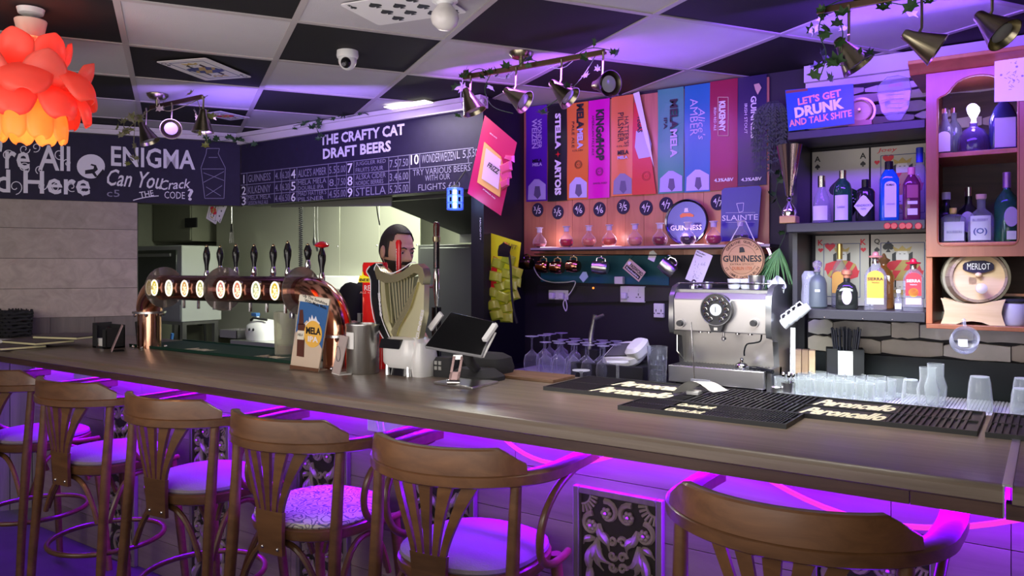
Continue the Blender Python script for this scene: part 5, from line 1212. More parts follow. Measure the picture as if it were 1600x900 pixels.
for k in range(26):
    a = Vector((r.uniform(-.026,.026),-.0018,r.uniform(-.055,.025))); strip(dw, a, a+Vector((r.uniform(-.012,.012),0,r.uniform(-.012,.012))), .0012, NY)
dw.obj('sketch', CHALKD, t)
for (px, py, lab, rot_) in ((1019,400,'small white tag hanging by the right steel mug',.2),(912,432,'crumpled pale blue note among the copper mugs',.6)):
    t = thing('paper_tag', lab, 'note', W(px,py,y=Y1-.12), (0,rot_,0)); MB().prism([(-.02,-.02),(.016,-.028),(.024,.014),(.0,.03),(-.018,.018)], -.001, .001).obj('paper', WHTP if px > 1000 else mat('blue_paper', (.35,.55,.6), .6), t)
# ------------------------------------------------------------------ snack cards on the dark pier
def snack(label, corners, Yv, base, bagm, groups, txts):
    c = [sum(p[0] for p in corners)/4, sum(p[1] for p in corners)/4]; w0 = W(c[0], c[1], y=Yv)
    t = thing('snack_card', label, 'snack card', w0); o_ = t.location
    MB().prism(pp(corners, Yv, o_), -.003, 0).obj('backing_card', base, t)
    for (P_, d) in groups:
        mb = MB(); q = pp(P_, Yv-.01, o_); n = len(q); cx = sum(a for a, b in q)/n; cz = sum(b for a, b in q)/n
        vs = [(a, -.004-d*.012, b) for a, b in q]+[(cx+(a-cx)*.7, -.016-d*.012, cz+(b-cz)*.7) for a, b in q]+[(cx,-.020-d*.012,cz)]
        fs = [(i,(i+1)%n,(i+1)%n+n,i+n) for i in range(n)]+[(i+n,(i+1)%n+n,2*n) for i in range(n)]+[tuple(range(n))]
        mb.add(vs, fs, True).obj('snack_bag', bagm, t)
    return t
PINK = mat('pink_card', (.50,.008,.09), .4); PBAG = mat('pink_bag', (.72,.10,.22), .25, coat=.4)
t = snack('hot-pink snack card with foil nut bags hanging crooked beside the beer menu', [(731,302),(783,337),(808,223),(758,180)], 3.30, PINK, PBAG,
    [([(779,270),(797,262),(799,278),(784,286)],0),([(781,259),(800,250),(802,266),(785,273)],1),([(782,284),(797,277),(797,290),(785,297)],1),([(786,248),(803,254),(803,243),(789,242)],0)], None)
o_ = t.location
YB2 = 3.296
MB().prism(pp([(758,222),(784,245),(788,262),(782,308),(747,285)], YB2, o_), -.012, -.004).obj('printed_bag', mat('yellow_bag', (.80,.45,.12), .3, coat=.4), t)
MB().prism(pp([(760,232),(783,250),(779,296),(753,279)], YB2-.01, o_), -.0165, -.012).obj('white_oval', mat('pale_pink', (.75,.55,.65), .4), t)
tp('FRIZZ', BLK, t, 761, 781, 263, 8, YB2-.022, tilt=-.6, bold=.03); tp('premium nuts', CHALK, t, 753, 776, 303, 3, YB2-.01, tilt=-.62); tp('salty & crunchy', CHALK, t, 764, 778, 212, 3, YB2-.01, tilt=-.62)
MB().prism(pp([(759,186),(764,193),(775,198),(774,209),(765,203),(757,193)], YB2, o_), -.0015, 0).obj('logo', CHALK, t)
YEL = mat('lime_card', (.68,.70,.01), .42); YBAG = mat('lime_bag', (.42,.50,.04), .25, coat=.4)
bags = []
for (cx, cy, d) in ((777,412,0),(795,405,1),(775,432,1),(792,428,0),(807,425,1),(782,448,0),(799,445,1),(770,457,0),(786,464,1),(800,462,0),(771,476,1),(788,482,0),(777,492,1),(790,496,0),(803,440,0)):
    r = random.Random(cx*cy); a = r.uniform(-.4,.4); w_, h_ = 10, 8
    bags.append(([(cx+(u*w_*math.cos(a)-v*h_*math.sin(a)), cy+(u*w_*math.sin(a)+v*h_*math.cos(a))) for u, v in ((-1,-1),(1,-.9),(1.05,1),(-.95,.95))], d))
t = snack('lime-yellow snack card hung with many small foil bags on the dark pier', [(745.5,491),(799,504),(814.5,379),(760,362)], 3.42, YEL, YBAG, bags, None)
o_ = t.location; Ys = 3.40
MB().prism(pp([(768,400),(775,403),(772,460),(760,452)], Ys, o_), -.004, 0).obj('red_bag', RED, t)
tp('FRUIT', mat('olive_ink', (.2,.22,.02), .5), t, 785, 808, 384, 7, Ys+.005, tilt=-.25, bold=.02)
MB().prism(pp([(761,367),(768,366),(780,374),(776,379),(766,378),(760,373)], Ys+.012, o_), -.0015, 0).obj('logo', CHALK, t)
t = thing('bottle_opener', 'black bottle opener on a long strap hanging over the lime snack card', 'bottle opener', W(789,388,y=3.36)); o_ = t.location
MB().prism(pp([(779,400),(795,402),(799,385),(788,379),(781,384),(779,392)], 3.36, o_), -.008, .0).obj('holder', BLKG, t, bevel=.002)
MB().tube([Vector(W(a,b,y=3.36))-o_ for a, b in smooth2([(789,382),(795,395),(798,420),(799,450),(802,480),(808,505)], 3)], 1, sec=[(-.006,-.002),(.006,-.002),(.006,.002),(-.006,.002)], up=(0,1,0)).obj('strap', BLKM, t)
MB().tube([Vector(W(a,b,y=3.36))-o_ for a, b in ((785,384),(789,379),(795,384))], .004, 6).obj('orange_band', mat('orange_plastic', (.8,.25,.03), .4), t)
t = thing('pier_label', 'narrow vertical lettering down the edge of the dark pier', 'sign', W(751,358,y=Y0-.001)); 
MB().box((-.006,-.001,-.07),(.006,.001,.07)).obj('strip', BLK, t); txt('NAUGHTY', CHALK, t, (0,-.001,.0), (0,0,-1), (1,0,0), .12, .010)
# ================================================================== BACK COUNTER, LEFT PART
def onc(px, py): return W(px, py, z=CTR)
# ribbed white matting
RBW = mat('ribbed_white', (.55,.52,.6), .4)
def ribmat(label, x0, x1, y0, y1):
    t = thing('glass_mat', label, 'mat', ((x0+x1)/2,(y0+y1)/2,CTR)); w, d = x1-x0, y1-y0
    MB().box((-w/2,-d/2,0),(w/2,d/2,.005)).obj('base', RBW, t); mb = MB(); n = int(w/.012)
    for k in range(n): mb.box((-w/2+k*.012,-d/2,.005),(-w/2+k*.012+.006,d/2,.009))
    mb.obj('ribs', RBW, t)['kind'] = 'stuff'; return t
ribmat('lilac-white ribbed glass mat under the tumblers at the right', -1.02, .8, 3.23, 3.66)
ribmat('white ribbed glass mat under the wine glasses beside the dark pier', onc(785,585).x-.02, onc(905,585).x, 3.24, 3.60)
GL = clearg('wine_glass_clear', (.95,.96,.98), .08, .95, .05, (.85,.88,1))
def wineglass_mb(s=1):     # upside down, on its rim
    return MB().lathe([(.034*s,0),(.041*s,.03*s),(.043*s,.055*s),(.036*s,.088*s),(.012*s,.108*s),(.0045*s,.118*s),(.004*s,.172*s),(.010*s,.179*s),(.035*s,.183*s),(.035*s,.186*s),(.0,.188*s)], 20, cap=(False,False))
gm1 = wineglass_mb().mesh('wine_glass', GL); gm2 = wineglass_mb(.86).mesh('wine_glass', GL)
k = 0
for r_ in range(4):
    for c in range(6):
        x = onc(792,590).x+.035+.082*c+.02*(r_ % 2); y = 3.30+.085*r_
        if r_ > 0 and c == 0 and False: continue
        big = c == 0
        o = bpy.data.objects.new('wine_glass', gm1 if big else gm2); C.objects.link(o); o.location = (x,y,CTR+.0095)
        pos = ['front','second','third','back'][r_]
        tag(o, 'upside-down wine glass, %s in the %s row beside the dark pier' % (['leftmost (large)','second from left','third from left','third from right','second from right','rightmost'][c], pos), 'wine glass', 'upside-down wine glasses on the white mat'); k += 1
# three glass bases standing up behind the bar (glasses hanging lower behind the mat)
for (px, py, hh, lab, s_) in ((908,577,.10,'upturned wine glass whose foot shows low left of the white card reader',1.),(965,563,.16,'taller upturned wine glass whose foot shows in front of the white card reader',1.15),(948,594,.05,'low upturned glass foot just behind the bar mat left of the big tumbler',1.)):
    w = W(px,py,y=2.66); s_ = (w.z-.9305)/.1885; t = thing('wine_glass', lab, 'wine glass', (w.x,2.66,.9305)); wineglass_mb(s_).obj('glass', GL, t)
# shelf for those: speed rail top behind the bar
sr = thing('speed_rail', 'steel bottle rail shelf fixed low behind the bar', 'shelf', (0,0,0)); MB().box((-2.0,2.60,.92),(-1.3,2.74,.93)).obj('shelf', STEEL, sr)
for x_ in (-1.99,-1.32): MB().box((x_,2.62,0),(x_+.02,2.72,.92)).obj('support', STEELD, sr)
# device stand with white cable/phone
t = thing('blender_wand', 'upright pale chrome lever tool standing on the counter left of the card reader', 'bar tool', tuple(onc(926,612))); t.location.y = 3.45; t.location.x = XX(924,3.45); o_ = t.location
MB().tube([Vector(W(a,b,y=3.45))-o_ for a, b in ((920,556),(924,520),(928,500),(930,492))], [.012,.012,.010,.012], 8).obj('arm', STEEL, t); MB().tube([Vector(W(a,b,y=3.45))-o_ for a, b in ((929,498),(943,492))], [.011,.007], 8).obj('lever', STEEL, t)
MB().ball(Vector(W(923,553,y=3.45))-o_, (.022,.02,.014), 16, 8).obj('foot', CHROME, t); MB().box((-.045,-.03,0),(.05,.04,.13)).obj('stand', BLKM, t)
# card reader on a black box
t = thing('black_crate', 'low black box on the counter under the white card reader', 'box', (0,0,0)); q0, q1 = XX(898,3.32), XX(1010,3.32)
MB().box((q0,3.28,CTR),(q1,3.55,ZZ(950,570,3.28))).obj('body', BLKM, t, bevel=.004); zt_ = ZZ(950,570,3.28)
t = thing('card_reader', 'white payment card reader with grey screen lying on the black box', 'card reader', (XX(980,3.38),3.38,zt_+.022), (.55,-.10,-.25)); t.scale = (1.05,1.15,1.1)
MB().loft([(.10,.065,0,3.2),(.115,.075,.015,3.2),(.11,.07,.04,3.2,.01),(.095,.06,.05,3.2,.012)], 32).obj('shell', WHT, t)
MB().box((-.07,-.045,.05),(.06,.04,.052)).obj('screen', mat('grey_screen', (.12,.12,.13), .25), t, bevel=.003)
MB().box((-.075,-.05,.0495),(.065,.045,.0512)).obj('bezel', BLKG, t, bevel=.003); MB().loft([(.04,.05,.03,3,.09),(.045,.055,.065,3,.09),(.03,.04,.08,3,.09)], 20).obj('printer_hump', WHT, t)
# large tumbler
w = onc(1028,600)
t = thing('large_tumbler', 'large clear ice tumbler between card reader and espresso machine', 'tumbler', (XX(1027,3.2),3.2,W(1027,600,y=3.2).z)); hh = ZZ(1027,541,3.2)-t.location.z
MB().lathe([(.036,0),(.040,.004),(.046,hh),(.043,hh),(.037,.012),(0,.012)], 28, cap=(True,False)).obj('glass', mat('cut_glass', (.85,.88,.95), .06, trans=.95, ior=1.35, bump=.5, bscale=40), t)
for k in range(5): MB().cbox((.014*math.cos(k*2.2),.014*math.sin(k*2.2),.03+.022*k), (.026,.022,.024), Matrix.Rotation(k,4,'Z')).obj('ice_cube', ACRYL, t, bevel=.003)
tr2 = thing('riser', 'small dark riser under the large ice tumbler', 'box', (0,0,0)); MB().box((XX(1012,3.2),3.15,CTR),(XX(1045,3.2),3.26,t.location.z)).obj('body', BLKM, tr2)
# ================================================================== ESPRESSO MACHINE
MY = 3.29
t = thing('espresso_machine', 'two-tone steel espresso machine with a big round black dial', 'espresso machine', (-1.2,3.5,CTR)); o_ = t.location
MGR = mat('machine_steel', (.50,.48,.46), .30, .85, bump=.05, bscale=200); MDK = mat('machine_side', (.26,.26,.26), .28, .8)
xL_, xR_ = XX(1050,MY)-o_.x, XX(1197,MY)-o_.x
Z = lambda px, py, y=MY: ZZ(px,py,y)-CTR
yb_ = .22; yf = MY-o_.y
ztop = Z(1197,459); zfb = Z(1197,523)
# upper housing
MB().prism([(yf,zfb),(yf-.004,ztop-.03),(yf+.02,ztop),(yb_,ztop+.01),(yb_,zfb)], xL_+.012, xR_-.002, 'x').obj('front_panel', MGR, t, bevel=.004)
for (xa, xb) in ((xL_-.012,xL_+.010),(xR_,xR_+.024)):
    MB().prism([(yf+.0,zfb-.015),(yf-.012,zfb+.02),(yf-.006,ztop-.02),(yf+.03,ztop+.025),(yf+.09,ztop+.04),(yb_,ztop+.03),(yb_,.02),(yf+.13,.02),(yf+.09,zfb-.03)], xa, xb, 'x').obj('side_panel', MDK, t, bevel=.006)
MB().box((xL_+.01,yf+.14,.05),(xR_,yb_-.002,zfb)).obj('back_panel', MGR, t)
# cup rail on top
MB().box((xL_+.01,yf+.04,ztop),(xR_-.002,yb_,ztop+.012)).obj('cup_tray', STEELD, t)
MB().tube([(xL_+.01,yf+.05,ztop+.04),(xR_,yf+.05,ztop+.04)], .004, 8).obj('cup_rail', CHROME, t)
# drip tray
zd0, zd1 = Z(1196,608), Z(1196,580)
MB().box((xL_-.006,yf-.03,zd0),(xR_+.0,yf+.20,zd1)).obj('drip_tray', MGR, t, bevel=.004)
mb = MB()
for k in range(28): x = xL_+.01+(xR_-xL_-.02)*k/28; mb.box((x,yf-.02,zd1),(x+.006,yf+.12,zd1+.003))
mb.obj('grate', STEELD, t); MB().box((xL_+.10,yf-.034,zd0+.006),(xL_+.19,yf-.03,zd0+.022)).obj('drawer_pull', mat('grey_shell', (.25,.25,.26), .4), t, bevel=.002)
MB().box((xL_+.02,yf-.005,zd0-.02),(xR_-.02,yb_-.01,zd0)).obj('chassis', BLKM, t)
for s in (xL_+.03, xR_-.03): 
    for yy in (yf+.01,yb_-.03): MB().tube([(s,yy,0),(s,yy,zd0)], .014, 14).obj('foot', STEEL, t)
MB().box((xR_+.0,yf+.0,zd0-.02),(xR_+.024,yf+.15,zd1+.01)).obj('side_foot', MDK, t, bevel=.004)
# dial
dx, dz = XX(1119,MY-.03)-o_.x, Z(1119,484,MY-.03); DR = (XX(1144,MY-.03)-XX(1096,MY-.03))/2
MB().prism([(dx+DR*math.cos(a)*(1 if math.sin(a) > -.5 else 1), dz+DR*math.sin(a)) for a in [math.radians(-60+300*k/30) for k in range(31)]]+[(dx-DR*.30,dz-DR*1.42),(dx+DR*.30,dz-DR*1.42)], yf-.035, yf, smooth=False).obj('dial_plate', BLKG, t, bevel=.003)
MB().tube([(dx+DR*math.cos(2*PI*k/32),yf-.036,dz+DR*math.sin(2*PI*k/32)) for k in range(32)], .0025, 6, closed=True).obj('dial_rim', STEELD, t)
MB().prism([(dx+DR*.38*math.cos(2*PI*k/24),dz+DR*.38*math.sin(2*PI*k/24)) for k in range(24)], yf-.038, yf-.035).obj('gauge', mat('gauge_face', (.5,.52,.5), .4), t)
MB().box((dx-.001,yf-.040,dz),(dx+.001,yf-.038,dz+.014)).box((dx-.001,yf-.040,dz-.01),(dx+.001,yf-.038,dz)).obj('needle', BLK, t)
for k in range(11):
    a = math.radians(-60+30*k); bx_, bz_ = dx+DR*.70*math.cos(a), dz+DR*.70*math.sin(a)
    MB().tube([(bx_+DR*.135*math.cos(2*PI*j/14),yf-.037,bz_+DR*.135*math.sin(2*PI*j/14)) for j in range(14)], .0011, 4, closed=True).obj('button', CHROME, t)
MB().box((dx-.008,yf-.037,dz-DR*1.3),(dx+.008,yf-.035,dz-DR*1.12)).obj('badge', STEEL, t)
# knobs, groups, steam wand
for px in (1062,1177):
    kx, kz = XX(px,MY-.02)-o_.x, Z(px,505,MY-.02)
    MB().tube([(kx,yf,kz),(kx,yf-.012,kz)], .019, 24).obj('knob_ring', MGR, t); MB().tube([(kx,yf-.010,kz),(kx,yf-.03,kz)], [.015,.013], 20).obj('knob', BLKG, t)
for px in (1090,1103,1148,1168):
    gx = XX(px,MY)-o_.x; MB().tube([(gx,yf+.04,zfb),(gx,yf+.04,zfb-.008)], .011, 14).obj('spout_base', CHROME, t)
gx = XX(1126,MY)-o_.x; MB().lathe([(.005,zfb-.04),(.011,zfb-.034),(.011,zfb-.026),(.005,zfb-.02),(.005,zfb)], 14, M=Matrix.Translation((gx,yf+.04,0))).obj('water_nozzle', CHROME, t)
MB().tube([Vector(W(a,b,y=MY+.03))-o_ for a, b in smooth2([(1190,523),(1188,533),(1178,536),(1167,538),(1163,548),(1163,556)], 3)], .0035, 8).obj('steam_pipe', BLKG, t)
px_, pz_ = XX(1159,MY+.03)-o_.x, Z(1159,574,MY+.03)
MB().lathe([(.025,-.012),(.028,-.004),(.028,.01),(.022,.018),(.008,.024),(.006,.032),(.010,.036),(.004,.042)], 24, M=Matrix.Translation((px_,yf+.03,pz_))).obj('portafilter', CHROME, t)
MB().tube([(px_+.02,yf+.03,pz_),(px_+.07,yf+.01,pz_+.002),(px_+.15,yf-.03,pz_-.002)], [.006,.010,.009], 12).obj('portafilter_handle', BLKG, t)
MB().tube([Vector(W(a,b,y=MY+.05))-o_ for a, b in ((1058,520),(1058,548),(1067,560))], .004, 8).obj('steam_wand', CHROME, t)
# things on top of the machine
def cup(label, px, py, Yv, r, h, mt, rot=(0,0,0), nm='cup', cat='cup', handle=True):
    w = W(px,py,y=Yv); t = thing(nm, label, cat, w, rot)
    MB().loft([(r*.7,r*.7,0),(r*.82,r*.82,.006),(r,r,h),(r*.94,r*.94,h),(r*.75,r*.75,.01)], 28).obj('body', mt, t)
    if handle: MB().tube([(r*.85,0,h*.2),(r*1.3,0,h*.3),(r*1.4,0,h*.6),(r*.97,0,h*.85)], .0045, 8).obj('handle', mt, t)
    return t
CER = mat('white_ceramic', (.72,.74,.74), .2, coat=.4)
zt2 = CTR+ztop+.014
def top_at(px, y): return (XX(px,y), y, zt2)
for (px, y, r, h, mt, lab, nm) in ((1182,3.40,.036,.062,STEEL,'steel beaker standing on top of the espresso machine','beaker'),(1147,3.46,.03,.045,CER,'white cup on top of the espresso machine behind the dial','cup'),(1166,3.48,.03,.045,CER,'white cup on the machine just left of the steel beaker','cup'),(1105,3.42,.028,.03,STEEL,'low steel cup on top of the machine left of the dial','cup')):
    l_ = top_at(px,y); t2 = thing(nm, lab, 'cup', l_); MB().loft([(r*.75,r*.75,0),(r*.85,r*.85,.006),(r,r,h),(r*.94,r*.94,h),(r*.75,r*.75,.01)], 28).obj('body', mt, t2)
t2 = thing('cup', 'white cup lying tilted on top of another at the right of the machine', 'cup', W(1205,451,y=3.47), (.2,1.0,0)); MB().loft([(.024,.024,0),(.034,.034,.055),(.031,.031,.055),(.02,.02,.008)], 24).obj('body', CER, t2); MB().tube([(.026,0,.01),(.042,0,.018),(.044,0,.035),(.033,0,.048)], .004, 8).obj('handle', CER, t2)
t2 = thing('cup', 'white cup lower down under the tilted cup at the right of the machine', 'cup', (XX(1209,3.5),3.5,zt2)); MB().loft([(.022,.022,0),(.032,.032,.04),(.03,.03,.04),(.02,.02,.008)], 24).obj('body', CER, t2)
t2 = thing('steel_knob_tool', 'small chrome tamper lying on the left of the machine top', 'tamper', top_at(1084,3.40)); MB().lathe([(.022,0),(.022,.012),(.008,.02),(.012,.034),(.004,.042)], 20).obj('body', CHROME, t2)
# stack of cups and stirrers on the side
for k in range(4):
    t2 = thing('espresso_cup', ['white cup at the open lower end of the nested stack on the machine side','second white cup of the nested stack on the machine side','third white cup of the nested stack on the machine side','uppermost white cup of the nested stack on the machine side'][k], 'cup', W(1230+8*k,503-6*k,y=3.36), (0,-2.2,0))
    MB().loft([(.016,.016,-.03),(.024,.024,.02),(.021,.021,.02),(.014,.014,-.02)], 20).obj('body', CER, t2); MB().tube([(.02,0,-.015),(.036,0,-.012),(.036,0,.006),(.023,0,.012)], .003, 6).obj('handle', CER, t2)
t2 = thing('cup_cone_tube', 'bundle of pale stirring sticks standing under the nested cups', 'stirrers', W(1238,590,y=3.34)); o2 = t2.location
for k in range(4): MB().tube([(-.008+.006*k,0,0),(-.005+.005*k,0,ZZ(1238,512,3.34)-o2.z)], .0025, 6).obj('stick', CER, t2)
w = on(1238,622); zz = CTR
Yp = 3.26
sp = W(1230,618,y=Yp)
t2 = thing('saucer', 'white oval plate under the spoon pot beside the espresso machine', 'plate', (sp.x,Yp,CTR+.012)); MB().lathe([(.04,-.003),(.055,.0),(.062,.006),(.06,.008),(.04,.003)], 32).obj('plate', CER, t2)
t2 = thing('spoon_pot', 'steel pot of teaspoons on the white plate beside the espresso machine', 'pot', (sp.x+.004,Yp,CTR+.017)); MB().loft([(.026,.026,0),(.029,.029,.055),(.027,.027,.055),(.024,.024,.004)], 28).obj('pot', STEEL, t2)
for k in range(4):
    a = k*1.7; MB().tube([(0,0,.01),(.012*math.cos(a),.012*math.sin(a),.06),(.018*math.cos(a),.018*math.sin(a),.075)], .0025, 6).ball((.019*math.cos(a),.019*math.sin(a),.085), (.009,.005,.012), 10, 6).obj('spoon', CHROME, t2)
t2 = thing('sugar_tin', 'small steel canister against the right foot of the espresso machine', 'canister', W(1213,610,y=3.25)); t2.location.z = CTR+.0; MB().lathe([(.022,0),(.023,.05),(.019,.055)], 24).obj('body', STEEL, t2)
t2 = thing('coffee_packet', 'small white packet in front of the drip tray', 'packet', W(1141,618,y=3.235)); t2.location.z = CTR; MB().box((-.03,-.01,0),(.03,.02,.018)).obj('packet', WHTP, t2, bevel=.002)
# card on a skewer
t = thing('skewer_card', 'white folded menu card with a long skewer standing on the bar mat', 'card', tuple(W(1085,616,z=BAR+.013))); o_ = t.location
vs = []; n = 10
for k in range(n+1):
    u = k/n; x = -.055+.12*u; z = .008+.042*math.sin(PI*min(1,u*1.05))*(1-.2*u)
    vs += [(x*.82, x*.57-.045+.03*u, z), (x*.82+.03, x*.57+.05, z*.75+.003)]
MB().add(vs, [(2*k,2*k+2,2*k+3,2*k+1) for k in range(n)], True).obj('card', WHTP, t, fix=False)
MB().tube([(0,0,.05), Vector(W(1080,503,y=o_.y))-o_], .0018, 6).obj('skewer', CHROME, t)
MB().box((-.02,-.02,0),(.02,.02,.012)).obj('base', CER, t, bevel=.002)
# ================================================================== BOTTLE SHELVES (right)
YS = 3.40
su = thing('bottle_shelves', 'black wall shelving of three boards packed with spirit bottles', 'shelves', (0,0,0))
SHM = mat('shelf_black', (.03,.028,.036), .45)
xs0, xs1 = -.925, -.40
for (z0, z1, xa) in ((2.065,2.10,xs0),(1.670,1.709,xs0-.005),(1.305,1.345,-.84)):
    MB().box((xa,YS,z0),(xs1,Y1-.02,z1)).obj('board', SHM, su, bevel=.003)
MB().box((xs0-.0,YS+.08,1.345),(xs0+.02,Y1-.02,2.065)).obj('side_panel', SHM, su)
MB().box((-.845,YS+.1,.99),(-.825,Y1-.02,1.345)).obj('side_panel', SHM, su) if False else None
MB().box((-.93,Y1-.045,.98),(.9,Y1-.02,1.135)).obj('backboard', mat('dark_slate', (.014,.02,.022), .5), su)
for px in (1288,1348,1394):
    p = W(px,500,y=YS-.001); MB().ball((p.x,YS-.001,1.312), (.003,.002,.003), 6, 4).obj('screw', CHROME, su)
# red bottle-cap row on the middle board
for k, px in enumerate((1386.5,1397,1410,1420,1435)):
    w = W(px,353,y=YS-.004); MB().lathe([(.0125,-.003),(.0135,.0),(.011,.003)], 16, M=Matrix.Translation(w) @ Matrix.Rotation(PI/2,4,'X')).obj('bottle_cap', mat('cap_red', (.45,.01,.03), .3), su)
# card posters behind
def poster(label, x0, x1, z0, z1, idx, kind, red, kind2='court'):
    t = thing('card_poster', label, 'poster', ((x0+x1)/2, Y1-.030, (z0+z1)/2)); w, h = x1-x0, z1-z0
    PM = mat('poster_cream', (.55,.52,.48), .6)
    MB().box((-w/2,-.004,-h/2),(w/2,.004,h/2)).obj('sheet', PM, t); y = -.0045
    red_ = kind in 'hd'; mt = CARDR if red_ else CARDB
    for s in (-1, 1):
        txt(idx, mt, t, (s*w*.40,y,h*.40), (1,0,0), (0,0,1), None, .026, bold=.02); m_ = MB(); spade(m_, s*w*.40, h*.40-.034, .012, y, kind); m_.obj('pip', mt, t)
    if kind2 == 'court':
        m_ = MB(); spade(m_, -w*.22, h*.34, .024, y, kind); m_.obj('pip', mt, t); court(t, w*1.0, h*.95, y, red)
    else: m_ = MB(); spade(m_, 0, 0, .05, y, kind); m_.obj('pip', mt, t)
    return t
xa_, xm_ = -.90, -.655
poster('ace of spades poster behind the gin bottles', xa_, xm_-.004, 1.715, 2.05, 'A', 's', False, 'ace')
pj = poster('joker-style poster with a red heart behind the blue gin bottle', xm_+.004, -.40, 1.715, 2.05, '', 'h', True)
txt('Joey', CARDR, pj, (-.06,-.005,.15), (1,0,0), (0,0,1), .08, .022, shear=.2)
poster('king of hearts poster behind the tequila bottles', -.885, xm_-.004, 1.35, 1.665, 'K', 'h', True)
poster('queen of spades poster behind the tequila bottles', xm_+.004, -.40, 1.35, 1.665, 'Q', 's', True)
# ------------------------------------------------------------------ bottle builder
def glassm(n, c, tr=.9, r=.05): return mat('glass_'+n, c, r, trans=tr, ior=1.35, coat=.3)
CLR = clearg('bottle_clear', (.86,.86,.92), .16, .6, .06, (.62,.62,.75)); GRNG = glassm('green', (.03,.16,.08), .6); DKG = glassm('dark', (.02,.022,.02), .2); BLUG = glassm('blue', (.02,.25,.85), .6); SMK = glassm('smoke', (.28,.3,.36), .7)
LBL = mat('label_white', (.72,.70,.72), .6); LBC = mat('label_cream', (.72,.62,.38), .6)
def bottle(label, px, pyb, Yb, H, rings, gm_, cap=None, capm=BLKG, lab=None, rot=0, z=None, liquid=None, cat='bottle', texts=(), n=24):
    """rings: fractions of (hw in m, hd in m, z 0..1, power)"""
    x = XX(px, Yb); zz = z if z is not None else ZZ(px, pyb, Yb)
    t = thing('bottle', label, cat, (x,Yb,zz+.0008), rot)
    MB().loft([(a,b,c*H)+((d,) if d else ()) for a, b, c, d in rings], n).obj('glass', gm_, t)
    if liquid:
        q = [r for r in rings if r[2] <= liquid[0]]; MB().loft([(a*.90,b*.90,max(c*H,.004))+((d,) if d else ()) for a, b, c, d in q], n).obj('liquid', liquid[1], t)
    if cap: MB().loft([(a,b,c*H) for a, b, c in cap], 20).obj('cap', capm, t)
    for (kind, z0, z1, hw, mt_) in (lab or []):
        # hw < 0: flat label on square bottle front (front depth given by ring)
        ring = max([r for r in rings if r[2] <= z0+.001] or [rings[0]], key=lambda r: r[2]); d = ring[1]; w_ = ring[0]; p_ = ring[3]
        mb = MB()
        if kind == 'flat':
            mb.box((-hw,-d-.0012,z0*H),(hw,-d+.001,z1*H))
        elif kind == 'oval':
            mb.prism([(hw*math.cos(2*PI*k/24), (z0+z1)/2*H+(z1-z0)/2*H*math.sin(2*PI*k/24)) for k in range(24)], -d-.0012, -d+.002)
        elif kind == 'diamond':
            mb.prism([(-hw,(z0+z1)/2*H),(-hw*.25,z0*H+.006),(0,z0*H),(hw*.25,z0*H+.006),(hw,(z0+z1)/2*H),(hw*.25,z1*H-.006),(0,z1*H),(-hw*.25,z1*H-.006)], -d-.0012, -d+.002)
        elif kind == 'arch':
            mb.prism([(-hw,z0*H),(hw,z0*H)]+[(hw*math.cos(a), (z1*H-hw*.8)+hw*.8*math.sin(a)) for a in [PI*k/10 for k in range(11)]], -d-.0012, -d+.001)
        else:  # wrap
            a0, a1 = -PI/2-hw, -PI/2+hw; nn = 10; vs = []
            for k in range(nn+1):
                a = a0+(a1-a0)*k/nn
                for zq in (z0*H, z1*H): vs.append(((w_+.0010)*math.cos(a), (d+.0010)*math.sin(a), zq))
            mb.add(vs, [(2*k,2*k+2,2*k+3,2*k+1) for k in range(nn)], True)
        mb.obj('label', mt_, t, fix=kind != 'wrap')
    for (s, zc, w, h, mt_) in texts:
        ring = max([r for r in rings if r[2] <= zc+.001] or [rings[0]], key=lambda r: r[2]); txt(s, mt_, t, (0,-ring[1]-.0022,zc*H), (1,0,0), (0,0,1), w, h, bold=.02)
    return t
def rnd(r, sh=.6, nk=.32): return [(r*.9,r*.9,0,0),(r,r,.02,0),(r,r,sh,0),(r*.8,r*.8,sh+.09,0),(r*nk,r*nk,sh+.20,0),(r*nk,r*nk,.93,0)]
def sq(hw, hd, sh=.62, nk=.012, p=5): return [(hw*.95,hd*.95,0,p),(hw,hd,.02,p),(hw,hd,sh,p),(hw*.8,hd*.8,sh+.08,p-1.5),(nk,nk,sh+.18,2.2),(nk,nk,.92,2)]
def capr(r, z0=.88, z1=1.0): return [(r,r,z0),(r,r,z1-.005),(r*.9,r*.9,z1)]
ZM = 1.709; ZL = 1.345
hpx = lambda px, y0, y1, Yb: ZZ(px,y0,Yb)-ZZ(px,y1,Yb)
# middle shelf
B1 = 3.50
bottle('clear flared gin bottle with a silver cap, leftmost on the middle shelf', 1284, 0, B1, .205, [(.036,.036,0,0),(.040,.040,.03,0),(.036,.036,.3,0),(.030,.030,.55,0),(.015,.015,.72,0),(.014,.014,.8,0)], CLR, capr(.016,.76), CHROME, [('wrap',.06,.36,.8,LBL)], z=ZM)
bottle('green gin bottle with a white label and silver cap on the middle shelf', 1317, 0, B1+.02, .225, [(.034,.034,0,0),(.037,.037,.02,0),(.037,.037,.62,0),(.030,.030,.74,0),(.014,.014,.82,0),(.013,.013,.88,0)], GRNG, capr(.0145,.84), CHROME, [('wrap',.05,.52,.75,LBL)], z=ZM, texts=(('London',.30,.03,.012,CHALKD),))
bottle('squat black gin bottle with a white diamond label on the middle shelf', 1352, 0, B1, .178, [(.034,.034,0,0),(.037,.037,.03,0),(.037,.037,.70,0),(.030,.030,.77,0),(.013,.013,.82,0),(.013,.013,.86,0)], DKG, capr(.0145,.82), BLKG, [('diamond',.12,.62,.037,LBL)], z=ZM, texts=(("HENDRICK'S",.38,.06,.010,CHALKD),('GIN',.30,.02,.008,CHALKD)))
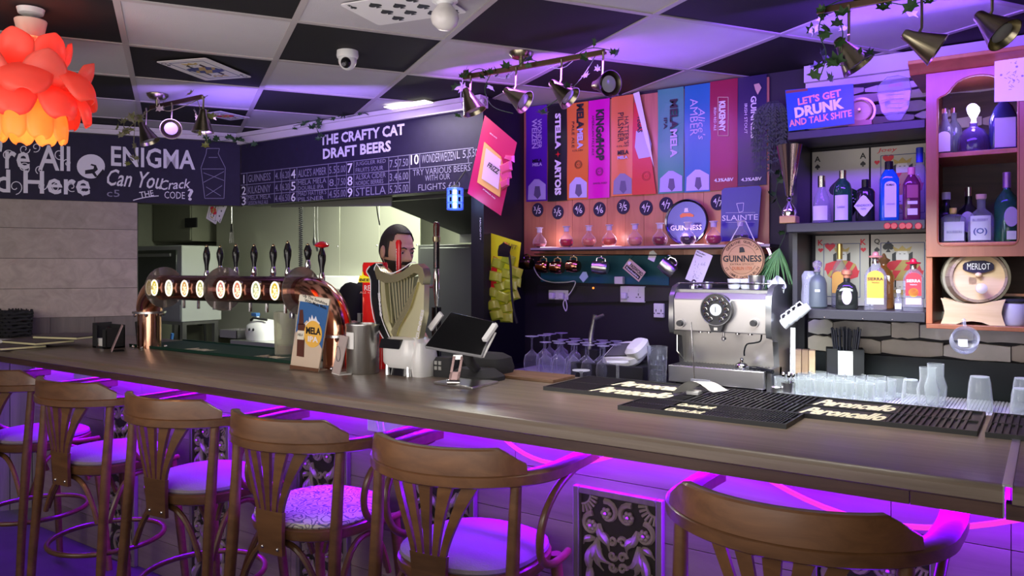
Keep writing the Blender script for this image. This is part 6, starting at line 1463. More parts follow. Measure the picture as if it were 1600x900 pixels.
bottle('bright blue square gin bottle with a pale label on the middle shelf', 1389, 0, B1-.01, .245, sq(.036,.026,.70,.013), BLUG, capr(.016,.86), BLKG, [('arch',.06,.66,.022,LBL)], z=ZM, rot=.35, texts=(('BOMBAY',.60,.03,.008,BLK),('LONDON DRY',.28,.032,.006,CHALKD)))
bottle('dark berry gin bottle with pink cap and stacked pale labels, beside the blue one', 1424, 0, B1-.01, .215, sq(.031,.024,.68,.012), glassm('plum',(.18,.03,.10),.4), capr(.014,.86), mat('pink_cap',(.6,.2,.3),.3), [('flat',.1,.22,.018,LBL),('flat',.30,.36,.018,LBL),('flat',.42,.66,.020,mat('plum_label',(.35,.08,.16),.5))], z=ZM, rot=.3)
bottle('tall blue-capped clear bottle at the right end of the middle shelf', 1437, 0, B1+.12, .31, rnd(.03,.6,.4), CLR, capr(.014,.80), mat('blue_cap',(.02,.04,.6),.3), None, z=ZM)
# lower shelf
bottle('frosted grey bottle with a crystal stopper, leftmost on the lower shelf', 1277, 0, B1, .205, [(.036,.036,0,0),(.041,.041,.03,0),(.039,.039,.52,0),(.030,.030,.64,0),(.012,.012,.70,0),(.012,.012,.76,0)], mat('frost_grey', (.10,.12,.14), .4, trans=.2), [(.015,.015,.76),(.011,.011,.82),(.019,.019,.88),(.02,.02,.95),(.008,.008,1)], mat('crystal', (.7,.6,.8), .05, trans=.8), None, z=ZL)
MB().box((-.0,-.041,.07),(.020,-.038,.08)).obj('tag', WHT, C.objects[-1].parent if C.objects[-1].parent else None)
bottle('tall gold-necked clear bottle with an amber label, standing at the back of the lower shelf', 1312, 0, B1+.13, .285, [(.030,.030,0,0),(.034,.034,.03,0),(.034,.034,.5,0),(.026,.026,.62,0),(.011,.011,.72,0),(.011,.011,.95,0)], CLR, capr(.012,.74,.98), mat('gold_foil',(.6,.42,.15),.3,.8), [('arch',.22,.55,.024,mat('amber_label',(.55,.28,.05),.5))], z=ZL)
bottle('squat dark tequila bottle with an oval lilac label and wooden cap', 1323, 0, B1-.03, .165, [(.040,.030,0,4),(.044,.033,.03,4),(.043,.032,.42,4),(.034,.026,.60,3.4),(.013,.013,.70,2),(.013,.013,.8,2)], DKG, [(.012,.012,.72),(.014,.014,.86),(.021,.021,.88),(.021,.021,.97),(.017,.017,1)], mat('copper_foil',(.55,.2,.12),.4,.3), [('oval',.12,.52,.019,mat('lilac_label',(.55,.42,.62),.5))], z=ZL, rot=.2)
SUN = mat('sun_label', (.80,.38,.04), .5); SUNR = mat('sun_label_red', (.55,.03,.05), .5)
HATP = mat('hat_pink', (.62,.25,.22), .4)
def hatcap(t, H, m, zoff=.78):
    MB().loft([(.013,.013,H*zoff),(.012,.012,H*(zoff+.06)),(.014,.014,H*(zoff+.09))], 16).obj('collar', CHROME, t)
    MB().lathe([(.005,H*(zoff+.09)),(.026,H*(zoff+.10)),(.028,H*(zoff+.125)),(.013,H*(zoff+.135)),(.011,H*(zoff+.18)),(.004,H*(zoff+.20))], 20).obj('hat', m, t)
t = bottle('gold tequila bottle with an orange sunset label and pink hat cap', 1368, 0, B1-.03, .245, sq(.042,.030,.58,.012,4.5), CLR, None, lab=[('arch',.20,.66,.031,SUN),('flat',.10,.20,.031,LBL)], z=ZL, rot=.15, liquid=(.5,mat('pale_tequila',(.65,.42,.12),.05,trans=.7)), texts=(('SIERRA',.52,.058,.013,BLK),('TEQUILA',.46,.03,.005,BLK))); hatcap(t,.245,HATP)
bottle('second hat-capped tequila bottle half hidden behind the gold one', 1381, 0, B1+.12, .235, sq(.04,.028,.58,.012,4.5), glassm('amber',(.45,.2,.05),.7), [(.012,.012,.8),(.026,.026,.88),(.012,.012,.92),(.004,.004,1)], mat('brown_hat',(.22,.10,.05),.5), None, z=ZL)
t = bottle('clear tequila bottle with a red sunset label and bright red hat cap', 1427, 0, B1-.03, .22, sq(.037,.027,.60,.011,4.5), CLR, None, lab=[('arch',.28,.70,.028,SUNR),('oval',.26,.42,.018,SUN),('flat',.12,.24,.028,mat('pink_label',(.65,.4,.5),.5))], z=ZL, rot=.15, texts=(('SIERRA',.55,.05,.012,CHALK),('TEQUILA',.48,.026,.004,CHALK))); hatcap(t,.22,mat('hat_red',(.65,.01,.05),.3),.76)
bottle('tiny clear sample bottle between the two hat-capped tequilas', 1404, 0, B1-.03, .085, [(.013,.013,0,0),(.014,.014,.03,0),(.014,.014,.5,0),(.007,.007,.65,0),(.007,.007,.85,0)], CLR, capr(.009,.84), WHT, [('wrap',.08,.35,.9,LBL)], z=ZL)
t = thing('plastic_wrap', 'crumpled clear plastic sleeve at the far left of the lower shelf', 'plastic bag', (XX(1253,3.46)+.02,3.5,ZL-.0)); r = random.Random(9)
MB().loft([(.03+r.uniform(-.006,.01),.03,.0),(.034,.03,.05),(.028,.03,.10),(.032,.026,.14),(.02,.02,.16)], 9).obj('film', mat('film', (.55,.55,.7), .25, alpha=.35), t)
# flat black menu leaning between the gin bottles
t = thing('dark_card', 'black upright card with white dots leaning behind the green gin bottle', 'card', (XX(1312,3.6),3.6,ZM), (0,.5,0)); MB().box((-.03,-.002,-.02),(.03,.002,.16)).obj('sheet', BLKG, t)
for k in range(7): MB().ball((-.015+.01*(k%3),-.002,.10+.012*(k//2)), (.003,.001,.003), 8, 4).obj('dot', CHALK, t)
# trophy
t = thing('trophy', 'tall fluted silver-pink trophy cup on a wooden block, left end of middle shelf', 'trophy', (-.925,3.43,ZM+.001)); H = hpx(1245,223,346,3.43)
TRM = mat('trophy_metal', (.80,.60,.60), .13, 1)
MB().box((-.034,-.034,0),(.034,.034,.032)).obj('plinth', mat('amber_block', (.55,.32,.12), .25, coat=.6), t, bevel=.003)
MB().lathe([(.028,.032),(.031,.045),(.026,.065),(.012,.085),(.007,.095),(.012,.105),(.007,.115),(.012,.125)], 24).obj('stem', CHROME, t)
vs = []; nn = 32; rows_ = 10
mb = MB(); rr = []
for k in range(rows_):
    u = k/(rows_-1); rr.append((.015+.036*u**1.15, .120+(H-.120)*u))
for k, (rad, z) in enumerate(rr):
    for i in range(nn):
        a = 2*PI*i/nn; q = rad*(1+.07*math.cos(8*a)); vs.append((q*math.cos(a), q*math.sin(a), z))
mb.add(vs, [(k*nn+i,k*nn+(i+1)%nn,(k+1)*nn+(i+1)%nn,(k+1)*nn+i) for k in range(rows_-1) for i in range(nn)], True); mb.obj('cup', TRM, t)
# top shelf: sign, little barrel, glass award
t = thing('metal_sign', "blue tin sign lettered LET'S GET DRUNK AND TALK SHITE on the top shelf", 'sign', W(1282,168,y=3.39)); o_ = t.location; Yq = 3.39
MB().prism(pp([(1232,205),(1335,193),(1333,131),(1227,141)], Yq, o_), 0, .004).obj('plate', mat('sign_blue', (.01,.07,.32), .35, var=.15, vscale=30), t, bevel=.001)
OR_ = mat('sign_orange', (.72,.28,.22), .5)
tp("LET'S GET", OR_, t, 1246, 1314, 152, 12, Yq, tilt=.10, bold=.04, lift=.001); tp('DRUNK', mat('sign_white', (.75,.7,.85), .5), t, 1241, 1318, 169, 17, Yq, tilt=.10, bold=.05, lift=.001); tp('AND TALK SHITE', OR_, t, 1232, 1330, 185, 11, Yq, tilt=.07, bold=.03, lift=.001)
MB().prism(pp([(1228,142),(1262,138),(1262,142),(1228,146)], Yq, o_), -.0005, 0).obj('rust_stain', mat('rust', (.2,.06,.05), .8), t)
def barrel(name, label, loc, R, L, rot=0, wm=LIGHTW):
    t = thing(name, label, 'barrel', loc, rot)
    M = Matrix.Rotation(PI/2,4,'X')
    for k in range(16):
        a0, a1 = 2*PI*k/16+.006, 2*PI*(k+1)/16-.006; vs = []; fs = []
        for j in range(7):
            u = j/6; rad = R*(.88+.12*math.sin(PI*u))
            for a in (a0,(a0+a1)/2,a1):
                for q in (rad*.9, rad): vs.append((q*math.cos(a), -L/2+L*u, q*math.sin(a)))
        for j in range(6):
            b = j*6; fs += [(b+1,b+3,b+9,b+7),(b+3,b+5,b+11,b+9),(b,b+6,b+8,b+2),(b+2,b+8,b+10,b+4),(b,b+1,b+7,b+6),(b+4,b+10,b+11,b+5)]
        fs += [(0,2,3,1),(2,4,5,3),(36,37,39,38),(38,39,41,40)]
        MB().add(vs, fs, True).obj('stave', wm, t)
    for u in (.12,.30,.88): 
        rad = R*(.885+.12*math.sin(PI*u)); y = -L/2+L*u
        if u < .2: continue
        MB().tube([(rad*math.cos(2*PI*k/32), y, rad*math.sin(2*PI*k/32)) for k in range(32)], 1, closed=True, sec=[(-.008,-.002),(.008,-.002),(.008,.002),(-.008,.002)], up=(0,1,0)).obj('hoop', mat('hoop_metal', (.45,.42,.35), .35, .7), t) if wm is not LIGHTW else None
    MB().prism([(R*.82*math.cos(2*PI*k/32), R*.82*math.sin(2*PI*k/32)) for k in range(32)], -L/2+.012, -L/2+.02).obj('head', LIGHTW, t)
    return t
PW2 = wood('pink_wood', (.45,.18,.14), (.62,.30,.22), 0, 3, 10, .5, 0, .8)
t = barrel('small_barrel', 'little wooden barrel on a foot behind the blue tin sign on the top shelf', (XX(1345,3.52),3.52,2.10+.075), .052, .085, .1, PW2)
MB().box((-.045,-.045,-.075),(.045,.045,-.042)).obj('foot', PW2, t); MB().tube([(0,-.04,0),(0,-.07,0)], .005, 8).obj('tap', BRASS, t)
t = thing('glass_award', 'clear shield-shaped glass award on the top shelf beside the cabinet', 'award', (XX(1402,3.47),3.47,2.101)); o_ = t.location
q_ = pp([(1388,188),(1408,188),(1420,168),(1424,140),(1420,122),(1404,118),(1386,121),(1371,136),(1372,152),(1378,175)], 3.47, o_)
MB().prism([(a,max(b,.008)) for a, b in q_], -.008, .008).obj('shield', mat('award_glass', (.75,.72,.95), .06, trans=.8, ior=1.35), t, bevel=.003)
tp('AWARD', mat('award_red', (.5,.15,.3), .5), t, 1388, 1410, 133, 5, 3.461); 
aw = MB()
for k in range(6): a, b = pp([(1382+k,141+7*k),(1414-k,140+7*k)], 3.46, o_); strip(aw, (a[0],-.0095,a[1]), (b[0],-.0095,b[1]), .002 if k else .003, NY)
aw.obj('engraving', CHALKD, t); MB().box((-.05,-.018,0),(.05,.02,.010)).obj('base', ACRYL, t, bevel=.002)
# ------------------------------------------------------------------ pine cabinet
YC = 3.36; cx0, cx1 = -.393, .30
cab = thing('pine_cabinet', 'reddish pine wall cabinet with arched door opening, bottles inside and a barrel below', 'cabinet', (0,0,0))
def cbx_(nm, a, b, mt=CABW, bev=.002): return MB().box(a, b).obj(nm, mt, cab, bevel=bev)
zc0, zc1, zc2 = 1.286, 1.617, 2.275
cbx_('side_panel', (cx0,YC+.018,zc0), (cx0+.018,Y1-.02,zc2)); cbx_('side_panel', (cx1-.018,YC+.018,zc0), (cx1,Y1-.02,zc2))
cbx_('base_panel', (cx0,YC+.0,zc0), (cx1,Y1-.02,zc0+.018)); cbx_('middle_panel', (cx0+.018,YC+.005,zc1-.022), (cx1-.018,Y1-.02,zc1-.004)); cbx_('top_panel', (cx0,YC,zc2-.02), (cx1,Y1-.02,zc2))
cbx_('front_stile', (cx0,YC,zc0+.018), (cx0+.022,YC+.018,zc1-.022))
cbx_('middle_rail', (cx0,YC-.002,zc1-.024), (cx1,YC+.018,zc1-.002))
cbx_('back_panel', (cx0+.018,Y1-.03,zc0), (cx1-.018,Y1-.022,zc2), wood('cabinet_back', (.05,.03,.03), (.10,.06,.05), 0, 1.5, 10, .6))
cbx_('inner_shelf', (cx0+.018,YC+.05,1.945), (cx1-.018,Y1-.03,1.963))
# cornice
MB().prism([(YC-.006,zc2-.01),(YC-.02,zc2+.005),(YC-.055,zc2+.022),(YC-.060,zc2+.036),(Y1-.02,zc2+.036),(Y1-.02,zc2-.01)], cx0-.055, cx1+.06, 'x').obj('cornice', CABW, cab, bevel=.002)
# door with arched opening
def door_(x0, x1, nm):
    ox0, ox1 = x0+.040, x1-.048; zb, zs, zt = 1.602+.0, 2.13, 2.235; xm = (ox0+ox1)/2; hw = (ox1-ox0)/2
    inner = [(ox0+.022, zb), (ox1-.022, zb)]+[(ox1-.022+.022*math.sin(a), zb+.022-.022*math.cos(a)) for a in (PI/6,PI/3,PI/2)]
    R = [(1,0),(1,.30),(.93,.36),(.80,.42),(.70,.52),(.62,.66),(.50,.82),(.34,.93),(.17,.985),(0,1.0)]
    inner += [(xm+a*hw, zs+b*(zt-zs)) for a, b in R]+[(xm-a*hw, zs+b*(zt-zs)) for a, b in R[::-1][1:]]
    inner += [(ox0+.022-.022*math.sin(a), zb+.022-.022*math.cos(a)) for a in (PI/2,PI/3,PI/6)]
    # outer ring points matched by angle to the centre
    zlo, zhi = 1.557+.06, zc2-.012; zlo = zc1-.06+.0; c_ = (xm, (zb+zt)/2)
    zlo = 1.560
    outer = []
    for (a, b) in inner:
        dx, dz = a-c_[0], b-c_[1]; s = min(((x1-c_[0]) if dx > 0 else (x0-c_[0]))/dx if abs(dx) > 1e-6 else 1e9, ((zhi-c_[1]) if dz > 0 else (zlo-c_[1]))/dz if abs(dz) > 1e-6 else 1e9)
        outer.append((c_[0]+dx*s, c_[1]+dz*s))
    n = len(inner); vs = []
    for y in (YC-.012, YC+.006): vs += [(a,y,b) for a, b in outer]+[(a,y,b) for a, b in inner]
    # add corners by snapping the closest outer points
    for (qx, qz) in ((x0,zlo),(x1,zlo),(x0,zhi),(x1,zhi)):
        k = min(range(n), key=lambda i: (outer[i][0]-qx)**2+(outer[i][1]-qz)**2)
        for off, y in ((0,YC-.012),(2*n,YC+.006)): vs[k+off] = (qx,y,qz)
    fs = []
    for i in range(n):
        j = (i+1) % n
        fs += [(i,j,n+j,n+i),(2*n+i,3*n+i,3*n+j,2*n+j),(n+i,n+j,3*n+j,3*n+i),(i,2*n+i,2*n+j,j)]
    d = MB().add(vs, fs).obj(nm, CABW, cab, bevel=.0015)
    MB().tube([(a, YC-.012, b) for a, b in inner], .0035, 6, closed=True).obj('bead', CABW, d)
    MB().prism(inner, YC-.001, YC+.001).obj('pane', mat('cabinet_pane', (.92,.95,1), .02, trans=1, ior=1.02), d)
    MB().lathe([(.006,0),(.006,.012),(.013,.018),(.013,.024),(.004,.028)], 16, M=Matrix.Translation((x1-.012,YC-.012,1.80)) @ Matrix.Rotation(PI/2,4,'X')).obj('knob', mat('dark_knob', (.06,.02,.015), .2), d)
    return d
door_(cx0+.001, -.047, 'door'); door_(-.045, cx1-.001, 'door')
# paper pinned on door
t = thing('pinned_drawing', 'white paper with a small doodle pinned on the cabinet door', 'paper', W(1582,120,y=YC-.016), (0,.03,0))
q_ = pp([(1555,160),(1612,156),(1612,86),(1553,97)], YC-.016, t.location); MB().prism(q_, -.001, .001).obj('sheet', WHTP, t)
dw = MB(); r = random.Random(5)
for k in range(22):
    a = Vector((r.gauss(.0,.010),-.0015,r.gauss(0,.02))); strip(dw, a, a+Vector((r.uniform(-.01,.01),0,r.uniform(-.01,.01))), .0015, NY)
for (a, b) in ((-.035,.01),(.03,0),(.012,.035)): dw.prism([(a+.004*math.cos(k*PI/4), b+.004*math.sin(k*PI/4)) for k in range(8)], -.0018, -.001)
dw.obj('doodle', CHALKD, t)
# bottles in the cabinet: upper shelf
zu = 1.963; BC = 3.52
for k, (px, h, lab) in enumerate(((1476,.19,'pale-labelled clear bottle, leftmost on the cabinet upper shelf'),(1490,.20,'clear bottle behind it, second on the cabinet upper shelf'))):
    bottle(lab, px, 0, BC+.06*k, h, rnd(.030,.55,.35), SMK, capr(.012,.9), CHROME, [('arch',.08,.5,.022,LBL)] if k == 0 else None, z=zu)
t = bottle('round dark bottle with a glowing bulb stopper in the middle of the cabinet', 1521, 0, BC-.03, .115, [(.05,.04,0,0),(.056,.045,.1,0),(.054,.044,.5,0),(.035,.03,.78,0),(.014,.014,.9,0),(.014,.014,1.05,0)], glassm('violet_dark',(.10,.06,.2),.5), None, z=zu)
MB().lathe([(.008,.118),(.008,.135),(.014,.145),(.021,.160),(.020,.176),(.010,.188)], 20).obj('bulb', mat('bulb_white', (1,1,1), .3, emit=(.85,.75,1), es=14), t)
point('bulb_glow', (t.location.x, t.location.y-.05, t.location.z+.165), 2.2, (.40,.25,1), .02)
bottle('shouldered dark bottle with a rainbow-striped pale label at the right of the cabinet', 1568, 0, BC-.02, .20, [(.045,.03,0,4),(.048,.033,.03,4),(.048,.033,.62,3.4),(.03,.026,.85,2.6),(.014,.014,.95,2),(.014,.014,1.0,2)], glassm('blue_dark',(.03,.03,.12),.3), None, lab=[('flat',.06,.62,.034,mat('lilac_label',(.55,.42,.62),.5))], z=zu, rot=.2)
# lower cabinet shelf
zl = zc1-.004
bottle('dark tall bottle with a pale stopper at the back left of the cabinet', 1478, 0, 3.62, .215, rnd(.034,.55,.36), DKG, capr(.016,.86), WHT, None, z=zl)
bottle('low square bottle with a cream label at the front left of the cabinet', 1489, 0, 3.46, .115, [(.040,.028,0,5),(.042,.03,.04,5),(.042,.03,.86,5),(.03,.02,.95,3),(.012,.012,1.0,2)], CLR, [(.010,.010,1.0),(.013,.013,1.08),(.013,.013,1.2)], mat('yellow_cap', (.7,.55,.1), .4), [('flat',.08,.72,.034,LBL)], z=zl, rot=.2, texts=(('BOURBON',.38,.05,.010,CHALKD),))
bottle('dark round vermouth bottle with a round pale label in the middle of the cabinet', 1513, 0, 3.55, .225, rnd(.042,.50,.30), DKG, capr(.013,.84), CHROME, [('oval',.20,.56,.026,mat('lilac_label',(.55,.42,.62),.5))], z=zl)
bottle('bottle with a big blue-white label printed with an eye shape and wooden cork', 1533, 0, 3.44, .185, [(.040,.040,0,0),(.043,.043,.03,0),(.043,.043,.50,0),(.034,.034,.60,0),(.014,.014,.70,0),(.014,.014,.92,0)], CLR, [(.016,.016,.90),(.018,.018,.93),(.018,.018,1.0)], mat('cork', (.5,.32,.2), .6), [('wrap',.05,.55,.85,LBL)], z=zl, texts=(('BLUEBERRY',.46,.05,.010,CHALKD),('(O)',.22,.045,.028,CARDU)))
bottle('tall green-black sparkling bottle with an oval label at the right of the cabinet', 1573, 0, 3.46, .265, rnd(.042,.55,.28), GRNG, capr(.014,.78), mat('violet_foil', (.35,.15,.45), .3, .6), [('oval',.22,.50,.024,mat('lilac_label',(.55,.42,.62),.5)),('flat',.04,.16,.016,LBL)], z=zl, rot=.4)
# barrel compartment
bl = barrel('wine_barrel', 'small oak wine barrel with a chalk MERLOT label in the cabinet', (XX(1516,3.44)+.012,3.47,ZZ(1515,433,3.37)), .108, .17, .0, wood('barrel_oak', (.28,.19,.14), (.44,.32,.25), 1, 3, 8, .5, 0, .8))
y_ = -.085
MB().prism([(-.05,.046),(-.044,.054),(-.02,.062),(.02,.062),(.044,.054),(.05,.046),(.05,.030),(.042,.024),(.018,.016),(-.018,.016),(-.042,.024),(-.05,.030)], y_-.0, y_+.014).obj('label_board', NAVY, bl)
txt('MERLOT', CHALK, bl, (0,y_-.0,.040), (1,0,0), (0,0,1), .075, .024)
MB().ball((0,y_,.008), (.012,.012,.010), 12, 8).obj('bung', LIGHTW, bl); MB().tube([(0,y_+.01,-.04),(0,y_-.03,-.04)], .009, 10).obj('spigot', LIGHTW, bl)
MB().lathe([(.012,0),(.019,.006),(.019,.014),(.008,.02)], 18, M=Matrix.Translation((.004,y_-.028,-.042)) @ Matrix.Rotation(PI/2,4,'X')).obj('spigot_knob', mat('pearl_knob', (.65,.55,.6), .25), bl)
MB().box((-.030,y_+.012,-.028),(-.004,y_+.014,.0)).obj('small_note', LIGHTW, bl)
MB().tube([(.0,0,.105),(0,0,.12)], .006, 8).ball((0,0,.127),(.010,.010,.008),12,8).obj('finial', BRASS, bl)
bl.rotation_euler[2] = .22
st2 = thing('barrel_cradle', 'pale wooden cradle under the wine barrel in the cabinet', 'stand', (bl.location.x,3.42,zc0+.019))
q_ = [(-.105,.098),(-.096,.07),(-.092,.045),(-.098,.02),(-.105,0),(-.055,0),(-.03,.010),(0,.013),(.03,.010),(.055,0),(.105,0),(.098,.02),(.092,.045),(.096,.07),(.105,.098),(.06,.088),(.03,.080),(0,.078),(-.03,.080),(-.06,.088)]
MB().prism(q_, -.045, -.025).obj('front_board', LIGHTW, st2, bevel=.002); MB().prism(q_, .045, .065).obj('back_board', LIGHTW, st2, bevel=.002)
t = thing('jar', 'frosted lidded jar at the right edge of the barrel compartment', 'jar', (XX(1582,3.45),3.45,zc0+.019)); MB().lathe([(.045,0),(.05,.01),(.052,.075),(.045,.085)], 24).obj('body', mat('frosted_jar', (.6,.55,.75), .35, trans=.3), t); MB().lathe([(.05,.083),(.052,.09),(.04,.098)], 24).obj('lid', BLKM, t)
t = thing('wood_tray', 'small orange wooden board lying on the jar beside the barrel', 'board', (XX(1582,3.5)-.01,3.53,zc0+.125)); MB().box((-.06,-.04,-.0),(.05,.04,.010)).obj('board', CABW, t); MB().box((-.05,-.035,-.1055),(.04,.035,0)).obj('block', BLKM, t)
# hanging glass jug
t = thing('glass_jug', 'round clear glass jug hanging by its handle under the cabinet', 'jug', W(1507,532,y=3.33)); t.rotation_euler = (1.2,0,.2)
MB().lathe([(.02,-.05),(.038,-.045),(.048,-.02),(.048,.0),(.042,.025),(.045,.04),(.042,.04),(.039,.025),(.044,0),(.044,-.02),(.03,-.04)], 28, cap=(True,False)).obj('body', GL, t)
MB().tube([(0,.045,.03),(0,.075,.02),(0,.082,-.01),(0,.05,-.03)], .005, 8).obj('handle', GL, t)
MB().box((-.016,-.012,-.048),(.016,.018,-.044)).obj('label', WHTP, t)
# ------------------------------------------------------------------ counter right of the machine
Gt = clearg('tumbler_clear', (.95,.97,.96), .09, .9, .07, (.88,.92,.89))
tg = MB().loft([(.030,.030,0),(.033,.033,.004),(.038,.038,.080),(.035,.035,.080),(.030,.030,.010)], 16, cap=(True,True)).mesh('tumbler', Gt)
tg.shade_smooth() if hasattr(tg,'shade_smooth') else None
k = 0
for r_ in range(4):
    for c in range(5):
        x = -1.0+.078*c+.09+.026*r_; y = 3.285+.083*r_
        o = bpy.data.objects.new('tumbler', tg); C.objects.link(o); o.location = (x,y,CTR+.0095)
        pos = ['front','second','third','back'][r_]
        tag(o, 'small clear tumbler, %s in the %s row of the block' % (['leftmost','second from left','middle one','second from right','rightmost'][c], pos), 'glass', 'tumblers standing right of the espresso machine')
def glass(label, px, y, r, h, shape='pint', nm='beer_glass'):
    t = thing(nm, label, 'glass', (XX(px,y),y,CTR+.0095))
    P_ = {'pint':[(r*.95,0),(r,.004),(r*.98,h*.3),(r*.85,h*.8),(r*.72,h),(r*.66,h),(r*.8,h*.8),(r*.93,h*.3),(r*.93,.004)],
          'curvy':[(r*.75,0),(r*.8,.004),(r*.95,h*.25),(r,h*.45),(r*.72,h*.7),(r*.75,h),(r*.70,h),(r*.67,h*.7),(r*.94,h*.45),(r*.8,h*.1)]}[shape]
    MB().lathe(P_, 24, cap=(False,False) if shape == 'pint' else (True,False)).obj('glass', Gt, t)
    if shape == 'pint': MB().lathe([(r*.70,h-.004),(r*.70,h)], 24).obj('foot', Gt, t)
glass('curvy clear beer glass nearest the tumbler block', 1450, 3.32, .040, .155, 'curvy'); glass('second curvy beer glass behind the first', 1462, 3.42, .040, .16, 'curvy'); glass('short clear glass between the tumblers and the curvy glasses', 1423, 3.36, .034, .10)
glass('upside-down pint glass standing alone on the ribbed mat', 1531, 3.36, .043, .13)
glass('cut-glass tumbler at the right edge of the photo, front one', 1596, 3.26, .036, .11); glass('clear tumbler at the right edge of the photo, standing behind the cut one', 1598, 3.40, .036, .13)
# straw holder
rs = thing('caddy_riser', 'low dark riser under the straw caddy and wooden blocks', 'box', (0,0,0)); MB().box((XX(1243,3.6),3.535,CTR),(XX(1362,3.6),3.69,CTR+.072)).obj('body', BLKM, rs, bevel=.003)
t = thing('straw_caddy', 'black bar caddy with white napkins holding a bunch of dark straws', 'caddy', (XX(1320,3.60),3.60,CTR+.073), .25)
MB().box((-.075,-.05,0),(.075,.05,.006)).box((-.075,-.05,0),(-.071,.05,.12)).box((.071,-.05,0),(.075,.05,.12)).box((-.075,.046,0),(.075,.05,.12)).box((-.075,-.05,0),(-.03,-.046,.12)).box((.03,-.05,0),(.075,-.046,.12)).obj('tray', BLKM, t, bevel=.002)
MB().box((-.068,-.040,.006),(.068,-.018,.11)).obj('napkins', WHTP, t, bevel=.002)
for k in range(26):
    r = random.Random(k); a, b = r.uniform(-.05,.05), r.uniform(-.0,.04); MB().tube([(a*.8,b,.01),(a*1.35,b*1.4,.20+r.uniform(-.012,.012))], .0035, 6).obj('straw', mat('straw_dark', (.05,.06,.10), .35), t)
t = thing('wood_block_set', 'three small upright wooden blocks between machine and straws', 'wooden blocks', (XX(1258,3.58),3.58,CTR+.073), .2)
for k in range(3): MB().box((-.042+.029*k,-.03,0),(-.015+.029*k,.03,.105)).obj('block', LIGHTW if k != 1 else wood('mid_wood', (.3,.18,.1), (.45,.3,.18), 2, 3, 10), t, bevel=.002)
# plants at the left of the shelves
def leafy(name, label, org, n, fn, mt, cat='plant'):
    t = thing(name, label, cat, org); fn(t, n, mt); return t
SPK = mat('spiky_green', (.10,.26,.09), .4, var=.3)
t = thing('spiky_plant', 'spiky green artificial grass spray hanging behind the espresso machine', 'plant', W(1218,388,y=3.62)); r = random.Random(8)
for k in range(34):
    a = r.uniform(-.16,.09); mb = MB(); L_ = r.uniform(.13,.24); dx = a; pts = [Vector((0,0,0)), Vector((dx*.45,-.02*r.random(),-L_*.4)), Vector((dx,-.05*r.random(),-L_))]
    mb.tube([p for p in smooth(pts,3)], [.0018,.003,.0035,.0035,.003,.002,.0005], 1 and 4); mb.obj('blade', SPK, t)
FRN = mat('grey_fern', (.06,.08,.065), .7, var=.3)
t = thing('hanging_fern', 'grey-green hanging artificial fern on the dark wall left of the blue tin sign', 'plant', W(1208,158,y=3.66)); r = random.Random(2)
for k in range(52):
    a = r.uniform(-1,1); L_ = r.uniform(.10,.36); x1_ = a*.075; pts = [Vector((x1_*.3,0,0)), Vector((x1_*.9,-.02-.03*r.random(),-L_*.4)), Vector((x1_*1.1,-.02-.04*r.random(),-L_))]
    mb = MB(); P_ = smooth(pts,5); mb.tube(P_, .0012, 4)
    for i in range(2,len(P_)-1):
        for s in (-1,1):
            p = P_[i]; q = p+Vector((s*.014,-.004,-.012)); mb.add([p, p+Vector((s*.005,0,-.008)), q, p+Vector((s*.008,-.002,.001))], [(0,1,2,3)])
    mb.obj('frond', FRN, t, fix=False)
# ================================================================== CEILING THINGS
IVY = [mat('ivy_green', (.035,.09,.03), .5, var=.3), mat('ivy_olive', (.16,.17,.05), .5, var=.3)]
leaf_v = [(0,0,0),(.010,.006,.002),(.024,.004,.004),(.016,.014,.002),(.020,.028,.003),(.007,.024,.001),(0,.040,.006),(-.007,.024,.001),(-.020,.028,.003),(-.016,.014,.002),(-.024,.004,.004),(-.010,.006,.002)]
leaf_me = []
for m_ in IVY:
    vs = [(a,b,c) for a,b,c in leaf_v]+[(0,.016,-.004)]; mb = MB(); mb.add(vs, [(i,(i+1)%12,12) for i in range(12)], False); leaf_me.append(mb.mesh('leaf', m_))
def ivy(label, paths, n, seed, spread=.03, size=1.0, mi=0):
    r = random.Random(seed); P0 = Vector(paths[0][0]); t = thing('ivy_garland', label, 'plant', P0)
    for P_ in paths:
        P_ = [Vector(p)-P0 for p in P_]; S = smooth(P_, 5) if len(P_) > 2 else P_
        MB().tube(S, .0018, 5).obj('stem', IVY[mi], t)
        cnt = max(2, int(n*len(S)/sum(len(q)*5 for q in paths)))
        for k in range(cnt):
            p = S[r.randrange(len(S))]+Vector((r.uniform(-1,1),r.uniform(-1,1),r.uniform(-1.2,.6)))*spread
            o = bpy.data.objects.new('leaf', leaf_me[mi]); C.objects.link(o); o.parent = t; o.location = p
            s = size*r.uniform(.7,1.25); o.scale = (s,s,s); o.rotation_euler = (r.uniform(.6,2.6), r.uniform(-.6,.6), r.uniform(-1.2,1.6))
    return t
HEADM = mat('lamp_brass', (.36,.32,.22), .28, 1); HEADD = mat('lamp_inside', (.08,.08,.08), .4)
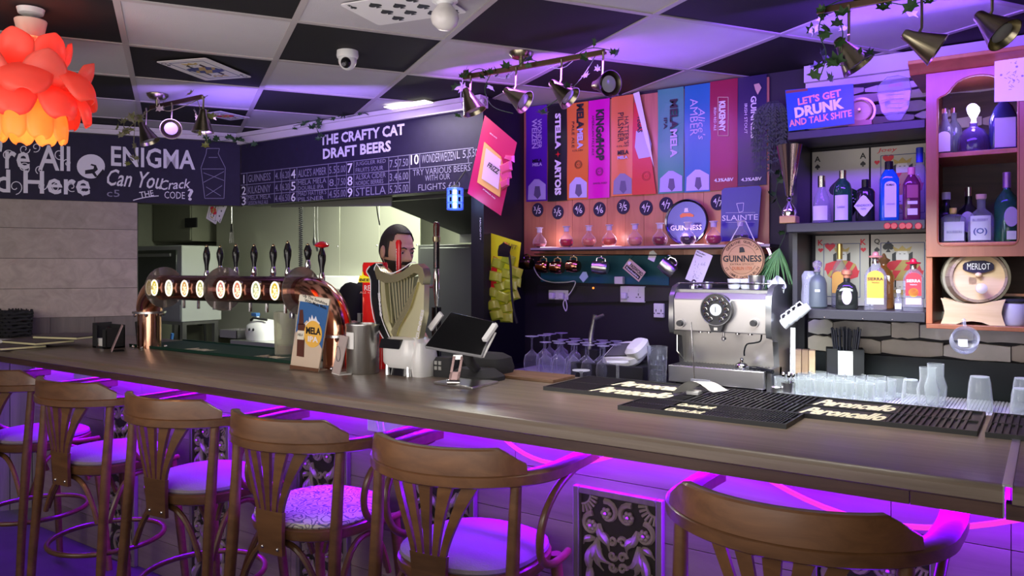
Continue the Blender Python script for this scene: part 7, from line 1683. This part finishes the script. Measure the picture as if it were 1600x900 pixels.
def spot(px, py, y, dirv, par, zb):
    dirv = RT*dirv[0]+Vector((0,0,-dirv[1]))-F*dirv[2]
    c = W(px,py,y=y); t = thing('spotlight_head', None, None); t.parent = par
    d = Vector(dirv).normalized(); q = d.to_track_quat('Z','Y'); t.rotation_euler = q.to_euler(); t.location = c-par.location
    MB().loft([(.014,.014,-.062),(.018,.018,-.056),(.021,.021,-.035),(.052,.052,.050),(.054,.054,.054),(.051,.051,.054),(.018,.018,-.028)], 28, cap=(True,True)).obj('shade', HEADM, t)
    MB().lathe([(.012,.02),(.03,.034),(.033,.042),(.02,.046)], 18).obj('bulb', mat('unlit_bulb', (.35,.35,.33), .2), t)
    up = Vector((c.x, c.y, zb))
    MB().tube([up-par.location, up-par.location+Vector((0,.004,-.02)), c-par.location+Vector((0,0,.045)), c-par.location-d*.02], .0045, 8).obj('bracket', HEADM, par)
    return t
def track(label, pa, pb, z, heads, canopy):
    a = W(*pa, z=z); b = W(*pb, z=z); b.y = a.y = (a.y+b.y)/2
    t = thing('track_light', label, 'ceiling light', ((a.x+b.x)/2, a.y, z)); L = (b.x-a.x)/2
    MB().box((-L,-.006,-.011),(L,.006,.011)).box((-L,.012,-.005),(L,.018,.005)).obj('rail', BRONZE, t, bevel=.001)
    cx = canopy-t.location.x
    MB().lathe([(.055,CEIL-z-.003),(.053,CEIL-z-.012),(.04,CEIL-z-.026),(.012,CEIL-z-.03),(.010,-.0)], 28, M=Matrix.Translation((cx,0.0,0))).obj('canopy', HEADM, t)
    for (px, py, dv) in heads: spot(px, py, a.y-.01, dv, t, z)
    return t, a, b
tk1, a1, b1 = track('bronze four-spot ceiling track with ivy above the beer banners', (718,119), (950,84), 2.385,
    [(735,158,(.35,.9,.1)),(806,151,(.7,.5,.35)),(877,142,(.6,.6,.3)),(942,132,(.45,.15,.85))], W(840,95,z=2.44).x)
tk2, a2, b2 = track('bronze ceiling track with three visible spots at the upper right', (1293,36), (1640,-75), 2.385,
    [(1326,84,(.45,.75,.2)),(1440,66,(.7,.5,.3)),(1550,40,(.3,.65,.55))], W(1500,-20,z=2.44).x)
tk3, a3, b3 = track('small bronze ceiling track with three spots near the petal lamp', (205,163), (345,157), 2.385,
    [(228,208,(.4,.9,.0)),(268,198,(.3,.35,.8)),(317,190,(.0,1,.05))], W(262,153,z=2.44).x)
def on_track(a, b, u, dz=0, dy=0): p = a.lerp(b, u); return (p.x, p.y+dy, p.z+dz)
ivy('ivy garland twined along the four-spot ceiling track', [[on_track(a1,b1,0,-.0),on_track(a1,b1,.15,.02,-.02),on_track(a1,b1,.3,-.03,.02),on_track(a1,b1,.5,.02,-.02),on_track(a1,b1,.7,-.03,.02),on_track(a1,b1,.9,.02,-.02),on_track(a1,b1,1.05,0)],
    [on_track(a1,b1,.22,0),on_track(a1,b1,.20,-.08,-.03),on_track(a1,b1,.26,-.16,-.03),on_track(a1,b1,.40,-.2,-.02)], [on_track(a1,b1,.0),on_track(a1,b1,-.02,-.08),on_track(a1,b1,.01,-.17)], [on_track(a1,b1,.95),on_track(a1,b1,.84,-.12,-.03),on_track(a1,b1,.6,-.21,-.03)]], 46, 11, .028)
ivy('ivy garland on the upper right ceiling track, dangling before the blue tin sign', [[on_track(a2,b2,.0),on_track(a2,b2,.2,.02,-.02),on_track(a2,b2,.45,-.03,.01),on_track(a2,b2,.7,.02,-.02),on_track(a2,b2,.98)],
    [on_track(a2,b2,.03),on_track(a2,b2,.02,-.08,-.03),on_track(a2,b2,.06,-.16,-.04),on_track(a2,b2,.02,-.24,-.03)], [on_track(a2,b2,.08),on_track(a2,b2,.14,-.1,-.04),on_track(a2,b2,.12,-.2,-.04),on_track(a2,b2,.24,-.19,-.02)]], 52, 5, .032, 1.1)
ivy('olive ivy trailing round the small ceiling track by the petal lamp', [[on_track(a3,b3,-.55,-.03),on_track(a3,b3,-.4,-.1,-.03),on_track(a3,b3,.1,.0),on_track(a3,b3,.5,-.05,-.03),on_track(a3,b3,1.1,.0)],
    [on_track(a3,b3,-.3,-.02),on_track(a3,b3,-.35,-.18),on_track(a3,b3,-.25,-.3)], [on_track(a3,b3,.9,-.0),on_track(a3,b3,1.02,-.12),on_track(a3,b3,1.1,-.25)]], 44, 21, .04, 1.05, 1)
ivy('ivy sprays tucked behind the white cornice over the beer menu', [[(-4.0,Y0-.06,2.43),(-3.8,Y0-.07,2.44),(-3.55,Y0-.07,2.43),(-3.35,Y0-.06,2.44)],[(-3.8,Y0-.07,2.42),(-3.75,Y0-.08,2.38),(-3.72,Y0-.08,2.33)]], 30, 31, .022)
ivy('ivy clump in the corner where the two chalkboards meet', [[(-4.55,Y0-.10,2.40),(-4.5,Y0-.12,2.38),(-4.4,Y0-.1,2.35)],[(-4.68,Y0-.22,2.39),(-4.62,Y0-.2,2.37),(-4.55,Y0-.12,2.39)]], 22, 33, .03)
ivy('ivy strand climbing the black wall behind the trophy', [[(-1.03,3.71,2.0),(-1.06,3.70,1.86),(-1.01,3.70,1.72),(-1.05,3.70,1.6)]], 16, 41, .025, 1.0, 0)
# ceiling cards
def ccard(label, P, kind, idx, pips=None, court_red=None):
    A, B, D = [W(a, b, z=CEIL-.008) for a, b in P]
    r, u = B-A, D-A; c = A+(r+u)/2
    if u.cross(r).z < 0: r = -r
    card('ceiling_card', label, c, r, u, r.length, u.length, kind, court_red, idx, 'playing card', .003, pips)
ccard('giant eight of spades card stuck to the ceiling beside the globe bulb', ((590,39),(728,19),(532,6)), 's', '8', [(a,b) for a in (-.2,.2) for b in (-.3,0,.3)]+[(0,.15),(0,-.15)])
ccard('giant court card stuck to the black ceiling tile left of the security camera', ((321,125),(393,120),(244,96)), 's', 'Q', None, False)
ccard('small-looking court card stuck to the ceiling beyond the small track light', ((340,188),(371,184),(333,177)), 'h', 'K', None, True)
# dome camera
c = W(543,80,z=CEIL); t = thing('security_camera', 'white dome security camera on a black ceiling tile', 'camera', c)
MB().lathe([(.045,0),(.047,-.02),(.044,-.03),(.03,-.034)], 32).obj('base', WHT, t)
MB().ball((0,0,-.04), (.039,.039,.042), 24, 16).obj('ball', WHT, t); MB().ball((.016,-.024,-.056), (.022,.022,.024), 18, 12).obj('lens_window', BLKG, t); MB().tube([(.022,-.040,-.066),(.025,-.045,-.070)], .009, 14).obj('lens', CHROME, t)
# globe bulb
c = W(695,-6,z=CEIL-.01); t = thing('globe_bulb', 'unlit white globe bulb on the ceiling at the top edge of the photo', 'bulb', c)
MB().lathe([(.045,0),(.045,-.018),(.03,-.022),(.026,-.03)], 24).obj('holder', WHT, t); MB().lathe([(.022,-.028),(.028,-.036),(.045,-.058),(.048,-.075),(.042,-.095),(.022,-.112),(.004,-.116)], 28).obj('globe', mat('opal_glass', (.72,.68,.66), .25), t)
t = thing('lit_ceiling_sliver', 'bright strip lamp glowing between ceiling and cornice over the beer menu', 'lamp', (0,0,0))
qa = W(603,168,z=2.437); qb = W(668,158,z=2.437)
MB().box((qa.x,3.215,2.434),(qb.x-.0,3.285,2.44)).obj('glow_strip', mat('strip_glow', (1,1,.9), .4, emit=(1,.95,.78), es=1.6), t)  # glowing box added in place of light on the ceiling above the cornice
# petal lamp
LC = W(48,130,d=2.78); LZ = 2.18
t = thing('petal_lamp', 'glowing orange-red pendant lamp of many curled petals at the upper left', 'pendant lamp', (LC.x, LC.y, LZ))
def petalm(name, col, e, es):
    m = bpy.data.materials.new(name); m.use_nodes = True; nt = m.node_tree; nt.nodes.clear(); N = nt.nodes.new; L = nt.links.new
    o = N('ShaderNodeOutputMaterial'); tr = N('ShaderNodeBsdfTranslucent'); df = N('ShaderNodeBsdfPrincipled'); mx = N('ShaderNodeMixShader')
    tr.inputs[0].default_value = (*col,1); df.inputs['Base Color'].default_value = (*col,1); df.inputs['Roughness'].default_value = .35
    df.inputs['Emission Color'].default_value = (*e,1); df.inputs['Emission Strength'].default_value = es
    mx.inputs[0].default_value = .6; L(df.outputs[0], mx.inputs[1]); L(tr.outputs[0], mx.inputs[2]); L(mx.outputs[0], o.inputs[0]); return m
PM1 = petalm('petal_red', (.95,.20,.14), (1,.09,.05), .22); PM2 = petalm('petal_orange', (1,.50,.14), (1,.36,.06), .45)
def petal(rz, P_, wd, mt):
    vs = []; nu, nv = 8, 12; fs = []
    path = smooth([(a,0,b) for a, b in P_], 6)
    m = len(path)
    for j, p in enumerate(path):
        v = j/(m-1); w = wd*(.45+.55*min(1,v*2.2)) if v < .6 else wd*math.sqrt(max(0.02,1-((v-.6)/.42)**2.2))
        for i in range(nu+1):
            u = -1+2*i/nu; ang = u*w/max(.08,p.x)*.9; rr = p.x*(1-.10*u*u)+.0
            vs.append((rr*math.cos(ang), rr*math.sin(ang), p.z-.012*u*u))
    fs = [(j*(nu+1)+i, j*(nu+1)+i+1, (j+1)*(nu+1)+i+1, (j+1)*(nu+1)+i) for j in range(m-1) for i in range(nu)]
    o = MB().add(vs, fs, True).obj('petal', mt, t, fix=False); o.rotation_euler[2] = rz
    sd = o.modifiers.new('s','SOLIDIFY'); sd.thickness = .0015; return o
PM0 = petalm('petal_coral', (.92,.26,.20), (1,.13,.08), .20)
tiers = [(6,[(.03,.03),(.085,.045),(.120,.085),(.132,.13),(.130,.168)],.085,PM0),(6,[(.03,-.0),(.11,-.015),(.175,.0),(.200,.04),(.206,.088)],.095,PM0),
 (6,[(.03,.03),(.13,.045),(.195,.02),(.222,-.02),(.232,-.062)],.105,PM1),(7,[(.03,-.02),(.11,-.02),(.170,-.045),(.190,-.085),(.192,-.132)],.092,PM1),
 (8,[(.03,-.05),(.075,-.065),(.110,-.10),(.120,-.15),(.118,-.198)],.062,PM2)]
for k, (n, P_, wd, mt) in enumerate(tiers):
    for i in range(n): petal(2*PI*(i+.5*(k % 2)+.16*k+.2)/n, P_, wd, mt)
MB().lathe([(.040,.165),(.052,.225),(.050,.228),(.006,.229)], 28).obj('holder', mat('lamp_fitting', (.75,.62,.52), .4), t); MB().tube([(0,0,.225),(0,0,CEIL-LZ)], .004, 8).obj('cord', WHT, t)
MB().lathe([(.045,CEIL-LZ-.002),(.04,CEIL-LZ-.02),(.01,CEIL-LZ-.028)], 24).obj('ceiling_rose', WHT, t)
MB().tube([(0,0,.15),(0,0,-.05)], .02, 12).obj('stalk', WHT, t)
MB().ball((0,0,-.07), (.028,.028,.034), 16, 10).obj('bulb', mat('warm_bulb', (1,.8,.5), .3, emit=(1,.62,.25), es=12), t)
point('petal_lamp_glow', (LC.x, LC.y, LZ-.075), 9, (1,.42,.16), .035)
point('petal_lamp_glow', (LC.x, LC.y, LZ+.06), 5, (1,.22,.12), .03)
area('petal_spill', (LC.x+.0, LC.y+.0, LZ+.245), (LC.x+.7, LC.y+.6, CEIL), .1, .0001, (1,.1,.05), .1)

# ================================================================== BARTENDER
HY_ = 2.93; HC = W(620,391,y=HY_)
def head_mesh(mb, M):
    nu, nv = 64, 48; P_ = []
    def f(az, el):
        x = .077*math.cos(el)*math.sin(az); y = -.098*math.cos(el)*math.cos(az); z = .125*math.sin(el)
        if z < -.02:
            k = min(1, (-.02-z)/.105); x *= 1-.30*k**1.2; 
            if y > 0: y *= 1-.45*k
        if z > .05: x *= 1+.03; 
        if y > 0: y *= 1.06
        if y < 0:
            g = lambda A, x0, z0, sx, sz: A*math.exp(-((x-x0)/sx)**2-((z-z0)/sz)**2)
            d = g(.030,0,-.034,.013,.013)+g(.018,0,-.014,.010,.024)+g(.010,.012,-.038,.009,.009)+g(.010,-.012,-.038,.009,.009)
            d += g(-.012,.031,.0,.017,.011)+g(-.012,-.031,.0,.017,.011)+g(.007,.028,.022,.024,.009)+g(.007,-.028,.022,.024,.009)
            d += g(.009,0,-.064,.022,.0065)+g(.009,0,-.076,.020,.006)+g(-.004,0,-.0695,.02,.003)+g(.014,0,-.104,.026,.016)+g(.005,.042,-.03,.02,.02)+g(.005,-.042,-.03,.02,.02)
            y -= d
        return Vector((x,y,z))
    grid = [[f(2*PI*i/nu-PI, -PI/2+PI*j/nv) for i in range(nu)] for j in range(nv+1)]
    return grid, nu, nv
grid, nu, nv = head_mesh(None, None)
SKIN = mat('skin', (.62,.36,.25), .5, sub=.08, bump=.05, bscale=120); HAIR = mat('hair_dark', (.022,.016,.013), .6, bump=.6, bscale=180); BEARD = mat('beard_dark', (.035,.024,.018), .75, bump=.6, bscale=220)
pb = thing('person', 'dark-haired bearded man in a black shirt leaning behind the bar, looking down', 'person', (HC.x, HC.y, 0))
Mh = Matrix.Translation((0,0,HC.z-.0)) @ Matrix.Rotation(math.radians(80),4,'Z') @ Matrix.Rotation(math.radians(8),4,'X')
def skinned(nodes, edges, root, sub=2):
    me = bpy.data.meshes.new('b'); me.from_pydata([n[0] for n in nodes], edges, []); ob = bpy.data.objects.new('b', me); C.objects.link(ob)
    md = ob.modifiers.new('skin','SKIN'); md.use_smooth_shade = True
    ob.modifiers.new('sub','SUBSURF').levels = sub
    for i, n in enumerate(nodes): me.skin_vertices[0].data[i].radius = (n[1], n[1]*(n[2] if len(n) > 2 else 1))
    me.skin_vertices[0].data[root].use_root = True
    dg = bpy.context.evaluated_depsgraph_get(); ev = ob.evaluated_get(dg); m2 = bpy.data.meshes.new_from_object(ev)
    vs = [v.co.copy() for v in m2.vertices]; fs = [tuple(p.vertices) for p in m2.polygons]
    bpy.data.objects.remove(ob); bpy.data.meshes.remove(m2); return vs, fs
zN = HC.z-.13
def S3(x, y, z): return (x, y, z)
nodes = [((-.24,0,.95),.135),((-.23,0,1.10),.125),((-.19,0,1.26),.135),((-.13,0,zN-.04),.085),((-.035,0,zN+.03),.055),((-.01,0,zN+.08),.052)]
edges = [(0,1),(1,2),(2,3),(3,4),(4,5)]
def limb(s):
    b = len(nodes)
    nodes.extend([((-.14,s*.17,zN-.09),.062),((-.10,s*.235,1.20),.047),((.0,s*.235,1.08),.038),((.13,s*.16,1.02),.028),((.17,s*.15,1.01),.030)])
    edges.extend([(2,b),(b,b+1),(b+1,b+2),(b+2,b+3),(b+3,b+4)])
    h = len(nodes)
    for k in range(4):
        yy = s*.15+(k-1.5)*.017; L_ = (.062,.072,.068,.054)[k]
        nodes.extend([((.20,yy,1.005),.010),((.20+L_*.5,yy,1.0),.0088),((.20+L_,yy,.975),.0075)]); edges.extend([(b+4,h+3*k),(h+3*k,h+3*k+1),(h+3*k+1,h+3*k+2)])
    h2 = len(nodes); nodes.extend([((.175,s*.15-s*.034,1.0),.011),((.20,s*.15-s*.052,.99),.009)]); edges.extend([(b+4,h2),(h2,h2+1)])
    l = len(nodes); nodes.extend([((-.24,s*.10,.88),.095),((-.22,s*.11,.50),.062),((-.25,s*.11,.10),.042),((-.24,s*.11,.05),.045),((-.12,s*.12,.035),.034)]); edges.extend([(0,l),(l,l+1),(l+1,l+2),(l+2,l+3),(l+3,l+4)])
limb(-1); limb(1)
bv, bf = skinned(nodes, edges, 0)
mb = MB(); mb.add(bv, bf, True)
mb.add([grid[j][i] for j in range(nv+1) for i in range(nu)], [(j*nu+i, j*nu+(i+1)%nu, (j+1)*nu+(i+1)%nu, (j+1)*nu+i) for j in range(nv) for i in range(nu)], True, Mh)
for s in (-1,1):
    mb.ball((s*.084,.004,-.010), (.010,.019,.033), 14, 10, Mh).ball((s*.090,.0,-.004),(.007,.012,.020),12,8,Mh)
mb.obj('body', SKIN, pb, fix=False)
def region(cond, off, nm, mt):
    vs = []; fs = []; idx = {}
    def g(j, i):
        k = (j, i % nu)
        if k not in idx:
            p = grid[k[0]][k[1]]; n = Vector((p.x/.077**2, p.y/.1**2, p.z/.125**2)).normalized(); idx[k] = len(vs); vs.append(p+n*off(p))
        return idx[k]
    for j in range(nv):
        for i in range(nu):
            c = (grid[j][i]+grid[j][(i+1)%nu]+grid[j+1][i]+grid[j+1][(i+1)%nu])/4
            if cond(c): fs.append((g(j,i),g(j,i+1),g(j+1,i+1),g(j+1,i)))
    o = MB().add(vs, fs, True, Mh).obj(nm, mt, pb, fix=False); sd = o.modifiers.new('s','SOLIDIFY'); sd.thickness = .006; sd.offset = -1; return o
region(lambda c: c.z > .086 or (c.y > -.045 and c.z > .045) or (c.y > -.012 and c.z > -.0) or (c.y > .03 and c.z > -.075) or (abs(c.x) > .05 and -.03 < c.z < .05 and -.030 < c.y <= -.012), lambda p: .005+.005*max(0,p.z/.12), 'hair', HAIR)
region(lambda c: c.y < .01 and c.z < -.048 and not (abs(c.x) < .021 and -.080 < c.z < -.060) and not (abs(c.x) < .045 and c.z > -.058 and abs(c.x) > .024), lambda p: .004, 'beard', BEARD)
for s in (-1,1):
    MB().ball((s*.031,-.082,.001), (.013,.010,.010), 14, 10, Mh).obj('eye', mat('eye_white', (.55,.52,.5), .2), pb); MB().ball((s*.031,-.0915,-.003), (.005,.002,.005), 10, 6, Mh).obj('iris', BLKG, pb)
    MB().ball((s*.031,-.084,.006), (.0145,.0105,.0075), 14, 8, Mh).obj('eyelid', SKIN, pb)
    MB().tube([(s*.014,-.099,.018),(s*.030,-.100,.024),(s*.050,-.086,.018)], [.003,.004,.002], 8, M=Mh).obj('eyebrow', HAIR, pb)
# clothes
sn = [((-.24,0,.93),.150),((-.23,0,1.10),.142),((-.19,0,1.26),.152),((-.125,0,zN-.045),.100)]; se = [(0,1),(1,2),(2,3)]
for s in (-1,1):
    b = len(sn); sn += [((-.14,s*.175,zN-.09),.078),((-.11,s*.232,1.22),.062)]; se += [(2,b),(b,b+1)]
v_, f_ = skinned(sn, se, 0); MB().add(v_, f_, True).obj('shirt', mat('black_shirt', (.012,.012,.014), .85, bump=.3, bscale=40), pb, fix=False)
tn = [((-.24,0,.92),.150)]; te = []
for s in (-1,1):
    b = len(tn); tn += [((-.24,s*.10,.86),.108),((-.22,s*.11,.50),.078),((-.25,s*.11,.12),.062)]; te += [(0,b),(b,b+1),(b+1,b+2)]
v_, f_ = skinned(tn, te, 0); MB().add(v_, f_, True).obj('trousers', mat('dark_trousers', (.02,.02,.03), .85), pb, fix=False)
for s in (-1,1): MB().loft([(.11,.045,.0,2.6,-.18,s*.115),(.11,.045,.03,2.6,-.18,s*.115),(.07,.04,.075,2.4,-.215,s*.115),(.05,.04,.10,2.2,-.23,s*.115)], 20).obj('shoe', BLKM, pb)
